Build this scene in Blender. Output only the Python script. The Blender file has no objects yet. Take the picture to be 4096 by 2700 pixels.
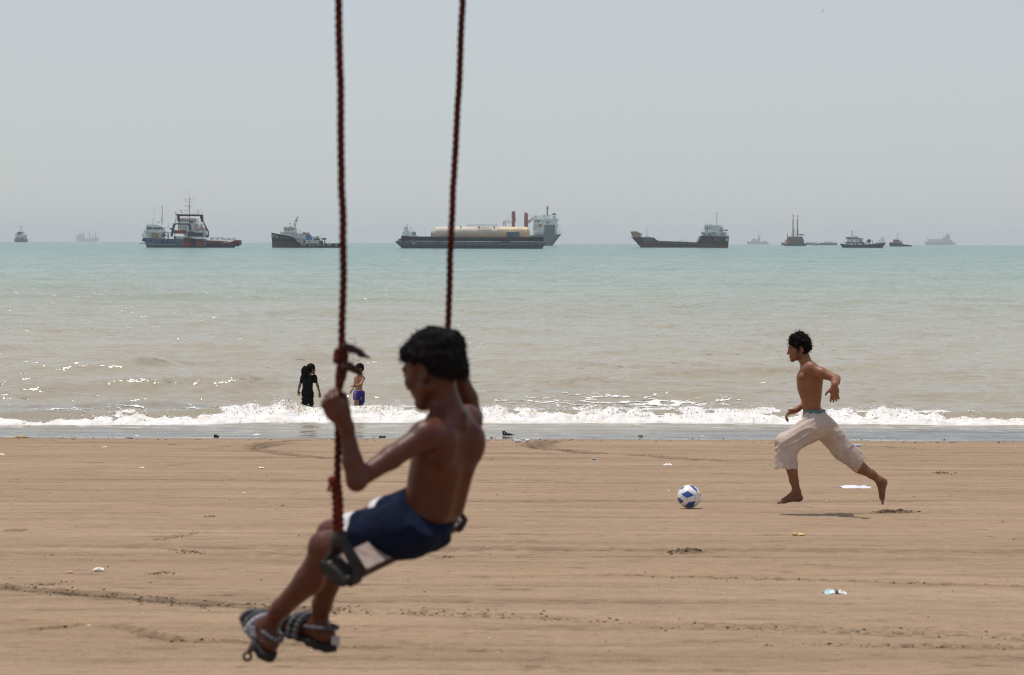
import bpy, bmesh, math, random
import numpy as np
from mathutils import Vector, Matrix

random.seed(7)
rng = np.random.default_rng(11)
C = bpy.context.scene.collection
SC = bpy.context.scene

# ------------------------------------------------------------------ camera model (photo is 4096 x 2700)
F = 7964.0                       # focal length in photo pixels (70 mm on 36 mm)
CAMZ = 2.55                      # camera height over the sand where the runner is
SEA = -1.15                      # sea level
RE = 6371000.0                   # radius of the earth: the sea curves away
PITCH = math.atan((1350 - 965.2) / F)
ROLL = 16.0 / 4096.0
_f = np.array([0, math.cos(PITCH), -math.sin(PITCH)])
_r0 = np.array([1.0, 0, 0])
_u0 = np.array([0, math.sin(PITCH), math.cos(PITCH)])
_r = _r0 * math.cos(ROLL) + _u0 * math.sin(ROLL)
_u = _u0 * math.cos(ROLL) - _r0 * math.sin(ROLL)
CAM = np.array([0, 0, CAMZ])

def P(px, py, d):
    """world point seen at photo pixel (px, py) at distance d along the view axis"""
    return CAM + d * (_f + (px - 2048) / F * _r - (py - 1350) / F * _u)

SLOPE = 0.061
def sand_z(y):
    return SLOPE * (18.7 - y)

def G(px, py):
    """where the ray through a photo pixel meets the sloping beach"""
    v = _f + (px - 2048) / F * _r - (py - 1350) / F * _u
    t = (SLOPE * 18.7 - CAMZ) / (v[2] + SLOPE * v[1])
    return CAM + t * v

def W(px, py):
    """where the ray meets the (flat, near) sea"""
    v = _f + (px - 2048) / F * _r - (py - 1350) / F * _u
    t = (SEA - CAMZ) / v[2]
    return CAM + t * v

def sea_dist(px, py):
    """distance of a water line seen at a photo pixel, on the curved sea"""
    eye = 965.8 + 16 * px / 4096 - 8.6
    a = max((py - eye) / F, 1.1e-3)
    H = CAMZ - SEA
    # H/d + d/2R = a
    disc = max(a * a - 2 * H / RE, 0)
    return (a - math.sqrt(disc)) * RE

# ------------------------------------------------------------------ noise
def _tab(seed, n):
    return np.random.default_rng(seed).random(n).astype(np.float32)
def vn2(x, y, seed=0):
    n = 256
    t = _tab(seed, n * n).reshape(n, n)
    xi = np.floor(x).astype(np.int64); yi = np.floor(y).astype(np.int64)
    fx = (x - xi); fy = (y - yi)
    fx = fx * fx * (3 - 2 * fx); fy = fy * fy * (3 - 2 * fy)
    a = t[xi % n, yi % n]; b = t[(xi + 1) % n, yi % n]
    c = t[xi % n, (yi + 1) % n]; d = t[(xi + 1) % n, (yi + 1) % n]
    return (a * (1 - fx) + b * fx) * (1 - fy) + (c * (1 - fx) + d * fx) * fy
def fbm2(x, y, seed=0, octaves=4, gain=0.5):
    s = 0; a = 1; tot = 0
    for o in range(octaves):
        s = s + a * (vn2(x, y, seed + o) - 0.5) * 2; tot += a
        x = x * 2.03 + 17.1; y = y * 2.03 + 5.3; a *= gain
    return s / tot
def vn3(p, seed=0):
    n = 48
    t = _tab(seed, n ** 3).reshape(n, n, n)
    i = np.floor(p).astype(np.int64); f = p - i
    f = f * f * (3 - 2 * f)
    out = 0
    for dx in (0, 1):
        wx = f[:, 0] if dx else 1 - f[:, 0]
        for dy in (0, 1):
            wy = f[:, 1] if dy else 1 - f[:, 1]
            for dz in (0, 1):
                wz = f[:, 2] if dz else 1 - f[:, 2]
                out = out + wx * wy * wz * t[(i[:, 0] + dx) % n, (i[:, 1] + dy) % n, (i[:, 2] + dz) % n]
    return (out - 0.5) * 2

# ------------------------------------------------------------------ materials
def nmat(name):
    m = bpy.data.materials.new(name); m.use_nodes = True
    return m, m.node_tree.nodes, m.node_tree.links, m.node_tree.nodes['Principled BSDF']

def mat(name, col, rough=0.6, var=0.15, scale=6.0, spec=0.3, bump=0.0, bscale=40.0, dirt=None, dirt_amt=0.5, metal=0.0, coord='Object', stretch=(1, 1, 1)):
    """principled material whose colour wanders a little; dirt = a second colour in noise patches"""
    m, N, L, b = nmat(name)
    tc = N.new('ShaderNodeTexCoord'); mp = N.new('ShaderNodeMapping'); mp.inputs['Scale'].default_value = stretch
    L.new(tc.outputs[coord], mp.inputs['Vector'])
    n = N.new('ShaderNodeTexNoise'); n.inputs['Scale'].default_value = scale; n.inputs['Detail'].default_value = 6
    L.new(mp.outputs[0], n.inputs['Vector'])
    r = N.new('ShaderNodeValToRGB')
    lo = [max(0, c * (1 - var)) for c in col]; hi = [min(1, c * (1 + var)) for c in col]
    r.color_ramp.elements[0].position = 0.3; r.color_ramp.elements[0].color = (*lo, 1)
    r.color_ramp.elements[1].position = 0.7; r.color_ramp.elements[1].color = (*hi, 1)
    L.new(n.outputs['Fac'], r.inputs[0])
    out = r.outputs[0]
    if dirt is not None:
        n2 = N.new('ShaderNodeTexNoise'); n2.inputs['Scale'].default_value = scale * 0.6; n2.inputs['Detail'].default_value = 8
        n2.inputs['Roughness'].default_value = 0.7
        L.new(mp.outputs[0], n2.inputs['Vector'])
        r2 = N.new('ShaderNodeValToRGB'); r2.color_ramp.elements[0].position = 0.48; r2.color_ramp.elements[1].position = 0.68
        r2.color_ramp.elements[1].color = (dirt_amt,) * 3 + (1,)
        L.new(n2.outputs['Fac'], r2.inputs[0])
        mx = N.new('ShaderNodeMix'); mx.data_type = 'RGBA'
        L.new(r2.outputs[0], mx.inputs['Factor']); L.new(out, mx.inputs[6]); mx.inputs[7].default_value = (*dirt, 1)
        out = mx.outputs[2]
    L.new(out, b.inputs['Base Color'])
    b.inputs['Roughness'].default_value = rough
    b.inputs['Specular IOR Level'].default_value = spec
    b.inputs['Metallic'].default_value = metal
    if bump > 0:
        n3 = N.new('ShaderNodeTexNoise'); n3.inputs['Scale'].default_value = bscale; n3.inputs['Detail'].default_value = 5
        L.new(mp.outputs[0], n3.inputs['Vector'])
        bp = N.new('ShaderNodeBump'); bp.inputs['Strength'].default_value = bump; bp.inputs['Distance'].default_value = 0.01
        L.new(n3.outputs['Fac'], bp.inputs['Height']); L.new(bp.outputs[0], b.inputs['Normal'])
    return m

def attr_mat(name, rough=0.5, spec=0.35, var=0.12, scale=30.0, bump=0.15, bscale=120.0, sheen=0.0, sss=0.0):
    """principled material that takes its base colour from the mesh's 'col' attribute, mottled"""
    m, N, L, b = nmat(name)
    a = N.new('ShaderNodeAttribute'); a.attribute_name = 'col'
    tc = N.new('ShaderNodeTexCoord')
    n = N.new('ShaderNodeTexNoise'); n.inputs['Scale'].default_value = scale; n.inputs['Detail'].default_value = 5
    L.new(tc.outputs['Object'], n.inputs['Vector'])
    mr = N.new('ShaderNodeMapRange'); mr.inputs[1].default_value = 0.25; mr.inputs[2].default_value = 0.75
    mr.inputs[3].default_value = 1 - var; mr.inputs[4].default_value = 1 + var
    L.new(n.outputs['Fac'], mr.inputs[0])
    mx = N.new('ShaderNodeVectorMath'); mx.operation = 'SCALE'
    L.new(a.outputs['Color'], mx.inputs[0]); L.new(mr.outputs[0], mx.inputs['Scale'])
    L.new(mx.outputs[0], b.inputs['Base Color'])
    b.inputs['Roughness'].default_value = rough
    b.inputs['Specular IOR Level'].default_value = spec
    if sheen: b.inputs['Sheen Weight'].default_value = sheen
    if sss:
        b.inputs['Subsurface Weight'].default_value = sss
        b.inputs['Subsurface Radius'].default_value = (0.012, 0.005, 0.003)
        b.inputs['Subsurface Scale'].default_value = 0.5
    if bump:
        n3 = N.new('ShaderNodeTexNoise'); n3.inputs['Scale'].default_value = bscale; n3.inputs['Detail'].default_value = 4
        L.new(tc.outputs['Object'], n3.inputs['Vector'])
        bp = N.new('ShaderNodeBump'); bp.inputs['Strength'].default_value = bump; bp.inputs['Distance'].default_value = 0.004
        L.new(n3.outputs['Fac'], bp.inputs['Height']); L.new(bp.outputs[0], b.inputs['Normal'])
    return m

# ------------------------------------------------------------------ objects
def tag(o, label=None, cat=None, group=None, kind=None):
    if label: o['label'] = label
    if cat: o['category'] = cat
    if group: o['group'] = group
    if kind: o['kind'] = kind
    return o

def empty(name, loc, label=None, cat=None, group=None):
    o = bpy.data.objects.new(name, None); C.objects.link(o)
    o.location = [float(c) for c in loc]
    o.empty_display_size = 0.1
    return tag(o, label, cat, group)

def fast_mesh(name, V, faces, mats, parent=None, loc=(0, 0, 0), col=None, smooth=True, mi=None):
    """faces: (n,k) int array (all quads or all triangles)"""
    V = np.asarray(V, np.float32); faces = np.asarray(faces, np.int32)
    me = bpy.data.meshes.new(name)
    me.vertices.add(len(V)); me.vertices.foreach_set('co', V.ravel())
    k = faces.shape[1]
    me.loops.add(faces.size); me.loops.foreach_set('vertex_index', faces.ravel())
    me.polygons.add(len(faces))
    me.polygons.foreach_set('loop_start', np.arange(0, faces.size, k, dtype=np.int32))
    if mi is not None: me.polygons.foreach_set('material_index', np.asarray(mi, np.int32))
    me.update(calc_edges=True); me.validate()
    if smooth: me.polygons.foreach_set('use_smooth', np.ones(len(me.polygons), bool))
    if not isinstance(mats, (list, tuple)): mats = [mats]
    for m in mats: me.materials.append(m)
    if col is not None:
        at = me.attributes.new('col', 'FLOAT_COLOR', 'POINT')
        c4 = np.ones((len(V), 4), np.float32); c4[:, :3] = col
        at.data.foreach_set('color', c4.ravel())
    o = bpy.data.objects.new(name, me); C.objects.link(o)
    o.location = [float(c) for c in loc]
    if parent is not None: o.parent = parent
    return o

class MB:
    """collects simple shapes and links them as one mesh object"""
    def __init__(s): s.v = []; s.f = []; s.m = []; s.mi = 0; s.sm = []
    def face(s, idx, sm=False): s.f.append(tuple(idx)); s.m.append(s.mi); s.sm.append(sm)
    def add(s, vs):
        b = len(s.v); s.v.extend([tuple(float(c) for c in v) for v in vs]); return b
    def box(s, x0, x1, y0, y1, z0, z1):
        b = s.add([(x0, y0, z0), (x1, y0, z0), (x1, y1, z0), (x0, y1, z0), (x0, y0, z1), (x1, y0, z1), (x1, y1, z1), (x0, y1, z1)])
        for q in ((0, 3, 2, 1), (4, 5, 6, 7), (0, 1, 5, 4), (1, 2, 6, 5), (2, 3, 7, 6), (3, 0, 4, 7)): s.face([b + i for i in q])
    def prism(s, pts, y0, y1):
        """pts: outline in x, z; extruded along y"""
        n = len(pts)
        b = s.add([(p[0], y0, p[1]) for p in pts] + [(p[0], y1, p[1]) for p in pts])
        s.face([b + i for i in range(n)]); s.face([b + n + i for i in range(n - 1, -1, -1)])
        for i in range(n):
            j = (i + 1) % n
            s.face([b + i, b + n + i, b + n + j, b + j])
    def tube(s, p, q, r, r2=None, n=7, cap=True, sm=True):
        p = Vector([float(c) for c in p]); q = Vector([float(c) for c in q]); r2 = r if r2 is None else r2
        d = (q - p)
        if d.length < 1e-9: return
        d.normalize(); a = d.orthogonal().normalized(); c = d.cross(a)
        b = len(s.v)
        for k, (o, rr) in enumerate(((p, r), (q, r2))):
            s.add([o + (a * math.cos(t) + c * math.sin(t)) * rr for t in [2 * math.pi * i / n for i in range(n)]])
        for i in range(n):
            j = (i + 1) % n; s.face([b + i, b + j, b + n + j, b + n + i], sm)
        if cap: s.face([b + i for i in range(n - 1, -1, -1)]); s.face([b + n + i for i in range(n)])
    def path(s, pts, r, n=7, closed=False):
        for a, c in zip(pts[:-1], pts[1:]): s.tube(a, c, r, n=n)
        if closed: s.tube(pts[-1], pts[0], r, n=n)
    def torus(s, c, R, r, axis=(0, 1, 0), n=16, k=7):
        ax = Vector(axis).normalized(); a = ax.orthogonal().normalized(); e = ax.cross(a); c = Vector([float(x) for x in c])
        b = len(s.v)
        for i in range(n):
            t = 2 * math.pi * i / n; dr = a * math.cos(t) + e * math.sin(t)
            s.add([c + dr * (R + r * math.cos(u)) + ax * (r * math.sin(u)) for u in [2 * math.pi * j / k for j in range(k)]])
        for i in range(n):
            for j in range(k):
                s.face([b + i * k + j, b + ((i + 1) % n) * k + j, b + ((i + 1) % n) * k + (j + 1) % k, b + i * k + (j + 1) % k], True)
    def ball(s, c, r, nu=10, nv=7, sq=(1, 1, 1)):
        b = len(s.v)
        for j in range(nv + 1):
            ph = math.pi * j / nv
            s.add([(c[0] + r * sq[0] * math.sin(ph) * math.cos(2 * math.pi * i / nu), c[1] + r * sq[1] * math.sin(ph) * math.sin(2 * math.pi * i / nu), c[2] + r * sq[2] * math.cos(ph)) for i in range(nu)])
        for j in range(nv):
            for i in range(nu):
                i2 = (i + 1) % nu
                s.face([b + j * nu + i, b + (j + 1) * nu + i, b + (j + 1) * nu + i2, b + j * nu + i2], True)
    def loft(s, rings, closed=True, cap=True, sm=True):
        n = len(rings[0]); b = len(s.v)
        for r in rings: s.add(r)
        for k in range(len(rings) - 1):
            for i in range(n if closed else n - 1):
                j = (i + 1) % n
                s.face([b + k * n + i, b + k * n + j, b + (k + 1) * n + j, b + (k + 1) * n + i], sm)
        if cap:
            s.face([b + i for i in range(n - 1, -1, -1)]); e = b + (len(rings) - 1) * n; s.face([e + i for i in range(n)])
    def build(s, name, mats, parent=None, loc=(0, 0, 0), bevel=0.0):
        me = bpy.data.meshes.new(name)
        me.from_pydata(s.v, [], s.f)
        if not isinstance(mats, (list, tuple)): mats = [mats]
        for m in mats: me.materials.append(m)
        me.polygons.foreach_set('material_index', s.m)
        me.polygons.foreach_set('use_smooth', s.sm)
        bm = bmesh.new(); bm.from_mesh(me); bmesh.ops.recalc_face_normals(bm, faces=bm.faces); bm.to_mesh(me); bm.free()
        me.update()
        o = bpy.data.objects.new(name, me); C.objects.link(o); o.location = [float(c) for c in loc]
        if parent is not None: o.parent = parent
        if bevel:
            md = o.modifiers.new('bevel', 'BEVEL'); md.width = bevel; md.segments = 2; md.limit_method = 'ANGLE'
        return o

# ------------------------------------------------------------------ signed-distance modelling for bodies and cloth
def nrm(v):
    v = np.asarray(v, float); return v / np.linalg.norm(v)

class Field:
    def __init__(s, lo, hi, h):
        s.lo = np.asarray(lo, float); s.h = h
        s.n = np.ceil((np.asarray(hi, float) - s.lo) / h).astype(int) + 1
        s.f = np.full(s.n, 0.12, np.float32)
    def win(s, lo, hi):
        i0 = np.clip(np.floor((lo - s.lo) / s.h).astype(int), 0, s.n - 1)
        i1 = np.clip(np.ceil((hi - s.lo) / s.h).astype(int) + 1, 1, s.n)
        ax = [s.lo[k] + s.h * np.arange(i0[k], i1[k]) for k in range(3)]
        sl = tuple(slice(i0[k], i1[k]) for k in range(3))
        return sl, ax[0][:, None, None], ax[1][None, :, None], ax[2][None, None, :]
    def _mix(s, sl, d, k, mode):
        a = s.f[sl]; d = d.astype(np.float32)
        if mode == 'sub':
            d = -d
            h = np.maximum(k - np.abs(a - d), 0) / max(k, 1e-6)
            s.f[sl] = np.maximum(a, d) + h * h * k * 0.25
        else:
            h = np.maximum(k - np.abs(a - d), 0) / max(k, 1e-6)
            s.f[sl] = np.minimum(a, d) - h * h * k * 0.25
    def cone(s, a, b, r1, r2, k=0.02, mode='add', cuts=(), inner=None):
        a = np.asarray(a, float); b = np.asarray(b, float)
        m = max(r1, r2) + k + 4 * s.h
        sl, X, Y, Z = s.win(np.minimum(a, b) - m, np.maximum(a, b) + m)
        d = b - a; L2 = d @ d + 1e-12
        t = np.clip(((X - a[0]) * d[0] + (Y - a[1]) * d[1] + (Z - a[2]) * d[2]) / L2, 0, 1)
        q = np.sqrt((X - a[0] - t * d[0]) ** 2 + (Y - a[1] - t * d[1]) ** 2 + (Z - a[2] - t * d[2]) ** 2)
        D = q - (r1 + (r2 - r1) * t)
        if inner: D = np.maximum(D, -(D + inner))
        for (p, n) in cuts:
            n = nrm(n); D = np.maximum(D, (X - p[0]) * n[0] + (Y - p[1]) * n[1] + (Z - p[2]) * n[2])
        s._mix(sl, D, k, mode)
    def chain(s, pts, rs, k=0.02):
        for i in range(len(pts) - 1): s.cone(pts[i], pts[i + 1], rs[i], rs[i + 1], k)
    def ell(s, c, rad, axes=None, k=0.02, mode='add', cuts=()):
        c = np.asarray(c, float); rad = np.asarray(rad, float)
        A = np.eye(3) if axes is None else np.asarray([nrm(x) for x in axes])
        m = rad.max() + k + 4 * s.h
        sl, X, Y, Z = s.win(c - m, c + m)
        X = X - c[0]; Y = Y - c[1]; Z = Z - c[2]
        q = [A[i, 0] * X + A[i, 1] * Y + A[i, 2] * Z for i in range(3)]
        k0 = np.sqrt(sum((q[i] / rad[i]) ** 2 for i in range(3))); k1 = np.sqrt(sum((q[i] / rad[i] ** 2) ** 2 for i in range(3)))
        D = np.where(k1 > 1e-6, k0 * (k0 - 1) / np.maximum(k1, 1e-6), -rad.min())
        for (p, n) in cuts:
            n = nrm(n); p = np.asarray(p, float) - c; D = np.maximum(D, (X - p[0]) * n[0] + (Y - p[1]) * n[1] + (Z - p[2]) * n[2])
        s._mix(sl, D, k, mode)
    def cut(s, p, n):
        sl, X, Y, Z = s.win(s.lo, s.lo + s.n * s.h)
        n = nrm(n)
        s.f = np.maximum(s.f, ((X - p[0]) * n[0] + (Y - p[1]) * n[1] + (Z - p[2]) * n[2]).astype(np.float32))
    def mesh(s):
        f = s.f; S = f < 0
        c = np.zeros(tuple(np.array(f.shape) - 1), np.int8)
        for dx in (0, 1):
            for dy in (0, 1):
                for dz in (0, 1):
                    c += S[dx:f.shape[0] - 1 + dx, dy:f.shape[1] - 1 + dy, dz:f.shape[2] - 1 + dz]
        mixed = (c > 0) & (c < 8)
        idx = np.full(c.shape, -1, np.int32); cells = np.argwhere(mixed); idx[mixed] = np.arange(len(cells))
        acc = np.zeros((len(cells), 3)); cnt = np.zeros(len(cells))
        cor = [(0, 0, 0), (1, 0, 0), (0, 1, 0), (1, 1, 0), (0, 0, 1), (1, 0, 1), (0, 1, 1), (1, 1, 1)]
        val = [f[cells[:, 0] + o[0], cells[:, 1] + o[1], cells[:, 2] + o[2]] for o in cor]
        for i in range(8):
            for ax in range(3):
                if cor[i][ax] == 0:
                    o = list(cor[i]); o[ax] = 1; j = cor.index(tuple(o))
                    m = (val[i] < 0) != (val[j] < 0)
                    t = val[i][m] / (val[i][m] - val[j][m])
                    p = np.tile(np.array(cor[i], float), (m.sum(), 1)); p[:, ax] += t
                    acc[m] += p; cnt[m] += 1
        V = s.lo + s.h * (cells + acc / np.maximum(cnt, 1)[:, None])
        faces = []
        for ax in range(3):
            o = [a for a in range(3) if a != ax]
            s0 = [slice(None)] * 3; s1 = [slice(None)] * 3
            s0[ax] = slice(0, -1); s1[ax] = slice(1, None)
            for a in o: s0[a] = slice(1, -1); s1[a] = slice(1, -1)
            A = S[tuple(s0)]; B = S[tuple(s1)]
            e = np.argwhere(A != B); flip = A[A != B]
            off = np.zeros(3, int); off[o[0]] = 1; off[o[1]] = 1
            e = e + off
            q = []
            for (da, db) in ((0, 0), (-1, 0), (-1, -1), (0, -1)):
                g = e.copy(); g[:, o[0]] += da; g[:, o[1]] += db
                q.append(idx[g[:, 0], g[:, 1], g[:, 2]])
            q = np.stack(q, 1)
            fl = flip if ax != 1 else ~flip
            q[~fl] = q[~fl][:, ::-1]
            faces.append(q)
        Fc = np.concatenate(faces); Fc = Fc[(Fc >= 0).all(1)]
        return V, Fc

def relax(V, Fc, it=2, lam=0.5):
    for _ in range(it):
        acc = np.zeros_like(V); cnt = np.zeros(len(V))
        for a, b in ((0, 1), (1, 2), (2, 3), (3, 0)):
            np.add.at(acc, Fc[:, a], V[Fc[:, b]]); np.add.at(cnt, Fc[:, a], 1)
            np.add.at(acc, Fc[:, b], V[Fc[:, a]]); np.add.at(cnt, Fc[:, b], 1)
        V = V + lam * (acc / np.maximum(cnt, 1)[:, None] - V)
    return V
def vnormals(V, Fc):
    n = np.cross(V[Fc[:, 2]] - V[Fc[:, 0]], V[Fc[:, 3]] - V[Fc[:, 1]])
    N = np.zeros_like(V)
    for k in range(4): np.add.at(N, Fc[:, k], n)
    return N / np.maximum(np.linalg.norm(N, axis=1), 1e-12)[:, None]
# ================================================================== camera, light, air
cam = bpy.data.cameras.new('camera'); co = bpy.data.objects.new('camera', cam); C.objects.link(co)
M = Matrix(((_r[0], _u[0], -_f[0], 0), (_r[1], _u[1], -_f[1], 0), (_r[2], _u[2], -_f[2], CAMZ), (0, 0, 0, 1)))
co.matrix_world = M
cam.lens = 36 * F / 4096; cam.sensor_width = 36; cam.clip_start = 0.1; cam.clip_end = 60000
cam.dof.use_dof = True; cam.dof.focus_distance = 38.0; cam.dof.aperture_fstop = 5.4
SC.camera = co

SUN = nrm((-0.21, 0.13, 0.97))
sun_el = math.asin(SUN[2]); sun_az = math.atan2(SUN[0], SUN[1])
w = bpy.data.worlds.new('World'); SC.world = w; w.use_nodes = True
N = w.node_tree.nodes; L = w.node_tree.links
sky = N.new('ShaderNodeTexSky'); sky.sky_type = 'NISHITA'; sky.sun_disc = False
sky.sun_elevation = sun_el; sky.sun_rotation = sun_az
sky.altitude = 0; sky.air_density = 1.0; sky.dust_density = 1.6; sky.ozone_density = 1.5
# a milky, dust-laden sky: the clear-air gradient mostly veiled by an even pale grey
vm = N.new('ShaderNodeMix'); vm.data_type = 'RGBA'; 
# the veil thins towards the zenith, where one looks through less dust
tcw = N.new('ShaderNodeTexCoord'); spw = N.new('ShaderNodeSeparateXYZ'); L.new(tcw.outputs['Generated'], spw.inputs[0])
vf = N.new('ShaderNodeMapRange'); vf.interpolation_type = 'SMOOTHSTEP'; vf.inputs[1].default_value = 0.10; vf.inputs[2].default_value = 0.75; vf.inputs[3].default_value = 0.82; vf.inputs[4].default_value = 0.25
L.new(spw.outputs['Z'], vf.inputs[0]); L.new(vf.outputs[0], vm.inputs[0])
vm.inputs[7].default_value = (3.70, 3.90, 4.00, 1)
L.new(sky.outputs[0], vm.inputs[6])
bg = N['Background']; L.new(vm.outputs[2], bg.inputs[0]); bg.inputs[1].default_value = 0.15
sl = bpy.data.lights.new('sun', 'SUN'); sl.energy = 3.25; sl.angle = math.radians(0.53); sl.color = (1, 0.955, 0.89)
so = bpy.data.objects.new('sun', sl); C.objects.link(so)
so.rotation_euler = Vector(SUN).to_track_quat('Z', 'Y').to_euler()
so.location = (-5, 10, 60)
SC.view_settings.view_transform = 'Standard'; SC.view_settings.look = 'None'
SC.view_settings.exposure = 0.0; SC.view_settings.gamma = 1.0
SC.render.engine = 'CYCLES'
SC.cycles.use_denoising = True; SC.cycles.filter_width = 1.15
SC.cycles.max_bounces = 6; SC.cycles.diffuse_bounces = 3; SC.cycles.glossy_bounces = 3; SC.cycles.volume_bounces = 0
SC.cycles.sample_clamp_indirect = 8

# the hazy air over the beach and the roads, round everything
hm = bpy.data.materials.new('haze'); hm.use_nodes = True
hn = hm.node_tree.nodes; hn.remove(hn['Principled BSDF'])
pv = hn.new('ShaderNodeVolumePrincipled'); pv.inputs['Color'].default_value = (0.92, 0.99, 0.985, 1)
pv.inputs['Density'].default_value = 1.0e-4; pv.inputs['Anisotropy'].default_value = 0.0
hm.node_tree.links.new(pv.outputs[0], hn['Material Output'].inputs['Volume'])
hb = MB(); hb.box(-9000, 9000, -400, 19000, -45, 75)
tag(hb.build('haze', hm), kind='stuff')

# ================================================================== beach
def polyline_dist(x, y, pts):
    best = np.full(x.shape, 1e9); along = np.zeros(x.shape); acc = 0
    for (x0, y0), (x1, y1) in zip(pts[:-1], pts[1:]):
        dx, dy = x1 - x0, y1 - y0; L2 = dx * dx + dy * dy + 1e-12; Ln = math.sqrt(L2)
        t = np.clip(((x - x0) * dx + (y - y0) * dy) / L2, 0, 1)
        d = np.hypot(x - x0 - t * dx, y - y0 - t * dy)
        sgn = np.sign((x - x0) * dy - (y - y0) * dx)
        m = d < np.abs(best); best = np.where(m, d * np.where(sgn == 0, 1, sgn), best); along = np.where(m, acc + t * Ln, along)
        acc += Ln
    return best, along, acc
def smooth_poly(pts, n=8):
    pts = [np.array(p[:2], float) for p in pts]; out = []
    P0 = [2 * pts[0] - pts[1]] + pts + [2 * pts[-1] - pts[-2]]
    for i in range(1, len(P0) - 2):
        for k in range(n):
            t = k / n; a, b, c, d = P0[i - 1], P0[i], P0[i + 1], P0[i + 2]
            out.append(0.5 * ((2 * b) + (c - a) * t + (2 * a - 5 * b + 4 * c - d) * t * t + (3 * b - a - 3 * c + d) * t ** 3))
    out.append(pts[-1]); return out

NU, NV = 1150, 760
inv = np.linspace(1 / 8.3, 1 / 41.0, NV)
ys = np.concatenate([[-60, -30, -15, -8, -3, 0, 2, 4, 5.5, 7, 7.8], 1 / inv, [42, 43, 44.5, 46, 48, 52, 58, 66, 80, 120, 200]])
us = np.linspace(-0.33, 0.33, NU)
us = np.concatenate([[-30, -12, -5, -2.5, -1.4, -0.9, -0.6, -0.48, -0.4, -0.36], us, [0.36, 0.4, 0.48, 0.6, 0.9, 1.4, 2.5, 5, 12, 30]])
YY, UU = np.meshgrid(ys, us, indexing='ij')
XX = UU * np.maximum(YY, 8.3)
x = XX.ravel(); y = YY.ravel()
z = sand_z(y)
z = np.where(y > 60, sand_z(60.0) - 0.02 * (y - 60), z)
tone = np.ones_like(x)
near = (np.abs(UU.ravel()) <= 0.34) & (y > 8) & (y < 41.5)
xn, yn = x[near], y[near]
hn_ = 0.018 * fbm2(xn / 4, yn / 2.2, 3, 3)
hn_ = hn_ + 0.013 * fbm2(xn / 2.6, yn / 0.34, 9, 3) * (0.5 + 0.5 * vn2(xn / 5, yn / 3, 61))
hn_ = hn_ + 0.0075 * fbm2(xn / 0.9, yn / 0.11, 15, 3)
hn_ = hn_ + 0.003 * fbm2(xn / 0.07, yn / 0.07, 21, 2)
# long narrow ruts left by wheels and water, running with the shore
rut = vn2(xn / 9 + 3, yn / 0.22 + 0.08 * np.sin(xn / 3), 31)
rut2 = vn2(xn / 5 + 8, (yn + 0.02 * xn) / 0.13, 33)
patch = np.clip(vn2(xn / 3.1, yn / 1.3, 35) * 2.2 - 0.75, 0, 1)
crack = np.clip((rut - 0.74) / 0.2, 0, 1) + 0.8 * np.clip((rut2 - 0.76) / 0.2, 0, 1) * patch
crumble = 0.35 + 0.65 * np.clip(vn2(xn / 0.09, yn / 0.09, 37) * 1.7 - 0.35, 0, 1)
hn_ = hn_ - 0.020 * crack * crumble
t_ = 1 - 0.34 * crack * crumble
t_ = t_ * (1 + 0.13 * fbm2(xn / 7, yn / 0.5, 41, 4) + 0.12 * fbm2(xn / 1.4, yn / 0.13, 45, 3) + 0.07 * fbm2(xn / 0.05, yn / 0.06, 47, 2))

def track(px_pts, width, depth, dark, seed, tread=0.0, ragged=0.6, ends=True, whole=0.0):
    global hn_, t_
    pts = smooth_poly([G(*p) for p in px_pts])
    A = np.array(pts); lo = A.min(0) - width * 3; hi = A.max(0) + width * 3
    m = (xn > lo[0]) & (xn < hi[0]) & (yn > lo[1]) & (yn < hi[1])
    if not m.any(): return
    X, Y = xn[m], yn[m]
    d, s, tot = polyline_dist(X, Y, pts)
    wob = width * (1 + 0.35 * fbm2(s / 0.5, s * 0 + seed, seed, 3))
    q = np.abs(d) / wob
    prof = np.clip(1 - q * q, 0, 1); rim = np.exp(-((q - 1.15) / 0.28) ** 2)
    lump = 1 - ragged + ragged * np.clip((.6 * vn2(X / 0.06, Y / 0.06, seed + 5) + .4 * vn2(X / 0.025, Y / 0.03, seed + 6)) * 2.6 - 0.7, 0, 1.2)
    gaps = np.clip(vn2(s / 1.7, s * 0 + 3.3, seed + 9) * 2.6 - 0.35, 0, 1)
    gaps = gaps + (1 - gaps) * whole
    if ends: gaps = gaps * np.clip(s / 0.6, 0, 1) * np.clip((tot - s) / 0.6, 0, 1)
    tr = 1.0
    if tread: tr = 0.55 + 0.45 * np.sign(np.sin(s / tread * 2 * math.pi) * np.sin(d / tread * 3))
    hn_[m] += gaps * (-depth * prof * lump * tr + depth * 0.5 * rim * lump)
    t_[m] *= 1 - dark * gaps * np.clip(prof * tr + 0.6 * rim, 0, 1) * lump

track([(-300, 2310), (0, 2350), (430, 2382), (760, 2412), (1080, 2434), (1280, 2442)], 0.085, 0.012, 0.72, 201, ragged=0.5, ends=False, whole=.9)
track([(1250, 2441), (1500, 2446), (2000, 2462), (2700, 2500), (3300, 2522), (4096, 2552), (4600, 2570)], 0.10, 0.009, 0.40, 211, tread=0.11, ragged=0.8)
track([(-200, 2545), (160, 2526), (360, 2507), (520, 2525), (700, 2562), (1000, 2570), (1500, 2590), (2100, 2612), (2700, 2632)], 0.055, 0.018, 0.40, 221, whole=.5)
track([(2300, 2290), (2700, 2302), (3000, 2312), (3500, 2325), (4096, 2336), (4500, 2342)], 0.04, 0.014, 0.5, 231, whole=.6)
track([(2500, 2385), (2750, 2380), (3000, 2374), (3200, 2366)], 0.035, 0.012, 0.26, 241)
track([(3000, 2575), (3300, 2582), (3600, 2586), (4096, 2594), (4500, 2600)], 0.05, 0.014, 0.45, 251, tread=0.1, whole=.5)
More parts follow.
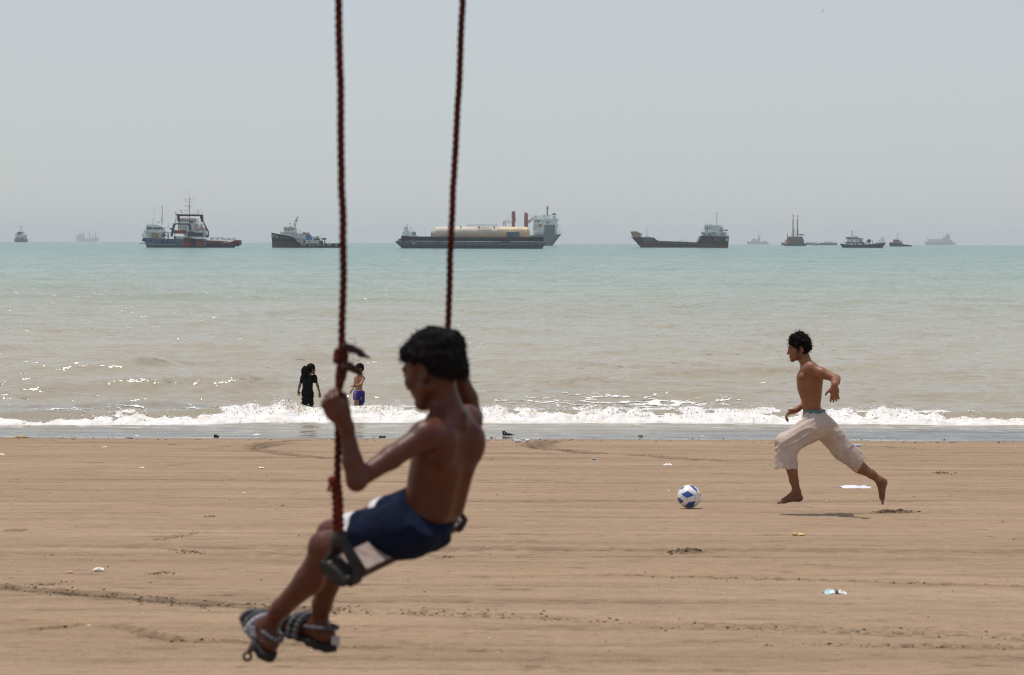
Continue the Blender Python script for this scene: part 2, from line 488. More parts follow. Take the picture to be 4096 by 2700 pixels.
track([(3050, 2492), (3500, 2480), (4096, 2474)], 0.035, 0.01, 0.2, 261)
for k, pts in enumerate(([(1290, 1757), (1160, 1764), (1050, 1775), (1008, 1788), (1040, 1803), (1150, 1818), (1300, 1832), (1420, 1838)],
                         [(1265, 1770), (1120, 1776), (1060, 1786), (1030, 1796)],
                         [(2190, 1758), (2140, 1768), (2116, 1780), (2150, 1796), (2280, 1806)],
                         [(2240, 1760), (2190, 1772), (2165, 1783), (2200, 1797), (2290, 1806), (2480, 1818), (2760, 1836), (3000, 1850)])):
    track(pts, 0.13, 0.025, 0.58, 271 + 10 * k, ragged=0.4, whole=.7)
track([(2860, 1768), (3000, 1772), (3250, 1778), (3500, 1782)], 0.16, 0.03, 0.3, 321, ragged=0.95)
track([(3350, 1790), (3500, 1786), (3700, 1792)], 0.14, 0.03, 0.3, 331, ragged=0.95)
track([(0, 1786), (120, 1790), (260, 1796)], 0.05, 0.02, 0.28, 341)
track([(620, 1866), (760, 1853), (860, 1844)], 0.09, 0.02, 0.24, 351)
track([(440, 1790), (500, 1785), (550, 1778)], 0.09, 0.02, 0.28, 361)
track([(760, 1805), (880, 1788), (1000, 1776)], 0.10, 0.02, 0.18, 371)
track([(0, 1880), (300, 1878), (560, 1876), (800, 1878)], 0.05, 0.015, 0.25, 381)
track([(1900, 1864), (2300, 1862), (2700, 1868), (3050, 1878)], 0.05, 0.015, 0.28, 391)
track([(610, 2162), (700, 2148), (790, 2126)], 0.06, 0.02, 0.36, 401)
track([(680, 2200), (740, 2206), (820, 2210)], 0.06, 0.022, 0.42, 411)
track([(590, 2298), (650, 2296), (710, 2288)], 0.05, 0.02, 0.36, 421)
track([(110, 2341), (190, 2338), (280, 2330)], 0.045, 0.02, 0.38, 431)
track([(3620, 1838), (3750, 1842), (3900, 1846)], 0.05, 0.02, 0.3, 441, ragged=0.9)
_rn = np.random.default_rng(77)
for k in range(150):                                                     # scuffs and footprints
    py = 1770 + 900 * _rn.random() ** 0.8; px = -100 + 4300 * _rn.random()
    ln = 25 + 90 * _rn.random() * (py - 900) / 900; tl = (_rn.random() - 0.5) * 0.16
    track([(px - ln, py + ln * tl), (px, py), (px + ln, py - ln * tl)], 0.03 + 0.05 * _rn.random(), 0.008 + 0.016 * _rn.random(), 0.14 + 0.34 * _rn.random() ** 1.5, 500 + 7 * k, ragged=0.85)
CLODS = []
def clump(px, py, wx, wy, hgt, dark, seed):
    """a little heap of dug-up damp sand"""
    global hn_, t_
    g = G(px, py); CLODS.append((g, wx, wy)); hgt *= .45
    q = ((xn - g[0]) / wx) ** 2 + ((yn - g[1]) / wy) ** 2
    m = q < 4
    lump = np.clip(vn2(xn[m] / 0.05, yn[m] / 0.05, seed) * 1.8 - 0.2, 0, 1.3)
    k = np.clip(1.4 - q[m], 0, 1)
    hn_[m] += hgt * k * lump; t_[m] *= 1 - dark * np.clip(k * 1.4, 0, 1) * np.clip(lump + 0.3, 0, 1)
clump(2752, 2206, 0.14, 0.16, 0.045, 0.55, 601)
clump(3585, 2049, 0.15, 0.12, 0.04, 0.6, 605)
clump(3540, 2050, 0.10, 0.05, 0.02, 0.5, 607)
clump(3768, 1893, 0.09, 0.10, 0.03, 0.5, 609)
_C = list(CLODS)
for a in ((840, 2065, .05, .08), (690, 1778, .12, .15), (380, 1850, .12, .2), (285, 1775, .12, .15), (2270, 1804, .12, .12), (60, 2120, .10, .15), (1790, 2200, .07, .08), (1770, 2232, .06, .05)):
    clump(a[0], a[1], a[2], a[3], .016, .35, int(a[0]))
CLODS = _C + [(G(840, 2065), .03, .03), (G(690, 1778), .06, .06), (G(1780, 2225), .04, .05), (G(210, 2214), .012, .02), (G(1130, 2022), .012, .02), (G(1105, 2037), .012, .02)]
shore = np.clip((yn - 33.5) / 3.5, 0, 1)
hn_ = hn_ * (1 - 0.75 * shore) + 0.014 * shore * fbm2(xn / 4.5, yn / 4.5, 57, 2)
z[near] += hn_
tone[near] = np.clip(t_, 0.35, 1.25)
V = np.stack([x, y, z], 1)
nr, nc = len(ys), len(us)
I = np.arange(nr * nc).reshape(nr, nc)
Q = np.stack([I[:-1, :-1], I[:-1, 1:], I[1:, 1:], I[1:, :-1]], -1).reshape(-1, 4)

sm, N, L, b = nmat('sand')
at = N.new('ShaderNodeAttribute'); at.attribute_name = 'col'
geo = N.new('ShaderNodeNewGeometry')
n1 = N.new('ShaderNodeTexNoise'); n1.inputs['Scale'].default_value = 90; n1.inputs['Detail'].default_value = 4
L.new(geo.outputs['Position'], n1.inputs['Vector'])
n2 = N.new('ShaderNodeTexNoise'); n2.inputs['Scale'].default_value = 1.0; n2.inputs['Detail'].default_value = 5
mp = N.new('ShaderNodeMapping'); mp.inputs['Scale'].default_value = (0.25, 1.4, 1)
L.new(geo.outputs['Position'], mp.inputs[0]); L.new(mp.outputs[0], n2.inputs['Vector'])
cr = N.new('ShaderNodeValToRGB')
cr.color_ramp.elements[0].position = 0.3; cr.color_ramp.elements[0].color = (0.291, 0.196, 0.121, 1)
cr.color_ramp.elements[1].position = 0.7; cr.color_ramp.elements[1].color = (0.325, 0.228, 0.147, 1)
L.new(n2.outputs['Fac'], cr.inputs[0])
v1 = N.new('ShaderNodeMix'); v1.data_type = 'RGBA'; v1.blend_type = 'MULTIPLY'; v1.inputs[0].default_value = 1
L.new(cr.outputs[0], v1.inputs[6]); L.new(at.outputs['Color'], v1.inputs[7])
gr = N.new('ShaderNodeMapRange'); gr.inputs[1].default_value = 0.3; gr.inputs[2].default_value = 0.7; gr.inputs[3].default_value = 0.82; gr.inputs[4].default_value = 1.18
L.new(n1.outputs['Fac'], gr.inputs[0])
v2 = N.new('ShaderNodeVectorMath'); v2.operation = 'SCALE'; L.new(v1.outputs[2], v2.inputs[0]); L.new(gr.outputs[0], v2.inputs['Scale'])
# fine raked grain: short dark flecks lying along the shore
def fleck(sx, sy, lo, hi, dk):
    global last
    mpx = N.new('ShaderNodeMapping'); mpx.inputs['Scale'].default_value = (sx, sy, 1); L.new(geo.outputs['Position'], mpx.inputs[0])
    nx_ = N.new('ShaderNodeTexNoise'); nx_.inputs['Scale'].default_value = 1; nx_.inputs['Detail'].default_value = 4; nx_.inputs['Roughness'].default_value = 0.65; L.new(mpx.outputs[0], nx_.inputs['Vector'])
    mrx = N.new('ShaderNodeMapRange'); mrx.inputs[1].default_value = lo; mrx.inputs[2].default_value = hi; mrx.inputs[3].default_value = 1; mrx.inputs[4].default_value = dk; L.new(nx_.outputs['Fac'], mrx.inputs[0])
    sx_ = N.new('ShaderNodeVectorMath'); sx_.operation = 'SCALE'; L.new(last, sx_.inputs[0]); L.new(mrx.outputs[0], sx_.inputs['Scale']); last = sx_.outputs[0]
last = v2.outputs[0]
fleck(1.6, 6.5, .54, .70, .78); fleck(5.0, 13.0, .57, .72, .62); fleck(0.45, 3.4, .40, .60, .93)
# wet where the last waves ran up
sp = N.new('ShaderNodeSeparateXYZ'); L.new(geo.outputs['Position'], sp.inputs[0])
n4 = N.new('ShaderNodeTexNoise'); n4.inputs['Scale'].default_value = 0.35; n4.inputs['Detail'].default_value = 3
L.new(geo.outputs['Position'], n4.inputs['Vector'])
ad = N.new('ShaderNodeMath'); ad.operation = 'MULTIPLY_ADD'; ad.inputs[1].default_value = 0.10; L.new(n4.outputs['Fac'], ad.inputs[0]); L.new(sp.outputs['Z'], ad.inputs[2])
wet = N.new('ShaderNodeMapRange'); wet.inputs[1].default_value = -1.02; wet.inputs[2].default_value = -1.06; wet.inputs[3].default_value = 0; wet.inputs[4].default_value = 1
L.new(ad.outputs[0], wet.inputs[0])
wm = N.new('ShaderNodeMix'); wm.data_type = 'RGBA'; L.new(wet.outputs[0], wm.inputs[0]); L.new(last, wm.inputs[6]); wm.inputs[7].default_value = (0.13, 0.118, 0.105, 1)
L.new(wm.outputs[2], b.inputs['Base Color'])
rr = N.new('ShaderNodeMapRange'); rr.inputs[3].default_value = 0.95; rr.inputs[4].default_value = 0.07; L.new(wet.outputs[0], rr.inputs[0]); L.new(rr.outputs[0], b.inputs['Roughness'])
ss = N.new('ShaderNodeMapRange'); ss.inputs[3].default_value = 0.08; ss.inputs[4].default_value = 0.5; L.new(wet.outputs[0], ss.inputs[0]); L.new(ss.outputs[0], b.inputs['Specular IOR Level'])
bp = N.new('ShaderNodeBump'); bp.inputs['Distance'].default_value = 0.004
bs = N.new('ShaderNodeMapRange'); bs.inputs[3].default_value = 0.7; bs.inputs[4].default_value = 0.05; L.new(wet.outputs[0], bs.inputs[0]); L.new(bs.outputs[0], bp.inputs['Strength'])
L.new(n1.outputs['Fac'], bp.inputs['Height']); L.new(bp.outputs[0], b.inputs['Normal'])
SAND_V = V; SAND_NEAR = near; tag(fast_mesh('sand_beach', V, Q, sm, col=np.repeat(tone[:, None], 3, 1)), kind='structure')

# ================================================================== sea
NS, NC = 620, 760
H0 = CAMZ - SEA
ang = np.linspace(H0 / 36.9, 1.32e-3, NS)
yd = []
for a in ang: yd.append((a - math.sqrt(max(a * a - 2 * H0 / RE, 0))) * RE)
yd = np.array(yd); yd = yd[np.isfinite(yd)]
far = np.geomspace(yd[-1] * 1.03, 18500, 70)
ysea = np.concatenate([yd, far])
us = np.concatenate([[-3, -1.5, -0.8, -0.5, -0.4], np.linspace(-0.33, 0.33, NC), [0.4, 0.5, 0.8, 1.5, 3]])
YY, UU = np.meshgrid(ysea, us, indexing='ij')
XX = np.clip(UU * YY, -8500, 8500)
x = XX.ravel(); y = YY.ravel()
z = SEA - y * y / (2 * RE)

def crest_y(x):
    """where the shore break stands along the beach"""
    cx = np.array([-30, -14, -10.5, -8.5, -6.5, -5, -3, 0, 4, 8, 12, 30])
    cy = np.array([40.0, 40.2, 40.6, 40.75, 41.0, 41.5, 41.7, 41.6, 41.7, 41.5, 41.2, 41.0])
    return np.interp(x, cx, cy) + 0.16 * fbm2(x / 1.3, x * 0 + 2.5, 71, 3)
wv = np.zeros_like(x)
m = y < 420
xm, ym = x[m], y[m]
_rn = np.random.default_rng(5)
h = np.zeros_like(xm)
for lam, amp, sx, seed in ((9.5, 0.11, 7.5, 81), (6.2, 0.085, 5.0, 84), (3.9, 0.055, 3.0, 87), (2.3, 0.036, 1.7, 90), (1.3, 0.022, 1.0, 93), (0.75, 0.014, 0.6, 96)):
    ph = 2 * math.pi * (ym / lam + 0.55 * fbm2(xm / sx, ym / (lam * 2.2), seed, 2)) + seed
    c = np.sin(ph); c = 1.6 * np.exp(1.3 * (c - 1)) - 0.55                 # crests sharper than troughs
    env = np.clip(vn2(xm / (sx * 1.2), ym / (lam * 1.3), seed + 1) * 2.3 - 0.55, 0, 1.25)
    h += amp * c * env
h += 0.012 * fbm2(xm / 0.5, ym / 0.4, 99, 3)
crest = np.zeros_like(xm)
def swell(px, py, halfpx, hgt, lam=1.5):
    """one of the low rollers that can be told apart in the picture"""
    global h
    g = W(px, py); hw = halfpx / F * g[1]
    dy = ym - g[1] - 0.25 * np.sin((xm - g[0]) / hw * 2.1) - 0.12 * fbm2(xm / 1.1, xm * 0, int(px) % 97, 2)
    sw_ = np.exp(-((xm - g[0]) / hw) ** 2) * np.exp(-((dy + .10) / (.16 * lam)) ** 2); crest[:] = np.maximum(crest, sw_ * min(1, hgt / .16))
    h += hgt * np.exp(-((xm - g[0]) / hw) ** 2) * np.where(dy < 0, np.exp(-(dy / (lam * 0.5)) ** 2), np.exp(-(dy / lam) ** 2))
for a in ((590, 1470, 120, 0.34, 1.2), (330, 1482, 170, 0.20), (600, 1556, 260, 0.22), (950, 1556, 150, 0.22), (100, 1572, 140, 0.09), (1500, 1470, 400, 0.09), (2500, 1540, 300, 0.12), (2800, 1505, 260, 0.10),
          (2230, 1548, 240, 0.10), (3300, 1500, 350, 0.10), (3800, 1520, 260, 0.10), (2650, 1440, 180, 0.09), (350, 1342, 110, 0.20), (3900, 1380, 200, 0.09), (500, 1200, 620, 0.42, 4), (1500, 1210, 500, 0.18, 4), (3700, 1320, 300, 0.1, 2)):
    swell(*a)
flat = np.clip((ym - crest_y(xm) - 0.3) / 3.5, 0, 1)
h = h * (0.04 + 0.96 * flat)
# thin ripples of the run-up in front of the break
front = np.clip((crest_y(xm) - 0.6 - ym) / 0.4, 0, 1)
h += front * (0.018 * fbm2(xm / 0.8, ym / 0.12, 105, 3) + 0.02 * np.exp(-((ym - 38.9 - 0.2 * fbm2(xm / 3, xm * 0, 107, 2)) / 0.10) ** 2) * (vn2(xm / 2, xm * 0, 109) * 0.8 + 0.3))
# the body of the breaker under the foam
dc = ym - crest_y(xm)
roll = np.where(dc < 0, np.exp(-(dc / 0.42) ** 2), np.exp(-(dc / 0.85) ** 2))
h += 0.2 * roll * (0.75 + 0.5 * vn2(xm / 1.6, xm * 0, 111))
h *= np.clip((ym - 36.9) / 0.9, 0, 1) * 0.9 + 0.1
z[m] += h
V = np.stack([x, y, z], 1)
nr, nc = len(ysea), len(us); I = np.arange(nr * nc).reshape(nr, nc)
Q = np.stack([I[:-1, :-1], I[:-1, 1:], I[1:, 1:], I[1:, :-1]], -1).reshape(-1, 4)

wm_, N, L, b = nmat('sea_water')
geo = N.new('ShaderNodeNewGeometry'); sp = N.new('ShaderNodeSeparateXYZ'); L.new(geo.outputs['Position'], sp.inputs[0])
lg = N.new('ShaderNodeMath'); lg.operation = 'LOGARITHM'; lg.inputs[1].default_value = 10; L.new(sp.outputs['Y'], lg.inputs[0])
nz = N.new('ShaderNodeTexNoise'); nz.inputs['Scale'].default_value = 1; nz.inputs['Detail'].default_value = 4
mp = N.new('ShaderNodeMapping'); mp.inputs['Scale'].default_value = (0.03, 0.09, 1); L.new(geo.outputs['Position'], mp.inputs[0]); L.new(mp.outputs[0], nz.inputs['Vector'])
mad = N.new('ShaderNodeMath'); mad.operation = 'MULTIPLY_ADD'; mad.inputs[1].default_value = 0.30; L.new(nz.outputs['Fac'], mad.inputs[0]); L.new(lg.outputs[0], mad.inputs[2])
mr = N.new('ShaderNodeMapRange'); mr.inputs[1].default_value = 1.72; mr.inputs[2].default_value = 3.6; L.new(mad.outputs[0], mr.inputs[0])
cr = N.new('ShaderNodeValToRGB'); e = cr.color_ramp.elements                # sand stirred up inshore, green further out, blue-green offshore
WCOL = [(0.0, (0.135, 0.130, 0.118)), (0.014, (0.15, 0.143, 0.125)), (0.032, (0.315, 0.270, 0.198)), (0.12, (0.345, 0.302, 0.222)), (0.24, (0.31, 0.296, 0.222)), (0.36, (0.245, 0.29, 0.22)), (0.52, (0.162, 0.252, 0.202)), (0.75, (0.106, 0.208, 0.180)), (1.0, (0.092, 0.198, 0.182))]
e[0].position = 0; e[0].color = (*WCOL[0][1], 1); e[1].position = 1; e[1].color = (*WCOL[-1][1], 1)
for p_, c_ in WCOL[1:-1]:
    k = e.new(p_); k.color = (*c_, 1)
L.new(mr.outputs[0], cr.inputs[0]); L.new(cr.outputs[0], b.inputs['Base Color'])
b.inputs['Roughness'].default_value = 0.10; b.inputs['IOR'].default_value = 1.33; b.inputs['Specular IOR Level'].default_value = 0.32
# small steep ripples: the normal itself wanders, so the far sea keeps its texture
def ripple(sx, sy, amp, detail, rough=0.6):
    mp = N.new('ShaderNodeMapping'); mp.inputs['Scale'].default_value = (sx, sy, 1); L.new(geo.outputs['Position'], mp.inputs[0])
    n = N.new('ShaderNodeTexNoise'); n.inputs['Scale'].default_value = 1; n.inputs['Detail'].default_value = detail; n.inputs['Roughness'].default_value = rough
    L.new(mp.outputs[0], n.inputs['Vector'])
    s = N.new('ShaderNodeVectorMath'); s.operation = 'SUBTRACT'; s.inputs[1].default_value = (0.5, 0.5, 0.5); L.new(n.outputs['Color'], s.inputs[0])
    k = N.new('ShaderNodeVectorMath'); k.operation = 'MULTIPLY'; k.inputs[1].default_value = amp; L.new(s.outputs[0], k.inputs[0])
    return k.outputs[0]
r1 = ripple(2.4, 4.2, (0.7, 1.35, 0), 5, 0.7)
r2 = ripple(0.55, 0.75, (0.25, 0.65, 0), 3)
r3 = ripple(0.05, 0.035, (0.1, 0.25, 0), 3)
a1 = N.new('ShaderNodeVectorMath'); L.new(r1, a1.inputs[0]); L.new(r2, a1.inputs[1])
a1b = N.new('ShaderNodeVectorMath'); L.new(a1.outputs[0], a1b.inputs[0]); L.new(r3, a1b.inputs[1])
cal = N.new('ShaderNodeMapRange'); cal.inputs[1].default_value = 38.5; cal.inputs[2].default_value = 44; cal.inputs[3].default_value = 0.12; cal.inputs[4].default_value = 1.0
L.new(sp.outputs['Y'], cal.inputs[0])
sc_ = N.new('ShaderNodeVectorMath'); sc_.operation = 'SCALE'; L.new(a1b.outputs[0], sc_.inputs[0]); L.new(cal.outputs[0], sc_.inputs['Scale'])
# now and then a facet steep enough to throw the high sun at us
spk = ripple(7.0, 15.0, (1, 2, 0), 3, 0.7)
sl_ = N.new('ShaderNodeVectorMath'); sl_.operation = 'MULTIPLY'; L.new(spk, sl_.inputs[0]); L.new(spk, sl_.inputs[1])
sl3 = N.new('ShaderNodeVectorMath'); sl3.operation = 'MULTIPLY'; L.new(sl_.outputs[0], sl3.inputs[0]); L.new(spk, sl3.inputs[1])
sl4 = N.new('ShaderNodeVectorMath'); sl4.operation = 'SCALE'; sl4.inputs['Scale'].default_value = 2.0; L.new(sl3.outputs[0], sl4.inputs[0])
lean = N.new('ShaderNodeVectorMath'); lean.inputs[1].default_value = (0, -0.10, 0); L.new(a1b.outputs[0], lean.inputs[0])   # at grazing view the near faces of the ripples are what one sees
fin = N.new('ShaderNodeVectorMath'); L.new(lean.outputs[0], fin.inputs[0]); L.new(sl4.outputs[0], fin.inputs[1])
# crests that break the light: rare, clustered, small and smooth enough to flash
def nfac(sx, sy, det, lo, hi):
    mpx = N.new('ShaderNodeMapping'); mpx.inputs['Scale'].default_value = (sx, sy, 1); L.new(geo.outputs['Position'], mpx.inputs[0])
    nx_ = N.new('ShaderNodeTexNoise'); nx_.inputs['Scale'].default_value = 1; nx_.inputs['Detail'].default_value = det; L.new(mpx.outputs[0], nx_.inputs['Vector'])
    mrx = N.new('ShaderNodeMapRange'); mrx.inputs[1].default_value = lo; mrx.inputs[2].default_value = hi; L.new(nx_.outputs['Fac'], mrx.inputs[0]); return mrx.outputs[0]
mk = N.new('ShaderNodeMath'); mk.operation = 'MULTIPLY'; L.new(nfac(2.4, 3.0, 2, .635, .68), mk.inputs[0]); L.new(nfac(.12, .26, 3, .48, .56), mk.inputs[1])
ca = N.new('ShaderNodeAttribute'); ca.attribute_name = 'col'
mk2 = N.new('ShaderNodeMath'); mk2.operation = 'MULTIPLY'; L.new(nfac(4.5, 6.0, 2, .47, .54), mk2.inputs[0]); L.new(ca.outputs['Fac'], mk2.inputs[1])
mk3 = N.new('ShaderNodeMath'); mk3.operation = 'MAXIMUM'; L.new(mk.outputs[0], mk3.inputs[0]); L.new(mk2.outputs[0], mk3.inputs[1]); mk = mk3
gl = N.new('ShaderNodeVectorMath'); gl.operation = 'MULTIPLY_ADD'; gl.inputs[1].default_value = (1.0, 1.0, 0); gl.inputs[2].default_value = (0, -0.72, 0); L.new(spk, gl.inputs[0])
gs = N.new('ShaderNodeVectorMath'); gs.operation = 'SCALE'; L.new(gl.outputs[0], gs.inputs[0]); L.new(mk.outputs[0], gs.inputs['Scale'])
fin2 = N.new('ShaderNodeVectorMath'); L.new(fin.outputs[0], fin2.inputs[0]); L.new(gs.outputs[0], fin2.inputs[1])
L.new(fin2.outputs[0], sc_.inputs[0])
a2 = N.new('ShaderNodeVectorMath'); L.new(sc_.outputs[0], a2.inputs[0]); L.new(geo.outputs['Normal'], a2.inputs[1])
a3 = N.new('ShaderNodeVectorMath'); a3.operation = 'NORMALIZE'; L.new(a2.outputs[0], a3.inputs[0])
L.new(a3.outputs[0], b.inputs['Normal'])
cz_ = np.zeros_like(x); cz_[m] = crest
tag(fast_mesh('sea_water', V, Q, wm_, col=np.repeat(cz_[:, None], 3, 1)), kind='structure')

# ------------------------------------------------------------------ foam of the shore break
foam_m = mat('sea_foam', (0.72, 0.69, 0.645), rough=0.75, var=0.10, scale=3.0, spec=0.3, dirt=(0.50, 0.42, 0.30), dirt_amt=0.7)
nx, nk = 2300, 64
xs = np.linspace(-16.5, 16.5, nx)
cy = crest_y(xs)
hgt = 0.24 + 0.07 * fbm2(xs / 1.5, xs * 0, 131, 3)
hgt = hgt * np.interp(xs, [-17, -10.6, -7, -5, -2, 3, 9, 12, 17], [0.40, 0.45, 0.60, .78, .76, .74, 0.66, 0.58, 0.54])
hgt += 0.17 * np.exp(-((xs + 4.75) / 0.28) ** 2) + 0.06 * np.exp(-((xs + 5.6) / 0.5) ** 2)
fw = np.interp(xs, [-17, -10, -6, 0, 8, 17], [1.0, 1.15, 1.35, 1.3, 1.15, 1.0]) + 0.12 * fbm2(xs / 0.8, xs * 0, 135, 3)   # how far the foam runs ahead
tt = np.linspace(0, 1, nk)
Xf = np.repeat(xs[:, None], nk, 1)
yc = np.where(tt < 0.62, -1 + tt / 0.62, (tt - 0.62) / 0.38)
Yf = cy[:, None] + np.where(yc < 0, yc * fw[:, None], yc * 0.65)
pz = np.where(yc < 0, 0.30 * (1 + yc) ** 0.45 + 0.70 * np.clip(1 + yc, 0, 1) ** 2.2, np.cos(np.clip(yc, 0, 1) * math.pi / 2) ** 0.8)
Zf = SEA - 0.01 + hgt[:, None] * pz
edge = np.clip(np.minimum((1 + yc) / 0.10, (1 - yc) / 0.25), 0, 1)
Zf += 0.02
p = np.stack([Xf.ravel(), Yf.ravel(), Zf.ravel()], 1)
d = 0.058 * vn3(p / 0.26, 141) + 0.034 * vn3(p / 0.12, 142) + 0.014 * vn3(p / 0.05, 143) + 0.005 * vn3(p / 0.025, 144)
d = d * (0.55 + 0.75 * np.clip(.5 + vn3(p * (1, 1, 0) / 1.1, 147), 0, 1))
e_ = np.repeat(edge[None], nx, 0).ravel()
p[:, 2] += np.maximum(d, -0.05) * (0.15 + 0.85 * e_) - 0.05 * (1 - e_)
p[:, 1] += 0.8 * d * e_
p[:, 0] += 0.04 * vn3(p / 0.07, 145)
I = np.arange(nx * nk).reshape(nx, nk)
Qf = np.stack([I[:-1, :-1], I[1:, :-1], I[1:, 1:], I[:-1, 1:]], -1).reshape(-1, 4)
# froth: thousands of clots and drops thrown up along the crest
def clots(centers, rad, seed):
    r_ = np.random.default_rng(seed); n = len(centers)
    oct_ = np.array([(1, 0, 0), (-1, 0, 0), (0, 1, 0), (0, -1, 0), (0, 0, 1), (0, 0, -1)], float)
    tri = np.array([(0, 2, 4), (2, 1, 4), (1, 3, 4), (3, 0, 4), (2, 0, 5), (1, 2, 5), (3, 1, 5), (0, 3, 5)])
    ang = r_.random((n, 3)) * 6.28
    v = np.repeat(oct_[None], n, 0) * (0.7 + 0.6 * r_.random((n, 6, 1)))
    c, s = np.cos(ang[:, 0]), np.sin(ang[:, 0])
    v = np.stack([v[..., 0] * c[:, None] - v[..., 1] * s[:, None], v[..., 0] * s[:, None] + v[..., 1] * c[:, None], v[..., 2]], -1)
    c, s = np.cos(ang[:, 1]), np.sin(ang[:, 1])
    v = np.stack([v[..., 0], v[..., 1] * c[:, None] - v[..., 2] * s[:, None], v[..., 1] * s[:, None] + v[..., 2] * c[:, None]], -1)
    v = v * rad[:, None, None] + centers[:, None, :]
    f = tri[None] + 6 * np.arange(n)[:, None, None]
    return v.reshape(-1, 3), f.reshape(-1, 3)
r_ = np.random.default_rng(17)
n = 9000
i = r_.integers(0, nx, n); k = np.clip((r_.normal(0.60, 0.16, n) * nk).astype(int), 2, nk - 2)
cc = p.reshape(nx, nk, 3)[i, k] + np.stack([r_.normal(0, 0.02, n), r_.normal(0, 0.03, n), np.abs(r_.normal(0, 0.025, n))], 1)
rad = 0.005 + 0.018 * r_.random(n) ** 2.5
n2_ = 900                                                                   # the splash beside the children and smaller ones
cen = np.array([-4.75, -4.55, -4.9, -8.2, -2.3, 1.6, 6.2, -2.4]); wgt = np.array([0.42, 0.12, 0.12, 0.07, 0.09, 0.05, 0.06, 0.07]); wgt /= wgt.sum()
ci = r_.choice(len(cen), n2_, p=wgt)
top = np.array([0.42, 0.30, 0.36, 0.16, 0.22, 0.15, 0.17, 0.2])[ci]
hh = r_.random(n2_) ** 1.3
sx = cen[ci] + r_.normal(0, 0.06, n2_) * (1.6 - hh) + 0.10 * hh * np.sin(ci * 9.0)
sy = crest_y(sx) + r_.normal(0, 0.12, n2_)
cc2 = np.stack([sx, sy, SEA + 0.16 + top * hh], 1)
rad2 = (0.006 + 0.017 * r_.random(n2_) ** 2) * (1.15 - 0.6 * hh)
v1_, f1_ = clots(np.concatenate([cc, cc2]), np.concatenate([rad, rad2]), 3)
Qt = np.concatenate([Qf[:, [0, 1, 2]], Qf[:, [0, 2, 3]]])
Vt = np.concatenate([p, v1_]); Ft = np.concatenate([Qt, f1_ + len(p)])
tag(fast_mesh('sea_foam', Vt, Ft, foam_m), 'white breaking foam and spray of the wave along the shore', 'foam', kind='stuff')

# lacy foam lying on the water behind the break
fx0, fy0 = np.meshgrid(np.linspace(-14, 14, 1500), np.linspace(42.0, 48.0, 260), indexing='ij')
g0 = W(2500, 1605)
env = np.exp(-((fx0 - g0[0]) / 2.2) ** 2) * np.exp(-((fy0 - g0[1] + 0.1) / 1.5) ** 2) + 0.5 * np.exp(-((fx0 + 7.2) / 1.6) ** 2) * np.exp(-((fy0 - 42.9) / 0.35) ** 2) + 0.45 * np.exp(-((fx0 + 9.8) / 1.0) ** 2) * np.exp(-((fy0 - 42.4) / 0.4) ** 2) + 0.4 * np.exp(-((fx0 - 6.4) / 0.9) ** 2) * np.exp(-((fy0 - 43.4) / 0.25) ** 2)
lace = 1 - np.abs(fbm2(fx0 / 0.75, fy0 / 0.42, 151, 4)) * 2.4
keep = lace > 1 - .42 * env - .06 * fbm2(fx0 / .08, fy0 / .08, 153, 2)
keep &= env > 0.12
qi = np.argwhere(keep[:-1, :-1] & keep[1:, 1:])
I = np.arange(fx0.size).reshape(fx0.shape)
# height of the sea sheet there (nearest grid node)
SZ = V[:, 2].reshape(nr, nc)
def sea_height(xq, yq):
    j = np.clip(np.searchsorted(ysea, yq), 1, nr - 1); t = np.clip((yq - ysea[j - 1]) / (ysea[j] - ysea[j - 1]), 0, 1)
    out = 0
    for jj, wgt_ in ((j - 1, 1 - t), (j, t)):
        uq = xq / ysea[jj]; q = np.clip(np.searchsorted(us, uq), 1, nc - 1); s = np.clip((uq - us[q - 1]) / (us[q] - us[q - 1]), 0, 1)
        out = out + wgt_ * (SZ[jj, q - 1] * (1 - s) + SZ[jj, q] * s)
    return out
fz0 = sea_height(fx0.ravel(), fy0.ravel()) + 0.010 + 0.008 * fbm2(fx0.ravel() / 0.05, fy0.ravel() / 0.05, 155, 2)
Vl = np.stack([fx0.ravel(), fy0.ravel(), fz0], 1)
Ql = np.stack([I[qi[:, 0], qi[:, 1]], I[qi[:, 0] + 1, qi[:, 1]], I[qi[:, 0] + 1, qi[:, 1] + 1], I[qi[:, 0], qi[:, 1] + 1]], -1)
use = np.unique(Ql); rem = np.full(len(Vl), -1); rem[use] = np.arange(len(use))
tag(fast_mesh('foam_streaks', Vl[use], rem[Ql], foam_m), 'thin lacy foam lying on the water behind the breaking wave', 'foam', kind='stuff')

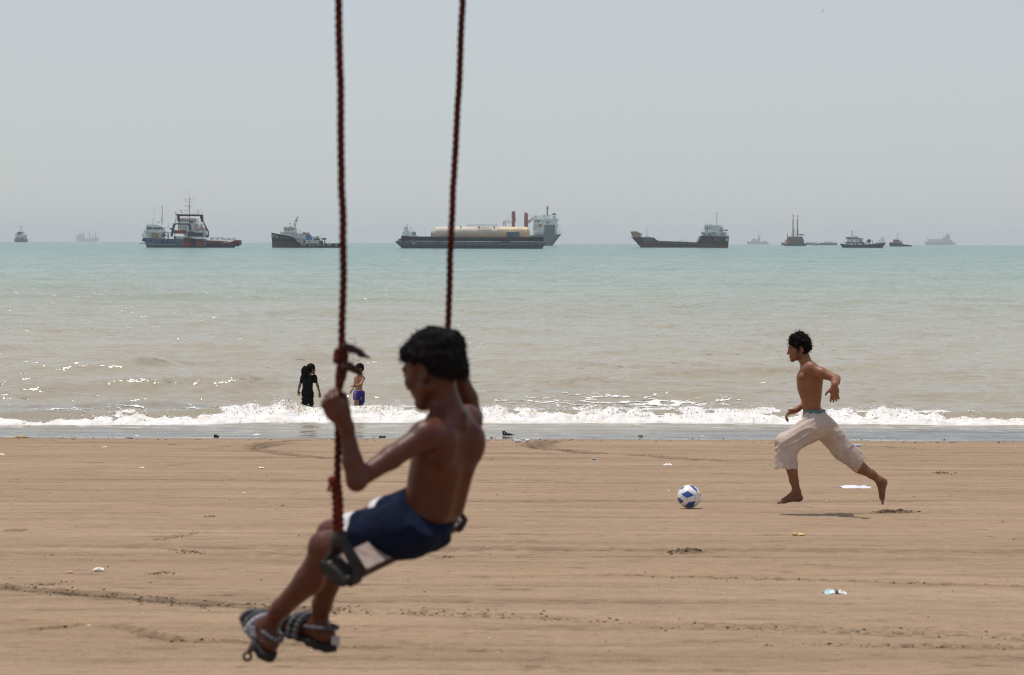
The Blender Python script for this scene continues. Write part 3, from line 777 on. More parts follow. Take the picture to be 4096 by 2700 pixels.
r_ = np.random.default_rng(91); cp = []; cr2 = []
for (g, wx, wy) in CLODS:
    n = int(6 + 420 * wx)
    a = np.stack([g[0] + r_.normal(0, wx * .75, n), g[1] + r_.normal(0, wy * .6, n)], 1); cp.append(a); cr2.append(.004 + .015 * r_.random(n) ** 2.6 * min(1, wx / .08))
for pts, wd, n in (([(0, 2350), (430, 2382), (760, 2412), (1080, 2434), (1500, 2446)], .10, 620), ([(150, 2526), (360, 2507), (700, 2562), (1000, 2570), (1500, 2590)], .04, 120), ([(1600, 2450), (2000, 2462), (2700, 2500), (3300, 2522), (4096, 2552)], .10, 260),
                   ([(2600, 2300), (3000, 2312), (3500, 2325), (4096, 2336)], .03, 130), ([(3050, 2577), (3600, 2586), (4096, 2594)], .035, 110), ([(1290, 1757), (1050, 1775), (1008, 1788), (1040, 1803), (1300, 1832)], .10, 160), ([(2190, 1758), (2116, 1780), (2150, 1796), (2280, 1806)], .08, 110),
                   ([(2860, 1768), (3250, 1778), (3500, 1782)], .2, 160), ([(3350, 1790), (3700, 1792)], .2, 120), ([(610, 2162), (700, 2148), (790, 2126)], .05, 80), ([(680, 2200), (820, 2210)], .05, 90), ([(590, 2298), (710, 2288)], .05, 70), ([(110, 2341), (280, 2330)], .04, 60)):
    W_ = [G(*p) for p in pts]; seg = r_.integers(0, len(pts) - 1, n); t = r_.random(n)
    a = np.array([W_[k] * (1 - q) + W_[k + 1] * q for k, q in zip(seg, t)])[:, :2]; a = a + np.stack([r_.normal(0, .02, n), r_.normal(0, wd, n)], 1); cp.append(a); cr2.append(.0022 + .0075 * r_.random(n) ** 3)
cp = np.concatenate(cp); cr2 = np.concatenate(cr2)
# ================================================================== people
UP = np.array([0, 0, 1.0])
def frame(fwd):
    f = nrm(fwd); l = nrm(np.cross(UP, f)); u = np.cross(f, l); return f, l, u

def head_shape(S, c, fwd, s=1.0, up=None, kid=0.0):
    """a head with brow, nose, lips, jaw and ears; returns a local-to-world function"""
    f, l, u = frame(fwd)
    if up is not None:
        u = nrm(up); l = nrm(np.cross(u, fwd)); f = np.cross(l, u)
    c = np.asarray(c, float)
    T = lambda a, b, d: c + s * (a * f + b * l + d * u)
    ax = (f, l, u); k = 0.02 * s
    S.ell(T(-.014, 0, .034 - .007 * kid), np.array((.097 - .003 * kid, .076, .084 - .009 * kid)) * s, ax, k)
    S.ell(T(.034, 0, -.026), np.array((.060, .060, .086)) * s, ax, k)
    for q in (1, -1):
        S.cone(T(.005, q * .048, -.058), T(.074 - .008 * kid, q * .010, -.098), .022 * s, .018 * s, .02 * s)
        S.ell(T(.060, q * .042, -.030), np.array((.022, .018, .020)) * s, ax, .02 * s)
        S.cone(T(.086, q * .008, .016), T(.074, q * .044, .014), .010 * s, .009 * s, .012 * s)
    S.ell(T(.080 - .008 * kid, 0, -.100), np.array((.018, .022, .016)) * s, ax, .015 * s)
    for q in (1, -1):
        S.ell(T(.096, q * .032, -.004), np.array((.016, .015, .011)) * s, ax, .008 * s, 'sub')
        S.ell(T(.078, q * .031, -.004), np.array((.0125, .0135, .0115)) * s, ax, .002 * s)
    S.cone(T(.090, 0, .006), T(.110 - .007 * kid, 0, -.034 + .004 * kid), .0075 * s, (.0105 - .001 * kid) * s, .010 * s)
    for q in (1, -1): S.ell(T(.098, q * .012, -.040), np.array((.011, .009, .008)) * s, ax, .007 * s)
    S.ell(T(.093 - .006 * kid, 0, -.0625), np.array((.011, .022, .0062)) * s, ax, .006 * s)
    S.ell(T(.091 - .007 * kid, 0, -.0745), np.array((.011, .019, .007)) * s, ax, .005 * s)
    for q in (1, -1):
        n = nrm(-0.45 * f + q * 0.9 * l); e1 = nrm(np.cross(n, u))
        S.ell(T(-.014, q * .079, -.014), np.array((.0075, .019, .032)) * s, (n, e1, u), .006 * s)
        S.ell(T(-.008, q * .086, -.012), np.array((.006, .009, .018)) * s, (n, e1, u), .004 * s, 'sub')
    return T

def hair_shape(S, T, s, f, l, u, vol=.016, front=.03, nape=-.075, side=-.02, seed=1, crown=0.0):
    """a cap of hair over the skull, cut back from face and neck"""
    ax = (f, l, u)
    S.ell(T(-.020, 0, .042 - crown * .4), np.array((.094 + vol, .077 + vol * .7, .084 + vol - crown * .6)) * s, ax, .01 * s)
    S.ell(T(-.050, 0, -.010), np.array((.066 + vol * .6, .070 + vol * .4, .080 + vol * .3)) * s, ax, .02 * s)
    S.cut(T(.070, 0, .035), f * .8 - u * .62)              # hairline of the forehead
    S.ell(T(.097, 0, -.058), np.array((.078, .12, .086)) * s, ax, .012 * s, 'sub')     # face
    for q in (1, -1): S.ell(T(-.012, q * .088, -.020), np.array((.022, .030, .036)) * s, ax, .006 * s, 'sub')   # round the ears
    S.cut(T(-.05, 0, nape), -u - .25 * f)

def strands(mb, roots, dirs, ln, r, curl, rnd):
    for p, d in zip(roots, dirs):
        q = np.array(p, float); d = nrm(d); side = nrm(np.cross(d, rnd.normal(size=3))); n = 5; L = ln * (0.6 + 0.8 * rnd.random())
        last = q; rr = r
        for i in range(n):
            d = nrm(d + side * curl * 0.35 + np.array([0, 0, -0.10]) * curl)
            nx_ = last + d * L / n
            mb.tube(last, nx_, rr, rr * 0.72, n=4, cap=False); last = nx_; rr *= 0.72

def hand_shape(S, wrist, d, n, side, s=1.0, curl=(25, 30, 20), spread=8, thumb=(0.55, 0.35), r=.0085, k=.006, tside=.75):
    """palm, four jointed fingers and a thumb. d: along the fingers, n: the way the palm faces, side: towards the thumb"""
    d = nrm(d); n = nrm(n - d * (np.dot(n, d))); t = nrm(np.cross(d, n));
    if np.dot(t, side) < 0: t = -t
    w = np.asarray(wrist, float)
    S.ell(w + d * .048 * s, np.array((.050, .040, .0155)) * s, (d, t, n), .012 * s)
    S.ell(w + d * .032 * s + t * .024 * s + n * .006 * s, np.array((.034, .018, .016)) * s, (nrm(d + .4 * t), nrm(t - .4 * d), n), .012 * s)
    S.cone(w - d * .015 * s, w + d * .03 * s, .024 * s, .024 * s, .02 * s)
    for i, (o, ln) in enumerate(((.029, .074), (.010, .082), (-.010, .076), (-.028, .060))):
        a = math.radians(spread * (1.2 - i)); dd = nrm(d * math.cos(a) + t * math.sin(a))
        p = w + d * .088 * s + t * o * s - abs(o) * .18 * d * s
        rr = r * s * (0.96 if i < 3 else .85); ang = 0
        for j, fr in enumerate((.44, .31, .25)):
            ang += math.radians(curl[j] * (1 + .10 * (i - 1)))
            v = dd * math.cos(ang) + n * math.sin(ang)
            q = p + v * ln * fr * s
            S.cone(p, q, rr, rr * .9, k * s); p = q; rr *= .9
    p = w + d * .030 * s + t * .032 * s; dd = nrm(d * thumb[0] + t * tside + n * thumb[1]); rr = r * 1.12 * s
    for fr, b in ((.036, 0), (.030, .35)):
        dd = nrm(dd + b * d + b * .3 * n); q = p + dd * fr * s; S.cone(p, q, rr, rr * .88, k * s); p = q; rr *= .88

def foot_shape(S, ankle, heel, toe, up, s=1.0):
    """a bare foot: heel, arch, ball and five toes"""
    ankle, heel, toe = (np.asarray(v, float) for v in (ankle, heel, toe))
    d = nrm(toe - heel); u = nrm(up - d * np.dot(up, d)); t = np.cross(d, u); L = np.linalg.norm(toe - heel)
    S.ell(heel + d * .02 * s + u * .022 * s, np.array((.032, .028, .030)) * s, (d, t, u), .02 * s)
    S.cone(ankle, heel + d * .04 * s + u * .03 * s, .033 * s, .030 * s, .025 * s)
    ball = heel + d * (L - .062 * s) + u * .014 * s
    S.cone(ankle + d * .012 * s, ball + u * .006 * s, .031 * s, .020 * s, .03 * s)
    S.cone(heel + d * .03 * s + u * .018 * s, ball, .024 * s, .018 * s, .03 * s)
    S.ell(ball, np.array((.036, .042, .017)) * s, (d, t, u), .02 * s)
    for i in range(5):
        o = (-.034 + .017 * i) * s; ln = (.058, .058, .052, .046, .038)[i] * s; r = (.0125, .009, .0088, .0085, .008)[i] * s
        a = ball + t * o + d * .012 * s; S.cone(a, a + d * ln * .85 - u * .004 * s, r, r * .85, .005 * s)

def col_fill(V, base): return np.tile(np.asarray(base, np.float32), (len(V), 1))
def blend(col, mask, c): 
    m = np.clip(mask, 0, 1)[:, None]; return col * (1 - m) + m * np.asarray(c, np.float32)
def soft(d, r, w): return np.clip((r - d) / w + .5, 0, 1)

skin_m = attr_mat('skin', rough=0.45, spec=0.30, var=0.16, scale=16, bump=0.22, bscale=140, sss=0.04)
cloth_m = attr_mat('cloth', rough=0.9, spec=0.1, var=0.10, scale=18, bump=0.35, bscale=260)
hair_m = mat('black_hair', (0.008, 0.0065, 0.006), rough=0.7, var=0.5, scale=60, spec=0.06, bump=0.6, bscale=160)

def face_colours(col, V, T, s, skin, lip, hair, brow=1.0, stubble=0.0, moustache=0.0):
    skin = np.asarray(skin)
    D = lambda a, b, d: np.linalg.norm(V - T(a, b, d), axis=1)
    for q in (1, -1):
        col = blend(col, soft(D(.090, q * .031, -.004), .0105 * s, .004 * s) * 0.9, (0.05, 0.035, 0.03))
        for a in np.linspace(.010, .046, 6): col = blend(col, brow * .85 * soft(D(.094 - .4 * a, q * a, .017 + .004 * math.sin(a * 60)), .0075 * s, .004 * s), hair)
        if stubble:
            for a, b in ((.0, .0), (-.02, .004), (-.04, .012), (-.06, .02)): col = blend(col, stubble * soft(D(.012 + b, q * .066, a), .016 * s, .016 * s), hair)
            for t in np.linspace(0, 1, 6): col = blend(col, stubble * .55 * soft(D(.02 + .06 * t, q * (.055 - .04 * t), -.075 - .028 * t), .022 * s, .02 * s), skin * .45)
    col = blend(col, soft(D(.100, 0, -.0685), .0185 * s, .008 * s) * .8, lip)
    if moustache:
        for a in np.linspace(-.02, .02, 7): col = blend(col, moustache * soft(D(.102 - abs(a) * .3, a, -.0525 - abs(a) * .15), .0072 * s, .004 * s), hair)
    return col

def finish(name, S, mat_, root, base, col=None, colf=None, it=1, disp=None):
    V, Q = S.mesh()
    if it: V = relax(V, Q, it)
    if disp is not None:
        Nn = vnormals(V, Q); V = V + Nn * disp(V)[:, None]
    c = colf(V) if colf else (col_fill(V, col) if col is not None else None)
    return V, Q, c

def add_body(name, V, Q, c, m, base, parent=None):
    return fast_mesh(name, V - base, Q, m, parent=parent, loc=(base if parent is None else (0, 0, 0)), col=c)

# ------------------------------------------------------------------ the running man
D0 = 18.64
J = lambda px, py, dd=0.0: P(px, py, D0 + dd)
RSK = (0.235, 0.097, 0.047)
def runner():
    f, l, u = frame((-1, 0, 0))
    base = G(3330, 2058); base[1] = D0
    lo = np.array([J(3560, 2030)[0], 0, 0]); 
    S = Field((J(3080, 1300)[0], D0 - .75, J(3200, 2030)[2]), (J(3560, 1300)[0], D0 + .55, J(3200, 1300)[2]), .0052)
    hf = nrm((-.978, -.03, -.20)); hc = J(3194, 1391, -.01)
    hu = nrm(np.cross(hf, nrm(np.cross(UP, hf))))
    s = 1.0
    T = head_shape(S, hc, hf, s)
    # neck, trunk
    S.cone(T(-.028, 0, -.055), J(3232, 1478), .054, .060, .03)
    tl = nrm(np.array((-1, 0, .0)))
    ax = (nrm((-1, 0, .10)), (0, -1, 0), nrm((.10, 0, 1)))
    S.ell(J(3239, 1526), (.119, .158, .185), ax, .03)
    S.ell(J(3246, 1600), (.088, .130, .16), ax, .05)
    S.ell(J(3262, 1672), (.105, .150, .10), ax, .05)
    for q in (1, -1):
        S.ell(J(3208, 1508, -q * .070), (.048, .078, .062), ax, .03)                     # chest
        S.cone(J(3262, 1510, -q * .10), J(3262, 1585, -q * .085), .062, .04, .05)        # back
        S.cone(J(3232, 1470, -q * .05), J(3236, 1470, -q * .155), .055, .050, .04)       # shoulders
        S.cone(J(3222, 1478, -q * .03), J(3222, 1474, -q * .15), .016, .014, .02)        # collar bone
    # near arm, swung back with the forearm towards us
    sh = J(3242, 1472, -.175); el = J(3345, 1516, -.33); wr = J(3338, 1543, -.53)
    S.ell(sh + np.array((.01, 0, -.004)), (.062, .056, .060), None, .03)
    S.chain([sh, sh * .55 + el * .45, el], [.052, .046, .036], .025)
    S.cone(sh * .8 + el * .2 + np.array([0, 0, -.03]), sh * .45 + el * .55 + np.array((0, 0, -.018)), .032, .03, .02)
    S.chain([el, el * .6 + wr * .4, wr], [.037, .038, .024], .02)
    hand_shape(S, wr, (.02, -.10, -1), (.15, 1, .0), (-1, 0, 0), 1.06, curl=(30, 26, 15), spread=7, thumb=(.6, .2), r=.0102)
    # far arm, hanging forward
    sh2 = J(3226, 1476, .165); el2 = J(3258, 1588, .27); wr2 = J(3184, 1640, .16)
    S.ell(sh2, (.060, .055, .058), None, .03)
    S.chain([sh2, sh2 * .5 + el2 * .5, el2], [.050, .045, .036], .025)
    S.chain([el2, el2 * .6 + wr2 * .4, wr2], [.037, .037, .024], .02)
    hand_shape(S, wr2, (-1, -.15, -.42), (-.25, -.35, -.9), (-.3, -1, .5), 1.04, curl=(38, 35, 22), spread=8, thumb=(.9, -.25), r=.0100)
    # legs
    hp = J(3275, 1692, -.095); kn = J(3140, 1784, -.11); an = J(3188, 1968, -.10)
    S.chain([hp, hp * .5 + kn * .5, kn], [.088, .075, .056], .03)
    S.chain([kn, kn * .62 + an * .38 + np.array((.012, 0, 0)), kn * .25 + an * .75, an], [.054, .060, .041, .035], .02)
    foot_shape(S, an, J(3208, 1999, -.10), J(3110, 2014, -.115), UP, 1.0)
    hp2 = J(3286, 1692, .095); kn2 = J(3392, 1826, .10); an2 = J(3519, 1921, .09)
    S.chain([hp2, hp2 * .5 + kn2 * .5, kn2], [.088, .075, .056], .03)
    S.chain([kn2, kn2 * .6 + an2 * .4 + np.array((-.006, 0, -.012)), kn2 * .25 + an2 * .75, an2], [.054, .058, .041, .034], .02)
    foot_shape(S, an2, J(3545, 1919, .09), J(3532, 2016, .075), nrm((-1, 0, .05)), 1.0)
    V, Q = S.mesh(); V = relax(V, Q, 1)
    c = col_fill(V, RSK)
    c = face_colours(c, V, T, s, RSK, (0.24, .095, .075), (0.02, .013, .01), 1.0, stubble=.75, moustache=.9)
    nip = np.linalg.norm(V - J(3203, 1516, -.125), axis=1)
    c = blend(c, soft(nip, .012, .010) * .7, (.07, .03, .022))
    low = np.clip((J(3200, 1890)[2] - V[:, 2]) / .3 + .25, 0, 1) * (V[:, 2] < J(3200, 1830)[2])
    c = c * (1 - .38 * low)[:, None]                                                     # lower legs darken downwards; feet tinted sandy
    c = blend(c, (V[:, 2] < J(3200, 2003)[2]) * .25, (.42, .27, .2))
    root = tag(add_body('person', V, Q, c, skin_m, base), 'shirtless young man in rolled pale trousers running barefoot after the ball', 'person')
    # hair
    H = Field(T(0, 0, 0) - .2, T(0, 0, 0) + .2, .0046)
    hl = nrm(np.cross(UP, hf)); hu = np.cross(hf, hl)
    hair_shape(H, T, s, hf, hl, hu, vol=.012, nape=-.062)
    for q in np.random.default_rng(4).normal(size=(46, 3)):
        q = nrm(q)
        if q[2] < -.1 or (q[0] > .45 and q[2] < .62): continue
        p = T(-.018 + .102 * q[0], .080 * q[1], .044 + .092 * q[2])
        if np.dot(p - T(.03, 0, 0), hf) > .05 and np.dot(p - T(0, 0, .05), hu) < 0: continue
        H.ell(p, (.020, .020, .016), None, .014)
    H.cut(T(.088, 0, .0), hf * .9 - hu * .55); H.cut(T(-.05, 0, -.062), -hu - .25 * hf)
    V, Q = H.mesh(); Nn = vnormals(V, Q)
    V = V + Nn * (.006 * vn3(V / .02, 3) + .004 * vn3(V / .009, 4))[:, None]
    add_body('hair', V, Q, None, hair_m, base, root)
    rnd = np.random.default_rng(8); sel = rnd.choice(len(V), 330)
    mb = MB(); pts = V[sel] - base
    strands(mb, pts, Nn[sel] * .8 + rnd.normal(size=(330, 3)) * .35 + hf * .25, .034, .0026, 1.2, rnd)
    hair = root.children[0]
    mb.build('hair_wisps', hair_m, hair)
    # trousers, rolled below the knee
    K = Field((J(3080, 1300)[0], D0 - .4, J(3200, 1900)[2]), (J(3480, 1300)[0], D0 + .4, J(3200, 1610)[2]), .0052)
    K.ell(J(3258, 1672), (.112, .165, .115), ax, .03)
    K.ell(J(3266, 1700), (.118, .165, .100), ax, .04)
    K.cone(J(3278, 1700, -.09), J(3140, 1774, -.115), .120, .084, .03)
    K.cone(J(3250, 1710, -.09), J(3170, 1765, -.115), .118, .092, .04)
    kd = nrm(J(3142, 1873, -.11) - J(3140, 1775, -.115))
    K.cone(J(3140, 1770, -.115), J(3141, 1915, -.11), .088, .103, .03, cuts=[(J(3141, 1874, -.11), kd)])
    K.cone(J(3168, 1790, -.115), J(3160, 1850, -.11), .070, .070, .04, cuts=[(J(3141, 1874, -.11), kd)])
    kd2 = nrm(J(3446, 1868, .10) - J(3350, 1790, .10))
    cut2 = [(J(3437, 1862, .10), nrm(kd2 + np.array((.25, 0, .25))))]
    K.cone(J(3292, 1704, .08), J(3372, 1798, .10), .120, .096, .04)
    K.cone(J(3372, 1798, .10), J(3446, 1868, .10), .096, .076, .04, cuts=cut2)
    K.cone(J(3395, 1800, .10), J(3452, 1846, .10), .070, .062, .03, cuts=[(J(3449, 1845, .10), kd2)])
    K.cone(J(3140, 1855, -.11), J(3142, 1890, -.11), .080, .090, .004, 'sub')
    K.cone(J(3425, 1850, .10), J(3460, 1880, .10), .056, .066, .004, 'sub')
    K.cut(J(3257, 1646), (0, 0, 1))
    V, Q = K.mesh(); V = relax(V, Q, 2); Nn = vnormals(V, Q)
    # folds pulled from crotch to knees, and creases across the hem
    e1 = nrm(J(3140, 1775) - J(3290, 1690)); e2 = nrm(J(3440, 1865) - J(3280, 1700))
    crotch = J(3300, 1725)
    near = V[:, 1] < D0 - .01
    r_ = V - crotch
    n1_ = np.cross(e1, (0, 1, 0)); n2_ = np.cross(e2, (0, 1, 0))
    def folds(e, n_, ln, wd, sd):
        q = np.stack([(r_ @ e) / ln, (r_ @ n_) / wd + .35 * (r_ @ e) / wd * 0, r_[:, 1] / (wd * 1.6)], 1)
        q[:, 1] += .8 * vn3(V / .16, sd + 1)
        return 1 - 2.2 * np.abs(vn3(q, sd))                                         # ridged: sharp crests, wide valleys
    t1_ = folds(e1, n1_, .24, .045, 201); t2_ = folds(e2, n2_, .24, .045, 211); t3_ = folds(nrm((.12, 0, -1)), nrm((1, 0, .12)), .22, .042, 221)
    t4_ = folds(nrm((.75, 0, -.66)), nrm((.66, 0, .75)), .16, .028, 231)
    low = np.clip((J(3200, 1772)[2] - V[:, 2]) / .10, 0, 1) * near
    fa = np.where(near, t1_, t2_) * (1 - low) + low * t3_
    fa = fa + .5 * t4_ * np.exp(-(np.linalg.norm(r_ * (1, .4, 1), axis=1) / .17) ** 2)
    V = V + Nn * (.0085 * fa - .004 + .0025 * vn3(V / .03, 25))[:, None]
    c = col_fill(V, (0.49, 0.395, 0.335))
    c = c * (1 + .06 * vn3(V / .07, 27) + .05 * vn3(V / .02, 28))[:, None]
    c = blend(c, np.clip(vn3(V / .2, 29) * 1.2 - .35, 0, .25), (.45, .31, .24))
    c = blend(c, soft(np.linalg.norm((V - J(3184, 1664, -.16)) * (1, .4, 1), axis=1), .016, .012) * .9, (.62, .33, .15))
    add_body('trousers', V, Q, c, cloth_m, base, root)
    wb = MB(); ce = J(3257, 1643)
    ring = [[ce + np.array((math.cos(t) * (.098 + k), math.sin(t) * (.145 + k), zz)) - base for t in np.linspace(0, 2 * math.pi, 40, endpoint=False)] for k, zz in ((0.002, -.008), (.006, -.004), (.006, .006), (.0, .010))]
    wb.loft(ring, cap=False)
    wb.build('waistband', mat('teal_elastic', (.05, .20, .22), .8, .15, 20), root)
runner()

# ------------------------------------------------------------------ the boy on the swing
BF = nrm((-.82, .57, 0)); BL = nrm(np.cross(UP, BF)); BSK = (0.080, 0.0215, 0.0090)
def swing_boy():
    base = P(1740, 2190, 5.42)
    S = Field((P(960, 0, 5.5)[0], 4.95, P(1500, 2660, 5.6)[2]), (P(1960, 0, 5.5)[0], 6.08, P(1500, 1300, 5.5)[2] + .01), .0040)
    th = math.radians(17)
    hf = nrm(BF * math.cos(th) - UP * math.sin(th))
    hc = P(1730, 1468, 5.40); s = .885
    T = head_shape(S, hc, hf, s, kid=1.0)
    lean = nrm(P(1800, 1690, 5.40) - P(1735, 2090, 5.43)); lf = nrm(BF - lean * np.dot(BF, lean)); ll = np.cross(lean, lf); ax = (lf, ll, lean)
    nb = P(1790, 1668, 5.40)
    S.chain([T(-.025, 0, -.05), nb * .5 + T(-.03, 0, -.09) * .5, nb], [.035, .033, .040], .02)
    S.ell(P(1776, 1790, 5.41), (.066, .100, .115), ax, .03)
    S.ell(P(1754, 1905, 5.42), (.057, .088, .120), ax, .04)
    S.ell(P(1722, 1995, 5.43), (.050, .076, .125), ax, .05)
    S.ell(P(1692, 2090, 5.43), (.052, .074, .070), ax, .05)
    back = -lf
    for q in (1, -1):
        S.ell(P(1796, 1775, 5.40) + back * .036 + ll * q * .060 , (.032, .042, .060), ax, .022)      # shoulder blades
        S.cone(P(1790, 1880, 5.41) + back * .024 + ll * q * .030, P(1755, 2020, 5.43) + back * .028 + ll * q * .030, .032, .030, .03)
    S.cone(P(1815, 1700, 5.40) + back * .074, P(1770, 2040, 5.43) + back * .074, .010, .010, .028, 'sub')  # hollow of the spine
    for i in range(5): 
        p = P(1800, 1640 + 14 * i, 5.40) + back * .052
        S.ell(p, (.006, .006, .006), None, .008)
    # left arm, elbow dropped, fist round the near rope
    sh = P(1700, 1742, 5.295); el = P(1424, 1922, 5.17); wr = P(1384, 1700, 5.185)
    S.cone(nb + BL * .02 - UP * .016, sh, .032, .034, .025)
    S.cone(nb + np.array((0, 0, .03)), sh + np.array((.03, 0, .006)), .020, .018, .025)                   # trapezius
    S.ell(sh, (.038, .036, .038), None, .02)
    S.chain([sh, sh * .5 + el * .5, el], [.034, .0285, .0235], .016)
    S.chain([el, el * .66 + wr * .34, wr], [.0245, .0255, .0180], .012)
    S.ell(el + np.array((.004, 0, -.010)), (.018, .020, .016), None, .015)
    rp = P(1352, 1590, 5.20)
    hand_shape(S, wr + np.array((-.004, -.014, .008)), nrm((-.55, -.10, .83)), nrm((.25, 1, .05)), nrm((.5, 0, .8)), .80, curl=(62, 78, 50), spread=3, thumb=(.8, 1.2), r=.0098, tside=.12)
    # right arm reaching up behind the head
    sh2 = P(1866, 1684, 5.50); el2 = P(1892, 1668, 5.73); wr2 = P(1822, 1450, 5.66)
    S.cone(nb - BL * .02 - UP * .006, sh2, .036, .036, .03)
    S.cone(nb + np.array((0, 0, .03)), sh2 + np.array((-.03, 0, .006)), .020, .018, .025)
    S.ell(sh2, (.041, .040, .042), None, .02)
    S.chain([sh2, sh2 * .5 + el2 * .5, el2], [.037, .032, .026], .02)
    S.chain([el2, el2 * .66 + wr2 * .34, wr2], [.027, .029, .020], .015)
    hand_shape(S, wr2, nrm((-.45, 0, .85)), nrm((-.6, -.75, .1)), nrm((.5, 0, .8)), .80, curl=(62, 78, 50), spread=3, thumb=(.8, 1.2), r=.0098, tside=.12)
    # legs
    hp = P(1655, 2108, 5.36); kn = P(1302, 2192, 5.52); an = P(1066, 2512, 5.63)
    S.chain([hp + np.array((0, .03, -.012)), hp * .5 + kn * .5, kn], [.046, .053, .043], .02)
    S.ell(kn + np.array((-.008, 0, .008)), (.036, .036, .036), None, .02)
    S.chain([kn, kn * .66 + an * .34 + np.array((.012, 0, -.012)), kn * .25 + an * .75, an], [.037, .039, .0255, .0225], .018)
    hp2 = P(1712, 2042, 5.50); kn2 = P(1326, 2140, 5.69); an2 = P(1276, 2505, 5.78)
    S.chain([hp2 + np.array((0, 0, -.02)), hp2 * .5 + kn2 * .5, kn2], [.046, .053, .043], .02)
    S.chain([kn2, kn2 * .64 + an2 * .36 + np.array((.018, 0, -.004)), kn2 * .25 + an2 * .75, an2], [.038, .040, .0265, .0235], .018)
    feet = []
    for (a, h_, t_, ul) in ((an, P(1076, 2606, 5.60), P(1000, 2452, 5.77), nrm((.5, -.30, .8))), (an2, P(1322, 2570, 5.74), P(1112, 2496, 5.86), nrm((.2, -.15, 1)))):
        foot_shape(S, a, h_, t_, ul, .80); feet.append((a, h_, t_, ul))
    V, Q = S.mesh(); V = relax(V, Q, 1)
    c = col_fill(V, BSK)
    c = face_colours(c, V, T, s, BSK, (.16, .055, .04), (.012, .009, .008))
    c = c * (1 + .07 * vn3(V / .09, 51))[:, None]
    root = tag(add_body('person', V, Q, c, skin_m, base), 'shirtless boy in navy shorts and grey sandals sitting on the rope swing, seen from behind', 'person')
    # hair: short, thick, standing up over the forehead
    H = Field(hc - .19, hc + .19, .0040)
    hl = nrm(np.cross(UP, hf)); hu = np.cross(hf, hl)
    hair_shape(H, T, s, hf, hl, hu, vol=.004, nape=-.098, crown=.012)
    H.ell(T(-.052, 0, -.042), np.array((.042, .058, .052)) * s, (hf, hl, hu), .02)
    for q in np.random.default_rng(14).normal(size=(34, 3)):
        q = nrm(q)
        if q[2] < -.05: continue
        p = T(-.018 + .086 * q[0], .068 * q[1], .034 + .062 * q[2])
        H.ell(p, (.018, .018, .014), None, .022)
    for a in np.linspace(-.055, .055, 9): H.ell(T(.070 - abs(a) * .6, a, .060 + .008 * math.sin(a * 90)), np.array((.026, .016, .019)), (nrm(hf - .25 * hu), hl, nrm(hu + .25 * hf)), .014)
    H.cut(T(.060, 0, .036), hf * .55 - hu * .83); H.cut(T(-.05, 0, -.100), -hu - .25 * hf)
    V, Q = H.mesh(); Nn = vnormals(V, Q)
    V = V + Nn * (.005 * vn3(V / .018, 3) + .003 * vn3(V / .008, 4))[:, None]
    hair = add_body('hair', V, Q, None, hair_m, base, root)
    rnd = np.random.default_rng(18); sel = rnd.choice(len(V), 700)
    mb = MB(); strands(mb, V[sel] - base, Nn[sel] * .75 + rnd.normal(size=(700, 3)) * .25 + hf * .7 - UP * .2, .014, .0014, .6, rnd)
    mb.build('hair_wisps', hair_m, hair)
    # shorts
    K = Field((P(1370, 0, 5.4)[0], 5.15, P(1500, 2260, 5.4)[2]), (P(1900, 0, 5.5)[0], 5.80, P(1500, 1930, 5.4)[2]), .0040)
    K.ell(P(1680, 2090, 5.43), (.086, .112, .080), ax, .03)
    K.ell(P(1694, 2034, 5.43), (.068, .096, .080), ax, .03)
    h1 = P(1414, 2148, 5.470); d1 = nrm(kn - hp)
    K.cone(hp, h1 + d1 * .05, .078, .062, .03, cuts=[(h1, nrm(d1 + np.array((-.25, 0, .05))))])
    K.cone(P(1610, 2140, 5.37), h1 + d1 * .03, .066, .056, .03, cuts=[(h1, nrm(d1 + np.array((-.25, 0, .05))))])
    h2 = P(1528, 2078, 5.600); d2 = nrm(kn2 - hp2)
    K.cone(hp2, h2 + d2 * .05, .078, .066, .03, cuts=[(h2, d2)])
    K.cone(h1 - d1 * .02, h1 + d1 * .05, .052, .055, .003, 'sub'); 
    wl = P(1735, 2040, 5.43)
    wn = nrm(lean + .42 * lf * 1.0 - .10 * ll)
    K.cut(P(1714, 2012, 5.43), nrm(lean - .62 * lf))
    V, Q = K.mesh(); V = relax(V, Q, 2); Nn = vnormals(V, Q)
    r_ = V - P(1640, 2080, 5.42)
    b1 = r_ @ np.cross(d1, nrm((0.5, 1, 0)))
    V = V + Nn * (.0065 * np.sin(b1 * 95 + 2.4 * vn3(V / .06, 61)) * np.clip(.3 + vn3(V / .09, 62), 0, 1) + .006 * vn3(V / .07, 63) + .002 * vn3(V / .02, 64))[:, None]
    c = col_fill(V, (0.0055, 0.0090, 0.025)); c = c * (1 + .12 * vn3(V / .05, 65))[:, None]
    n1 = nrm(d1 + np.array((-.25, 0, .05)))
    dd1 = (V - h1) @ n1; isn = (V - hp * .5 - hp2 * .5) @ BL > .0
    c = blend(c, ((dd1 > -.024) & isn) * 1.0, (.62, .60, .60))
    dd2 = (V - h2) @ d2
    c = blend(c, ((dd2 > -.03) & ~isn & ((V - hp2) @ d2 > .06)) * 1.0, (.62, .60, .60))
    add_body('shorts', V, Q, c, cloth_m, base, root)
    # sandals: a thick lugged sole, crossed straps, a loose heel tab
    sole_m = mat('sandal_sole', (.016, .015, .014), .8, .3, 40, bump=.4, bscale=120)
    strap_m = mat('sandal_strap', (.085, .085, .092), .75, .35, 30, bump=.4, bscale=200)
    pale_m = mat('sandal_trim', (.34, .34, .36), .6, .2, 30)
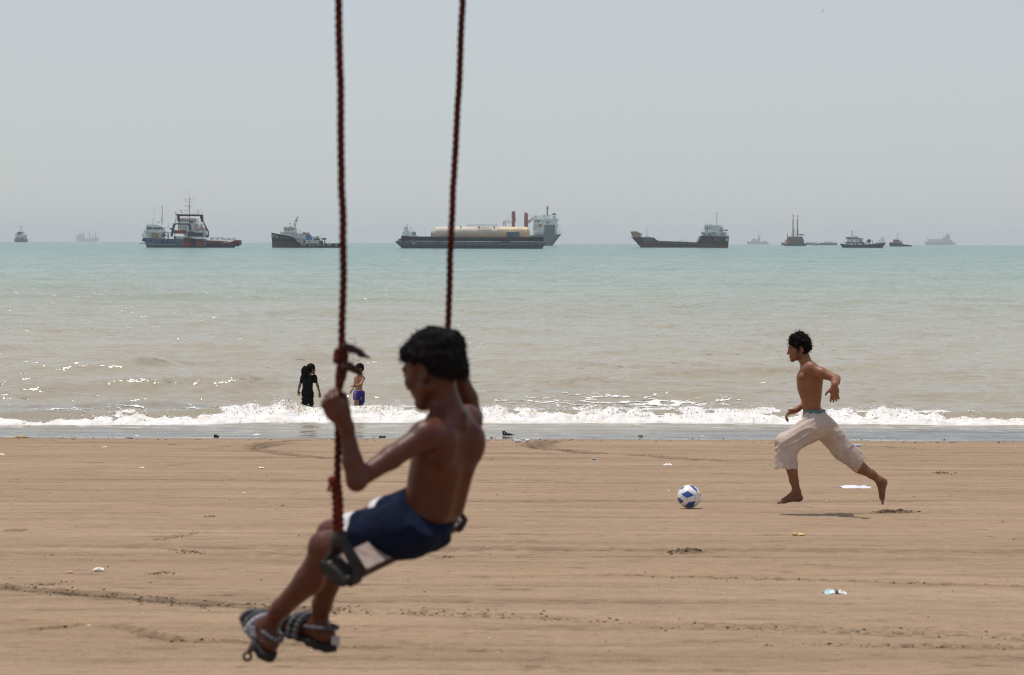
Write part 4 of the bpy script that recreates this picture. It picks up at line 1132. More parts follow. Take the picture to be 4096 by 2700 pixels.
    for i, (a, h_, t_, ul) in enumerate(feet):
        d = nrm(t_ - h_); u = nrm(ul - d * np.dot(ul, d)); t = np.cross(d, u); L = np.linalg.norm(t_ - h_)
        sb = empty('sandal', h_ - base); sb.parent = root
        O = lambda x_, y_, z_: d * x_ + t * y_ + u * z_
        mb = MB(); rings = []
        n = 15
        for k in range(n):
            q = k / (n - 1); xx = -.022 + q * (L + .034)
            wd = .036 * (1 - .25 * math.exp(-((q - .42) / .16) ** 2)) * math.sqrt(max(1 - abs(2 * q - 1) ** 5, .03))
            th_ = .022 if q < .4 else .017
            lug = .004 if k % 2 else 0
            rings.append([O(xx, -wd, -.002), O(xx, wd, -.002), O(xx, wd * 1.04, -th_ * .5), O(xx, wd * .96, -th_ - lug), O(xx, -wd * .96, -th_ - lug), O(xx, -wd * 1.04, -th_ * .5)])
        mb.loft(rings); mb.build('sole', sole_m, sb)
        for (x0, x1, ht, r, mm) in ((L * .80, L * .66, .040, .0075, strap_m), (L * .62, L * .74, .050, .0075, strap_m), (L * .50, L * .40, .062, .009, pale_m if i == 0 else strap_m), (L * .64, L * .34, .064, .006, strap_m)):
            mb = MB(); pts = []
            for ang in np.linspace(-.15, math.pi + .15, 14):
                q = (1 - math.cos(ang)) / 2; xx = x0 * (1 - q) + x1 * q
                pts.append(O(xx, -math.cos(ang) * .040, max(math.sin(ang), -.2) * ht - .002))
            mb.path(pts, r, n=6); mb.build('strap', mm, sb)
        mb = MB(); pts = [O(L * .34 * math.cos(g_) if False else L * .36 - (L * .36 + .016) * math.sin(g_), -math.cos(g_) * .036, .034 + .012 * math.sin(g_)) for g_ in np.linspace(0, math.pi, 13)]
        mb.path(pts, .006, n=6); mb.build('heel_strap', strap_m, sb)
        mb = MB(); mb.box(-.012, .012, -.004, .004, -.016, .012); o = mb.build('buckle', pale_m, sb, loc=O(-.018, 0, .012) if i else O(L * .3, -.042, .02))
        if i == 0:
            mb = MB(); c0 = O(L * .02, -.052, -.055); mb.torus(c0 + u * .022, .011, .0045, (.4, -.8, .2), 14, 6); mb.tube(O(L * .12, -.046, .01), c0 + u * .034, .008, n=6)
            mb.build('loose_strap', mat('sandal_tab', (.06, .052, .045), .8), sb)
swing_boy()

# ------------------------------------------------------------------ the two children in the water
DK = 43.5
K8 = lambda zx, zy, dd=0.0: P(1100 + zx / 4.611, 1380 + zy / 4.611, DK + dd)
def girl():
    base = K8(595, 1140); base[2] = sand_z(DK)
    S = Field(K8(380, 1000, -.2) * (1, 1, 0) + np.array((-.02, 0, sand_z(DK) - .02)), K8(890, 300, .22), .0075)
    S2 = S
    hf = nrm((.80, .60, -.06)); hc = K8(672, 448); s = .93
    T = head_shape(S, hc, hf, s)
    S.cone(T(-.02, 0, -.06), K8(605, 570), .038, .045, .03)
    S.ell(K8(600, 650), (.10, .075, .12), None, .04); S.ell(K8(600, 830), (.10, .07, .16), None, .05)
    for q, pts in ((-1, [(505, 595), (452, 760), (432, 850)]), (1, [(735, 595), (790, 760), (826, 895)])):
        a, b_, c_ = [K8(*p) for p in pts]
        S.cone(K8(605, 590), a, .045, .038, .03); S.chain([a, b_, c_], [.036, .027, .019], .02)
        hand_shape(S, c_, nrm((.12 if q < 0 else .05, 0, -1)), nrm((.1 * q, .8, 0)), nrm((1.0 if q < 0 else -1.0, 0, 0)), .72, curl=(18, 20, 12), spread=13, r=.0105)
    zb = sand_z(DK)
    for x_ in (545, 655):
        a = K8(x_, 950); k = K8(x_, 1130); S.chain([a, k, np.array((k[0], k[1], zb + .04))], [.052, .044, .03], .03)
        S.cone(np.array((k[0], k[1] - .02, zb + .03)), np.array((k[0], k[1] + .12, zb + .02)), .03, .025, .02)
    V, Q = S.mesh(); V = relax(V, Q, 1)
    sk = (.20, .095, .055); c = face_colours(col_fill(V, sk), V, T, s, sk, (.16, .06, .05), (.012, .009, .008))
    root = tag(add_body('person', V, Q, c, skin_m, base), 'girl with a ponytail in black shirt and trousers standing in the shallows', 'person')
    H = Field(hc - .34, hc + .2, .007); hl = nrm(np.cross(UP, hf)); hu = np.cross(hf, hl)
    hair_shape(H, T, s, hf, hl, hu, vol=.016, nape=-.09)
    V, Q = H.mesh(); Nn = vnormals(V, Q); V = V + Nn * (.006 * vn3(V / .03, 3))[:, None]
    hair = add_body('hair', V, Q, None, hair_m, base, root)
    H = Field(hc - .36, hc + .2, .007)
    H.chain([K8(600, 440, -.06), K8(555, 425, -.10), K8(530, 470, -.11), K8(540, 530, -.10), K8(500, 560, -.10)], [.03, .045, .055, .05, .012], .03)
    H.chain([K8(560, 470, -.10), K8(595, 520, -.11), K8(585, 560, -.10)], [.045, .05, .02], .03)
    V, Q = H.mesh(); Nn = vnormals(V, Q); V = V + Nn * (.014 * vn3(V / .03, 5) + .008 * vn3(V / .014, 6))[:, None]
    add_body('ponytail', V, Q, None, hair_m, base, root)
    # shirt
    K = Field(K8(440, 1000, -.2), K8(800, 530, .2), .007)
    K.ell(K8(603, 615), (.128, .095, .085), None, .03)
    K.cone(K8(602, 640), K8(600, 960), .112, .118, .04, cuts=[(K8(600, 957), (0, 0, -1))])
    K.ell(K8(560, 900), (.085, .085, .12), None, .03, cuts=[(K8(600, 957), (0, 0, -1))]); K.ell(K8(645, 900), (.085, .085, .12), None, .03, cuts=[(K8(600, 957), (0, 0, -1))])
    for a, b_ in (((520, 590), (468, 720)), ((725, 590), (772, 720))):
        A, B = K8(*a), K8(*b_); K.cone(A, B, .060, .055, .03, cuts=[(A + (B - A) * .78, B - A)])
    K.cone(K8(606, 570), K8(606, 540), .07, .05, .02, 'sub')
    V, Q = K.mesh(); V = relax(V, Q, 1); Nn = vnormals(V, Q); V = V + Nn * (.008 * vn3(V / .06, 7))[:, None]
    add_body('shirt', V, Q, col_fill(V, (.010, .0095, .010)), cloth_m, base, root)
    K = Field(np.array((K8(450, 0)[0], DK - .2, sand_z(DK) + .08)), K8(760, 920, .2), .007)
    K.ell(K8(600, 960), (.125, .085, .07), None, .03)
    for x_ in (548, 656): K.cone(K8(x_, 960), np.array((K8(x_, 0)[0], K8(x_, 1130)[1], zb + .1)), .066, .062, .02)
    V, Q = K.mesh(); V = relax(V, Q, 1); Nn = vnormals(V, Q); V = V + Nn * (.008 * vn3(V / .05, 9))[:, None]
    c = col_fill(V, (.012, .0115, .013))
    tr = add_body('trousers', V, Q, c, cloth_m, base, root)
    for x_, y_ in ((708, 955), (705, 1080), (488, 1070), (655, 940)):
        mb = MB(); mb.ball((0, 0, 0), .017, 8, 5, (1.4, 1, .8)); mb.build('cargo_toggle', mat('dark_red_cloth', (.10, .012, .012), .8), tr, loc=K8(x_, y_, -.02) - base)
girl()
def wading_boy():
    base = K8(1550, 1140, .1); base[2] = sand_z(DK)
    S = Field(np.array((K8(1360, 0)[0], DK - .35, sand_z(DK) - .02)), K8(1720, 320, .3), .0075)
    bf = nrm((-.72, -.55, 0)); bl = nrm(np.cross(UP, bf)); ax = (bf, bl, UP)
    hf = nrm((-.86, -.50, -.10)); hc = K8(1553, 435); s = .90
    T = head_shape(S, hc, hf, s)
    S.cone(T(-.02, 0, -.06), K8(1572, 560), .038, .043, .03)
    S.ell(K8(1560, 650), (.075, .115, .13), ax, .04); S.ell(K8(1545, 790), (.065, .10, .14), ax, .05); S.ell(K8(1535, 870), (.08, .11, .09), ax, .04)
    a = K8(1632, 610, -.05); e = K8(1590, 722, -.16); w_ = K8(1440, 765, -.26)
    S.cone(K8(1580, 590), a, .04, .038, .03); S.chain([a, e, w_], [.036, .027, .018], .02)
    hand_shape(S, w_, nrm((-1, -.25, -.05)), nrm((0, .4, -1)), nrm((0, -.3, .9)), .72, curl=(15, 15, 10), spread=6, r=.0105)
    a = K8(1490, 610, .06); e = K8(1462, 740, .0); w_ = K8(1430, 820, -.12)
    S.cone(K8(1560, 590), a, .04, .036, .03); S.chain([a, e, w_], [.034, .026, .018], .02)
    hand_shape(S, w_, nrm((-.5, -.4, -.7)), nrm((0, .4, -1)), nrm((0, -.3, .9)), .72, curl=(15, 15, 10), spread=6, r=.0105)
    zb = sand_z(DK)
    for x_, dd in ((1500, -.06), (1585, .05)):
        k = K8(x_ + 5, 1080, dd); S.chain([K8(x_ + 10, 920, dd), k, np.array((k[0], k[1], zb + .04))], [.065, .048, .03], .03)
        S.cone(np.array((k[0], k[1], zb + .03)), np.array((k[0] - .1, k[1] - .08, zb + .02)), .03, .025, .02)
    V, Q = S.mesh(); V = relax(V, Q, 1)
    sk = (.30, .150, .085); c = face_colours(col_fill(V, sk), V, T, s, sk, (.2, .08, .06), (.012, .009, .008))
    root = tag(add_body('person', V, Q, c, skin_m, base), 'small shirtless boy in purple-blue shorts wading beside the near swing rope', 'person')
    H = Field(hc - .2, hc + .2, .007); hl = nrm(np.cross(UP, hf)); hu = np.cross(hf, hl)
    hair_shape(H, T, s, hf, hl, hu, vol=.010, nape=-.07)
    V, Q = H.mesh(); Nn = vnormals(V, Q); V = V + Nn * (.004 * vn3(V / .03, 3))[:, None]
    add_body('hair', V, Q, None, hair_m, base, root)
    K = Field(K8(1400, 1130, -.25), K8(1680, 800, .3), .007)
    K.ell(K8(1535, 880), (.095, .125, .085), ax, .03)
    for x_, dd, yb in ((1503, -.06, 1003), (1585, .05, 1095)):
        A, B = K8(x_ + 8, 900, dd), K8(x_, 1130, dd); n_ = (K8(x_, yb, dd), (0, 0, -1)); K.cone(A, B, .080, .078, .03, cuts=[n_])
    K.cut(K8(1540, 832), (0, 0, 1))
    V, Q = K.mesh(); V = relax(V, Q, 1); Nn = vnormals(V, Q); V = V + Nn * (.005 * vn3(V / .05, 9))[:, None]
    c = col_fill(V, (.040, .030, .20))
    zx = (V[:, 0] - K8(1455, 0)[0]); st = ((np.abs(zx - .02) < .045) & (np.sin((V[:, 2] + zx * .8) * 110) > .2) & (V[:, 2] > K8(0, 930)[2]) & (V[:, 1] < DK - .05))
    c = blend(c, st * .85, (.42, .36, .62))
    sh = add_body('shorts', V, Q, c, cloth_m, base, root)
    # the number on the leg and a small crest, found on the cloth by looking straight at it
    gold = mat('yellow_print', (.42, .30, .06), .7)
    def onto(zx_, zy_):
        p = K8(zx_, zy_); m = np.hypot(V[:, 0] - p[0], V[:, 2] - p[2]) < .02; return (V[m, 1].min() if m.any() else DK - .1)
    mb = MB(); yv = onto(1590, 970) - .004 - base[1]
    q = lambda a, b_: (K8(a, b_)[0] - base[0], yv, K8(a, b_)[2] - base[2])
    mb.path([q(1578, 960), q(1607, 955), q(1588, 1010)], .0065, n=6); mb.build('number_seven', gold, sh)
    mb = MB(); yv = onto(1482, 958) - .003 - base[1]; mb.ball(q(1482, 962), .018, 8, 5, (1, .3, 1.2)); mb.build('crest', gold, sh)
wading_boy()
# ================================================================== the swing: two ropes, board, knots
rope_m = mat('maroon_rope', (0.088, 0.017, 0.0115), .85, .45, 60, spec=.15, bump=.6, bscale=300)
bind_m = mat('red_binding', (0.13, 0.020, 0.012), .85, .35, 40, spec=.15, bump=.5, bscale=250)
knot_m = mat('dark_knot_rope', (0.035, 0.014, 0.012), .9, .4, 50, bump=.5)
strap_m2 = mat('dark_strap', (0.028, 0.024, 0.022), .85, .35, 40, bump=.5)
board_m = mat('worn_board', (0.34, 0.26, 0.22), .75, .18, 5, stretch=(1, 9, 9), bump=.3, dirt=(.12, .08, .06), dirt_amt=.5)
edge_m = mat('board_edge', (0.045, 0.028, 0.02), .8, .3, 12)
sw_base = P(1570, 2200, 5.42)
swing = empty('rope_swing', sw_base, 'rope swing with maroon ropes and a narrow wooden seat that the boy sits on', 'swing')
def laid_rope(mb, pts, R, pitch=.032, n=6, wob=0.0, seed=1):
    """three strands twisted round a centre line"""
    pts = [np.asarray(p, float) for p in pts]
    seg = [np.linalg.norm(b - a) for a, b in zip(pts[:-1], pts[1:])]; cum = np.concatenate([[0], np.cumsum(seg)]); tot = cum[-1]
    ts = np.arange(0, tot, pitch / 14); A = np.array(pts)
    ctr = np.stack([np.interp(ts, cum, A[:, k]) for k in range(3)], 1)
    if wob: ctr[:, 0] += wob * fbm2(ts / .12, ts * 0, seed, 3); ctr[:, 1] += wob * fbm2(ts / .12, ts * 0 + 9, seed, 3)
    tan = np.gradient(ctr, axis=0); tan /= np.linalg.norm(tan, axis=1)[:, None]
    ref = np.array((0, 1, .01)); e1 = np.cross(tan, ref); e1 /= np.linalg.norm(e1, axis=1)[:, None]; e2 = np.cross(tan, e1)
    for k in range(3):
        ph = ts / pitch * 2 * math.pi / 1.0 + k * 2 * math.pi / 3
        c = ctr + (e1 * np.cos(ph)[:, None] + e2 * np.sin(ph)[:, None]) * R * .50
        mb.loft([[c[i] + (e1[i] * math.cos(t) + e2[i] * math.sin(t)) * R * .54 for t in np.linspace(0, 2 * math.pi, n, endpoint=False)] for i in range(len(ts))], cap=True)
B = lambda px, py, d: P(px, py, d) - sw_base
mb = MB()
top = 1.35
def up_from(a, b, L): 
    v = nrm(a - b); return a + v * L
l0 = P(1356, 0, 5.02); l1 = P(1363, 500, 5.09)
laid_rope(mb, [p - sw_base for p in (up_from(l0, l1, top), l0, l1, P(1371, 900, 5.14), P(1372, 1200, 5.17), P(1368, 1400, 5.19), P(1356, 1560, 5.20), P(1352, 1760, 5.20), P(1346, 1960, 5.20))], .0098, .062, wob=.0034)
near_rope = mb.build('rope', rope_m, swing)
mb = MB(); r0 = P(1850, 0, 5.46); r1 = P(1836, 300, 5.52)
laid_rope(mb, [p - sw_base for p in (up_from(r0, r1, top), r0, r1, P(1816, 700, 5.58), P(1796, 1150, 5.63), P(1788, 1330, 5.65), P(1784, 1500, 5.66), P(1786, 1800, 5.65), P(1792, 2060, 5.64))], .0094, .062, wob=.0032, seed=4)
mb.build('rope', rope_m, swing)
# the near rope's bound lower half
mb = MB(); laid_rope(mb, [B(1345, 1925, 5.2), B(1352, 2010, 5.2), B(1356, 2150, 5.2)], .0155, .05, wob=.003, seed=8); bind = mb.build('rope_binding', bind_m, swing)
mb = MB(); mb.ball(B(1330, 1922, 5.19), .013, 10, 7); mb.path([B(1330, 1925, 5.19), B(1318, 1945, 5.185), B(1312, 1965, 5.19)], .0045, n=5); mb.build('frayed_knot', bind_m, bind)
# big knot above the fist with two loose tails
mb = MB(); S_ = Field(P(1310, 1560, 5.2) - .05, P(1520, 1340, 5.2) + .05, .004)
S_.chain([P(1368, 1370, 5.19), P(1372, 1430, 5.19), P(1364, 1500, 5.19), P(1356, 1545, 5.2)], [.0115, .0145, .0145, .012], .006)
S_.chain([P(1350, 1405, 5.175), P(1346, 1440, 5.17)], [.009, .010], .006)
V, Q = S_.mesh(); V = V + vnormals(V, Q) * (.003 * vn3(V / .012, 3))[:, None]
knot = fast_mesh('knot', V - sw_base, Q, rope_m, parent=swing)
for pts, r in (([(1378, 1385, 5.17), (1405, 1395, 5.165), (1440, 1412, 5.16), (1478, 1430, 5.155)], .0095), ([(1374, 1470, 5.17), (1400, 1468, 5.165), (1425, 1478, 5.16), (1446, 1496, 5.155)], .0105)):
    H_ = Field(P(1330, 1530, 5.16) - .05, P(1520, 1350, 5.16) + .05, .0035); pp = [P(*p) for p in pts]
    H_.chain(pp, [r * .95, r, r * .85, r * .45], .006)
    V, Q = H_.mesh(); V = V + vnormals(V, Q) * (.003 * vn3(V / .010, 5))[:, None]
    fast_mesh('rope_tail', V - sw_base, Q, knot_m, parent=knot)
mb = MB(); rnd = np.random.default_rng(3)
for i in range(26):
    p = P(1392 + 70 * rnd.random(), 1392 + 26 * rnd.random(), 5.16); mb.tube(p - sw_base, p - sw_base + rnd.normal(size=3) * (.008, .004, .012), .0011, .0004, n=4)
mb.build('rope_fray', knot_m, knot)
# board
a_ = P(1358, 2283, 5.20); b_ = P(1800, 2072, 5.65); ax_ = nrm(b_ - a_); wd = nrm(BF * math.cos(.62) + UP * math.sin(.62)); wd = nrm(wd - ax_ * np.dot(wd, ax_)); nn = np.cross(wd, ax_); nn = nn if nn[2] > 0 else -nn
hw, ht = .038, .011
def bpt(t, w_, h_): return a_ + ax_ * t + wd * w_ + nn * h_ - sw_base
L_ = np.linalg.norm(b_ - a_) + .03
mb = MB(); rings = []
for t in np.linspace(-.03, L_, 16):
    k = 1.0 if -.02 < t < L_ - .01 else .86
    rings.append([bpt(t, -hw * k, ht * .7), bpt(t, -hw * .94 * k, ht), bpt(t, hw * .94 * k, ht), bpt(t, hw * k, ht * .7), bpt(t, hw * k, -ht * .8), bpt(t, -hw * k, -ht * .8)])
mb.loft(rings, sm=False); seat = mb.build('seat', board_m, swing)
mb = MB(); rings = [[bpt(t, -hw - .004, ht * .6), bpt(t, -hw + .0, ht * .85), bpt(t, -hw + .012, -ht * 1.3), bpt(t, -hw - .004, -ht * 1.2)] for t in np.linspace(-.028, L_ - .002, 8)]
mb.loft(rings, sm=False); mb.build('seat_rim', edge_m, seat)
# dark strap looped under each end of the board
for t0, rp, nm in ((.012, P(1358, 2140, 5.2), 'near'), (L_ - .04, P(1792, 1990, 5.64), 'far')):
    mb = MB()
    rs_ = .0085 if nm == 'near' else .005
    for dt in ((-.012, .006, .02) if nm == 'near' else (0.0, .012)):
        c0 = bpt(t0 + dt, 0, 0)
        loop = [rp - sw_base + ax_ * dt * .4, bpt(t0 + dt, hw + .006, .03), bpt(t0 + dt, hw + .008, -.008), bpt(t0 + dt, hw * .5, -.021), bpt(t0 + dt, -hw * .5, -.021), bpt(t0 + dt, -hw - .008, -.008), bpt(t0 + dt, -hw - .006, .03)]
        for q in range(len(loop)): mb.tube(loop[q], loop[(q + 1) % len(loop)], rs_, n=6); mb.ball(loop[q], rs_, 7, 5)
    mb.tube(rp - sw_base + UP * .01, rp - sw_base - UP * .03, rs_ * 2.2, rs_ * 2.7, n=10)
    mb.build('seat_strap', strap_m2, swing)
mb = MB(); rings = []
for t in np.linspace(-.034, .030, 8):
    k = 1 + .10 * math.sin(t * 160)
    rings.append([bpt(t, (hw + .008) * math.cos(a) * k, (ht + .005) * math.sin(a) * k) for a in np.linspace(0, 2 * math.pi, 14, endpoint=False)])
mb.loft(rings); mb.build('cloth_wrap', strap_m2, swing)  # cloth wrap whose dark colour also stands in for shade on the board end
# ================================================================== shipping at anchor
def sm_(name, col, **k):
    d = dict(rough=.6, var=.16, scale=.42, spec=.25, stretch=(1.5, 1, .3)); d.update(k); return mat(name, col, **d)
rust = (.14, .055, .03)
navy = sm_('ship_dark_blue', (.030, .045, .085), dirt=(.06, .05, .05), dirt_amt=.35)
blue = sm_('ship_slate_blue', (.085, .125, .20), dirt=(.11, .10, .10), dirt_amt=.3)
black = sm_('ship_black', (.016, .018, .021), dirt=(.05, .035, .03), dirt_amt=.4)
bluegrey = sm_('ship_blue_grey', (.045, .055, .075), dirt=(.08, .06, .055), dirt_amt=.3)
rusty = sm_('rusty_bottom', (.085, .042, .034), dirt=(.05, .035, .03), dirt_amt=.5)
redhull = sm_('ship_red', (.30, .045, .028), dirt=(.12, .035, .028), dirt_amt=.5)
white = sm_('ship_white', (.80, .80, .77), dirt=(.42, .36, .29), dirt_amt=.35)
greywhite = sm_('ship_grey_white', (.60, .61, .59), dirt=(.34, .28, .22), dirt_amt=.4)
cream = sm_('tank_cream', (.62, .53, .42), scale=.12, stretch=(1, 1, 3), dirt=(.45, .40, .34), dirt_amt=.45)
cream2 = sm_('tank_yellow_cream', (.66, .52, .33), scale=.15, dirt=(.5, .38, .24), dirt_amt=.4)
orange = sm_('ship_orange', (.42, .19, .08), dirt=(.4, .2, .1), dirt_amt=.3)
salmon = sm_('roof_salmon', (.60, .32, .22))
tan = sm_('ship_tan', (.36, .26, .17), dirt=(.25, .17, .1), dirt_amt=.4)
brown = sm_('crane_brown', (.16, .07, .045))
craneRed = sm_('crane_red', (.34, .075, .05), dirt=(.2, .06, .04), dirt_amt=.4)
bright_blue = sm_('bright_blue_paint', (.09, .20, .40), dirt=(.1, .15, .22), dirt_amt=.3)
glass = sm_('ship_glass', (.03, .04, .05), rough=.2, spec=.5)
steel = sm_('mast_steel', (.20, .20, .20)); dsteel = sm_('dark_steel', (.05, .05, .055))
green = sm_('ship_green', (.05, .12, .09)); pale_green = sm_('pale_green_paint', (.38, .44, .40))
tyre_m = sm_('tyre_rubber', (.016, .016, .017)); tyre_w = sm_('whitened_tyre', (.35, .33, .31))
deckm = sm_('ship_deck', (.18, .12, .09))
floodgrey = sm_('hull_grey', (.11, .13, .16))

EACH = {'hanging_tyres', 'hanging_tyre', 'flood_light', 'rubbing_strake', 'work_gear', 'deck_cargo', 'bollard', 'bitts', 'ventilator', 'hull_rib', 'deck_gear', 'antenna', 'anchor_davit', 'white_stripe', 'deck_edge', 'tow_post', 'light_mast', 'hull_stripe', 'bulwark_stay', 'gallows'}
class Ship:
    """everything is given in the pixels of a zoomed view of the photo: (ox, oy) its corner, k its zoom; wl = water line there"""
    def __init__(s, ox, oy, k, x0, wl, name, label, cat, group, d=None):
        s.ox, s.oy, s.k = ox, oy, k
        s.px0 = ox + x0 / k; s.wl = oy + wl / k
        s.d = d or sea_dist(s.px0, s.wl)
        s.s = s.d / F
        s.z0 = SEA - s.d ** 2 / (2 * RE)
        if d: s.wl = 965.8 + 16 * s.px0 / 4096 - 8.6 + F * ((CAMZ - SEA) / d + d / (2 * RE))
        s.root = empty(name, ((s.px0 - 2048) * s.s, s.d, s.z0), label, cat, group)
    def X(s, zx): return (s.ox + zx / s.k - s.px0) * s.s
    def Z(s, zy): return (s.wl - s.oy - zy / s.k) * s.s
    def m(s, zl): return zl / s.k * s.s
    def part(s, mb, name, mt, parent=None, bevel=0): return mb.build(name, mt, parent or s.root)
    def box(s, name, mt, x0, y0, x1, y1, b0, b1, parent=None):
        mb = MB(); mb.box(s.X(x0), s.X(x1), b0, b1, s.Z(y1), s.Z(y0)); return s.part(mb, name, mt, parent)
    def poly(s, name, mt, pts, b0, b1, parent=None):
        mb = MB(); mb.prism([(s.X(a), s.Z(b)) for a, b in pts], b0, b1); return s.part(mb, name, mt, parent)
    def rods(s, name, mt, segs, w, y=0.0, parent=None):
        """segs: (x0,y0,x1,y1[,depth0,depth1[,w]])"""
        mb = MB(); each = name in EACH
        for g in segs:
            y0, y1 = (g[4], g[5]) if len(g) > 5 else (y, y); ww = g[6] if len(g) > 6 else w
            if each and mb.v: s.part(mb, name, mt, parent); mb = MB()
            mb.tube((s.X(g[0]), y0, s.Z(g[1])), (s.X(g[2]), y1, s.Z(g[3])), s.m(ww) / 2, n=6)
        return s.part(mb, name, mt, parent)
    def rail(s, name, mt, pts, y, h, step, w=1.6, parent=None):
        mb = MB(); r = s.m(w) / 2
        for (a, b), (c, d) in zip(pts[:-1], pts[1:]):
            n = max(1, int(abs(c - a) / step))
            for q in (1.0, .5): mb.tube((s.X(a), y, s.Z(b - h * q)), (s.X(c), y, s.Z(d - h * q)), r, n=4)
            for i in range(n + 1):
                t = i / n; x_ = a + (c - a) * t; z_ = b + (d - b) * t; mb.tube((s.X(x_), y, s.Z(z_)), (s.X(x_), y, s.Z(z_ - h)), r, n=4)
        return s.part(mb, name, mt, parent)
    def windows(s, rects, y, mt=None, name='window', parent=None):
        for (a, b, c, d) in rects:
            mb = MB(); mb.box(s.X(a), s.X(c), y - .06, y + .1, s.Z(d), s.Z(b)); s.part(mb, name, mt or glass, parent)
    def tyres(s, pts, R, y, mt=None, name='tyre_fender', fat=.32):
        for a, b in pts:
            mb = MB(); mb.torus((s.X(a), y, s.Z(b)), s.m(R) * (1 - fat), s.m(R) * fat, (0, 1, 0), 14, 6); s.part(mb, name, mt or tyre_m)
    def cyl(s, name, mt, x0, y0, x1, y1, w0, w1=None, y=0., parent=None, n=14):
        mb = MB(); mb.tube((s.X(x0), y, s.Z(y0)), (s.X(x1), y, s.Z(y1)), s.m(w0) / 2, s.m(w1 if w1 else w0) / 2, n=n); return s.part(mb, name, mt, parent)
    def hull(s, top, bot, beam, bl, mats, levels=(0, .35, .7, 1.0), y=0.0, name='hull', flare=.82, deck=None):
        """top / bot: matching outlines in zoom pixels; bl: half breadth (0..1) at each station; mats per level band"""
        n = len(top); mb = MB(); ring = []
        lv = list(levels) + ['under']
        for side in (-1, 1):
            rows = []
            for q in lv:
                row = []
                for i in range(n):
                    if q == 'under': a, b = bot[i]; X_, Z_, w = s.X(a), -1.2, flare * .95
                    else:
                        X_ = s.X(top[i][0] + (bot[i][0] - top[i][0]) * q); Z_ = s.Z(top[i][1] + (bot[i][1] - top[i][1]) * q); w = 1 - (1 - flare) * q
                    row.append((X_, y + side * beam / 2 * max(.02, bl[i] * w), Z_))
                rows.append(mb.add(row))
            ring.append(rows)
        for sd in (0, 1):
            for k in range(len(lv) - 1):
                mb.mi = min(k, len(mats) - 1)
                for i in range(n - 1):
                    a, b = ring[sd][k] + i, ring[sd][k + 1] + i
                    mb.face([a, a + 1, b + 1, b])
        mb.mi = len(mats)
        for i in range(n - 1): mb.face([ring[0][0] + i, ring[0][0] + i + 1, ring[1][0] + i + 1, ring[1][0] + i])
        for e in (0, n - 1):
            for k in range(len(lv) - 1):
                mb.mi = min(k, len(mats) - 1); mb.face([ring[0][k] + e, ring[1][k] + e, ring[1][k + 1] + e, ring[0][k + 1] + e])
        return s.part(mb, name, list(mats) + [deck or deckm])
GR = 'ships anchored off the beach'

# ---- slate-blue work ship on the left
A = Ship(540, 760, 5.1717, 820, 1190, 'work_ship', 'slate-blue work ship with white wheelhouse at its bow and a black A-frame', 'ship', GR)
A.hull([(168, 988), (260, 992), (420, 1000), (700, 1008), (1000, 1014), (1240, 1012), (1450, 1010)], [(250, 1190), (300, 1190), (440, 1190), (700, 1190), (1000, 1192), (1240, 1192), (1448, 1192)], 9.5, (.12, .62, .95, 1, 1, 1, .92), [blue, blue, blue, rusty], levels=(0, .4, .8, .84, 1))
A.rods('white_stripe', greywhite, [(290, 1112, 560, 1126), (560, 1126, 880, 1137)], 6, y=-4.72)
A.poly('bulwark', white, [(158, 908), (205, 905), (215, 945), (255, 935), (345, 945), (348, 1000), (175, 992)], -3.0, 3.0)
A.rods('anchor_davit', greywhite, [(205, 905, 200, 820), (200, 820, 235, 805), (235, 805, 232, 930), (212, 850, 245, 930)], 16, y=-2)
A.poly('deck_house', greywhite, [(243, 865), (600, 870), (600, 1000), (330, 1000), (330, 940), (243, 935)], -3.4, 3.4)
A.box('side_panel', tan, 370, 880, 525, 994, -3.62, -3.44)
wh = A.poly('wheelhouse', white, [(258, 760), (600, 770), (604, 868), (248, 862)], -3.0, 3.0)
A.windows([(a, 772, a + 32, 818) for a in (268, 308, 348)], -3.05, parent=wh); A.windows([(a, 778, a + 32, 820) for a in (392, 432, 474, 515, 560)], -3.05, parent=wh)
A.poly('wheelhouse_roof', white, [(255, 728), (300, 718), (470, 722), (560, 740), (605, 762), (605, 772), (255, 762)], -3.3, 3.3)
A.rail('railing', dsteel, [(250, 868), (610, 868)], -3.5, 36, 34)
A.poly('canopy', greywhite, [(395, 866), (560, 872), (755, 876), (750, 890), (560, 900), (395, 880)], -4, 2)
A.rods('mast', dsteel, [(568, 330, 555, 868, 0, 0, 12), (555, 600, 492, 690, 0, 0, 4), (556, 620, 495, 690, 0, 0, 4), (540, 575, 580, 605, 0, 0, 8), (560, 445, 585, 445, 0, 0, 6), (560, 530, 582, 530, 0, 0, 5)], 8)
A.rods('antenna', steel, [(408, 345, 398, 730), (365, 605, 362, 728, 0, 0, 7), (405, 665, 388, 720, 0, 0, 5), (475, 650, 470, 725, 0, 0, 5), (450, 655, 495, 655, 0, 0, 4), (588, 600, 598, 760, 0, 0, 3), (268, 690, 262, 740, 0, 0, 8), (700, 665, 698, 830), (685, 740, 682, 790, 0, 0, 10)], 3.5)
A.poly('a_frame', navy, [(826, 690), (1160, 692), (1168, 720), (1196, 838), (1148, 838), (1128, 722), (868, 716), (845, 760), (800, 965), (756, 965), (800, 760)], -3.6, -2.7)
A.rail('railing', steel, [(770, 735), (840, 735)], -3, 45, 22)
A.rods('derrick', brown, [(690, 850, 590, 965), (655, 858, 570, 960), (590, 965, 470, 1100)], 13, y=-4.9)
A.rods('work_gear', brown, [(730, 800, 780, 805, -1, -1, 40), (700, 900, 700, 1000, -2, -2, 30), (830, 900, 860, 1000, -2, -2, 12)], 14, y=-2)
A.box('water_tank', bright_blue, 612, 922, 665, 955, -3, -1.4)
A.tyres([(250, 1036), (365, 1052), (606, 1068), (702, 1068), (840, 1074)], 22, -4.9, fat=.45)
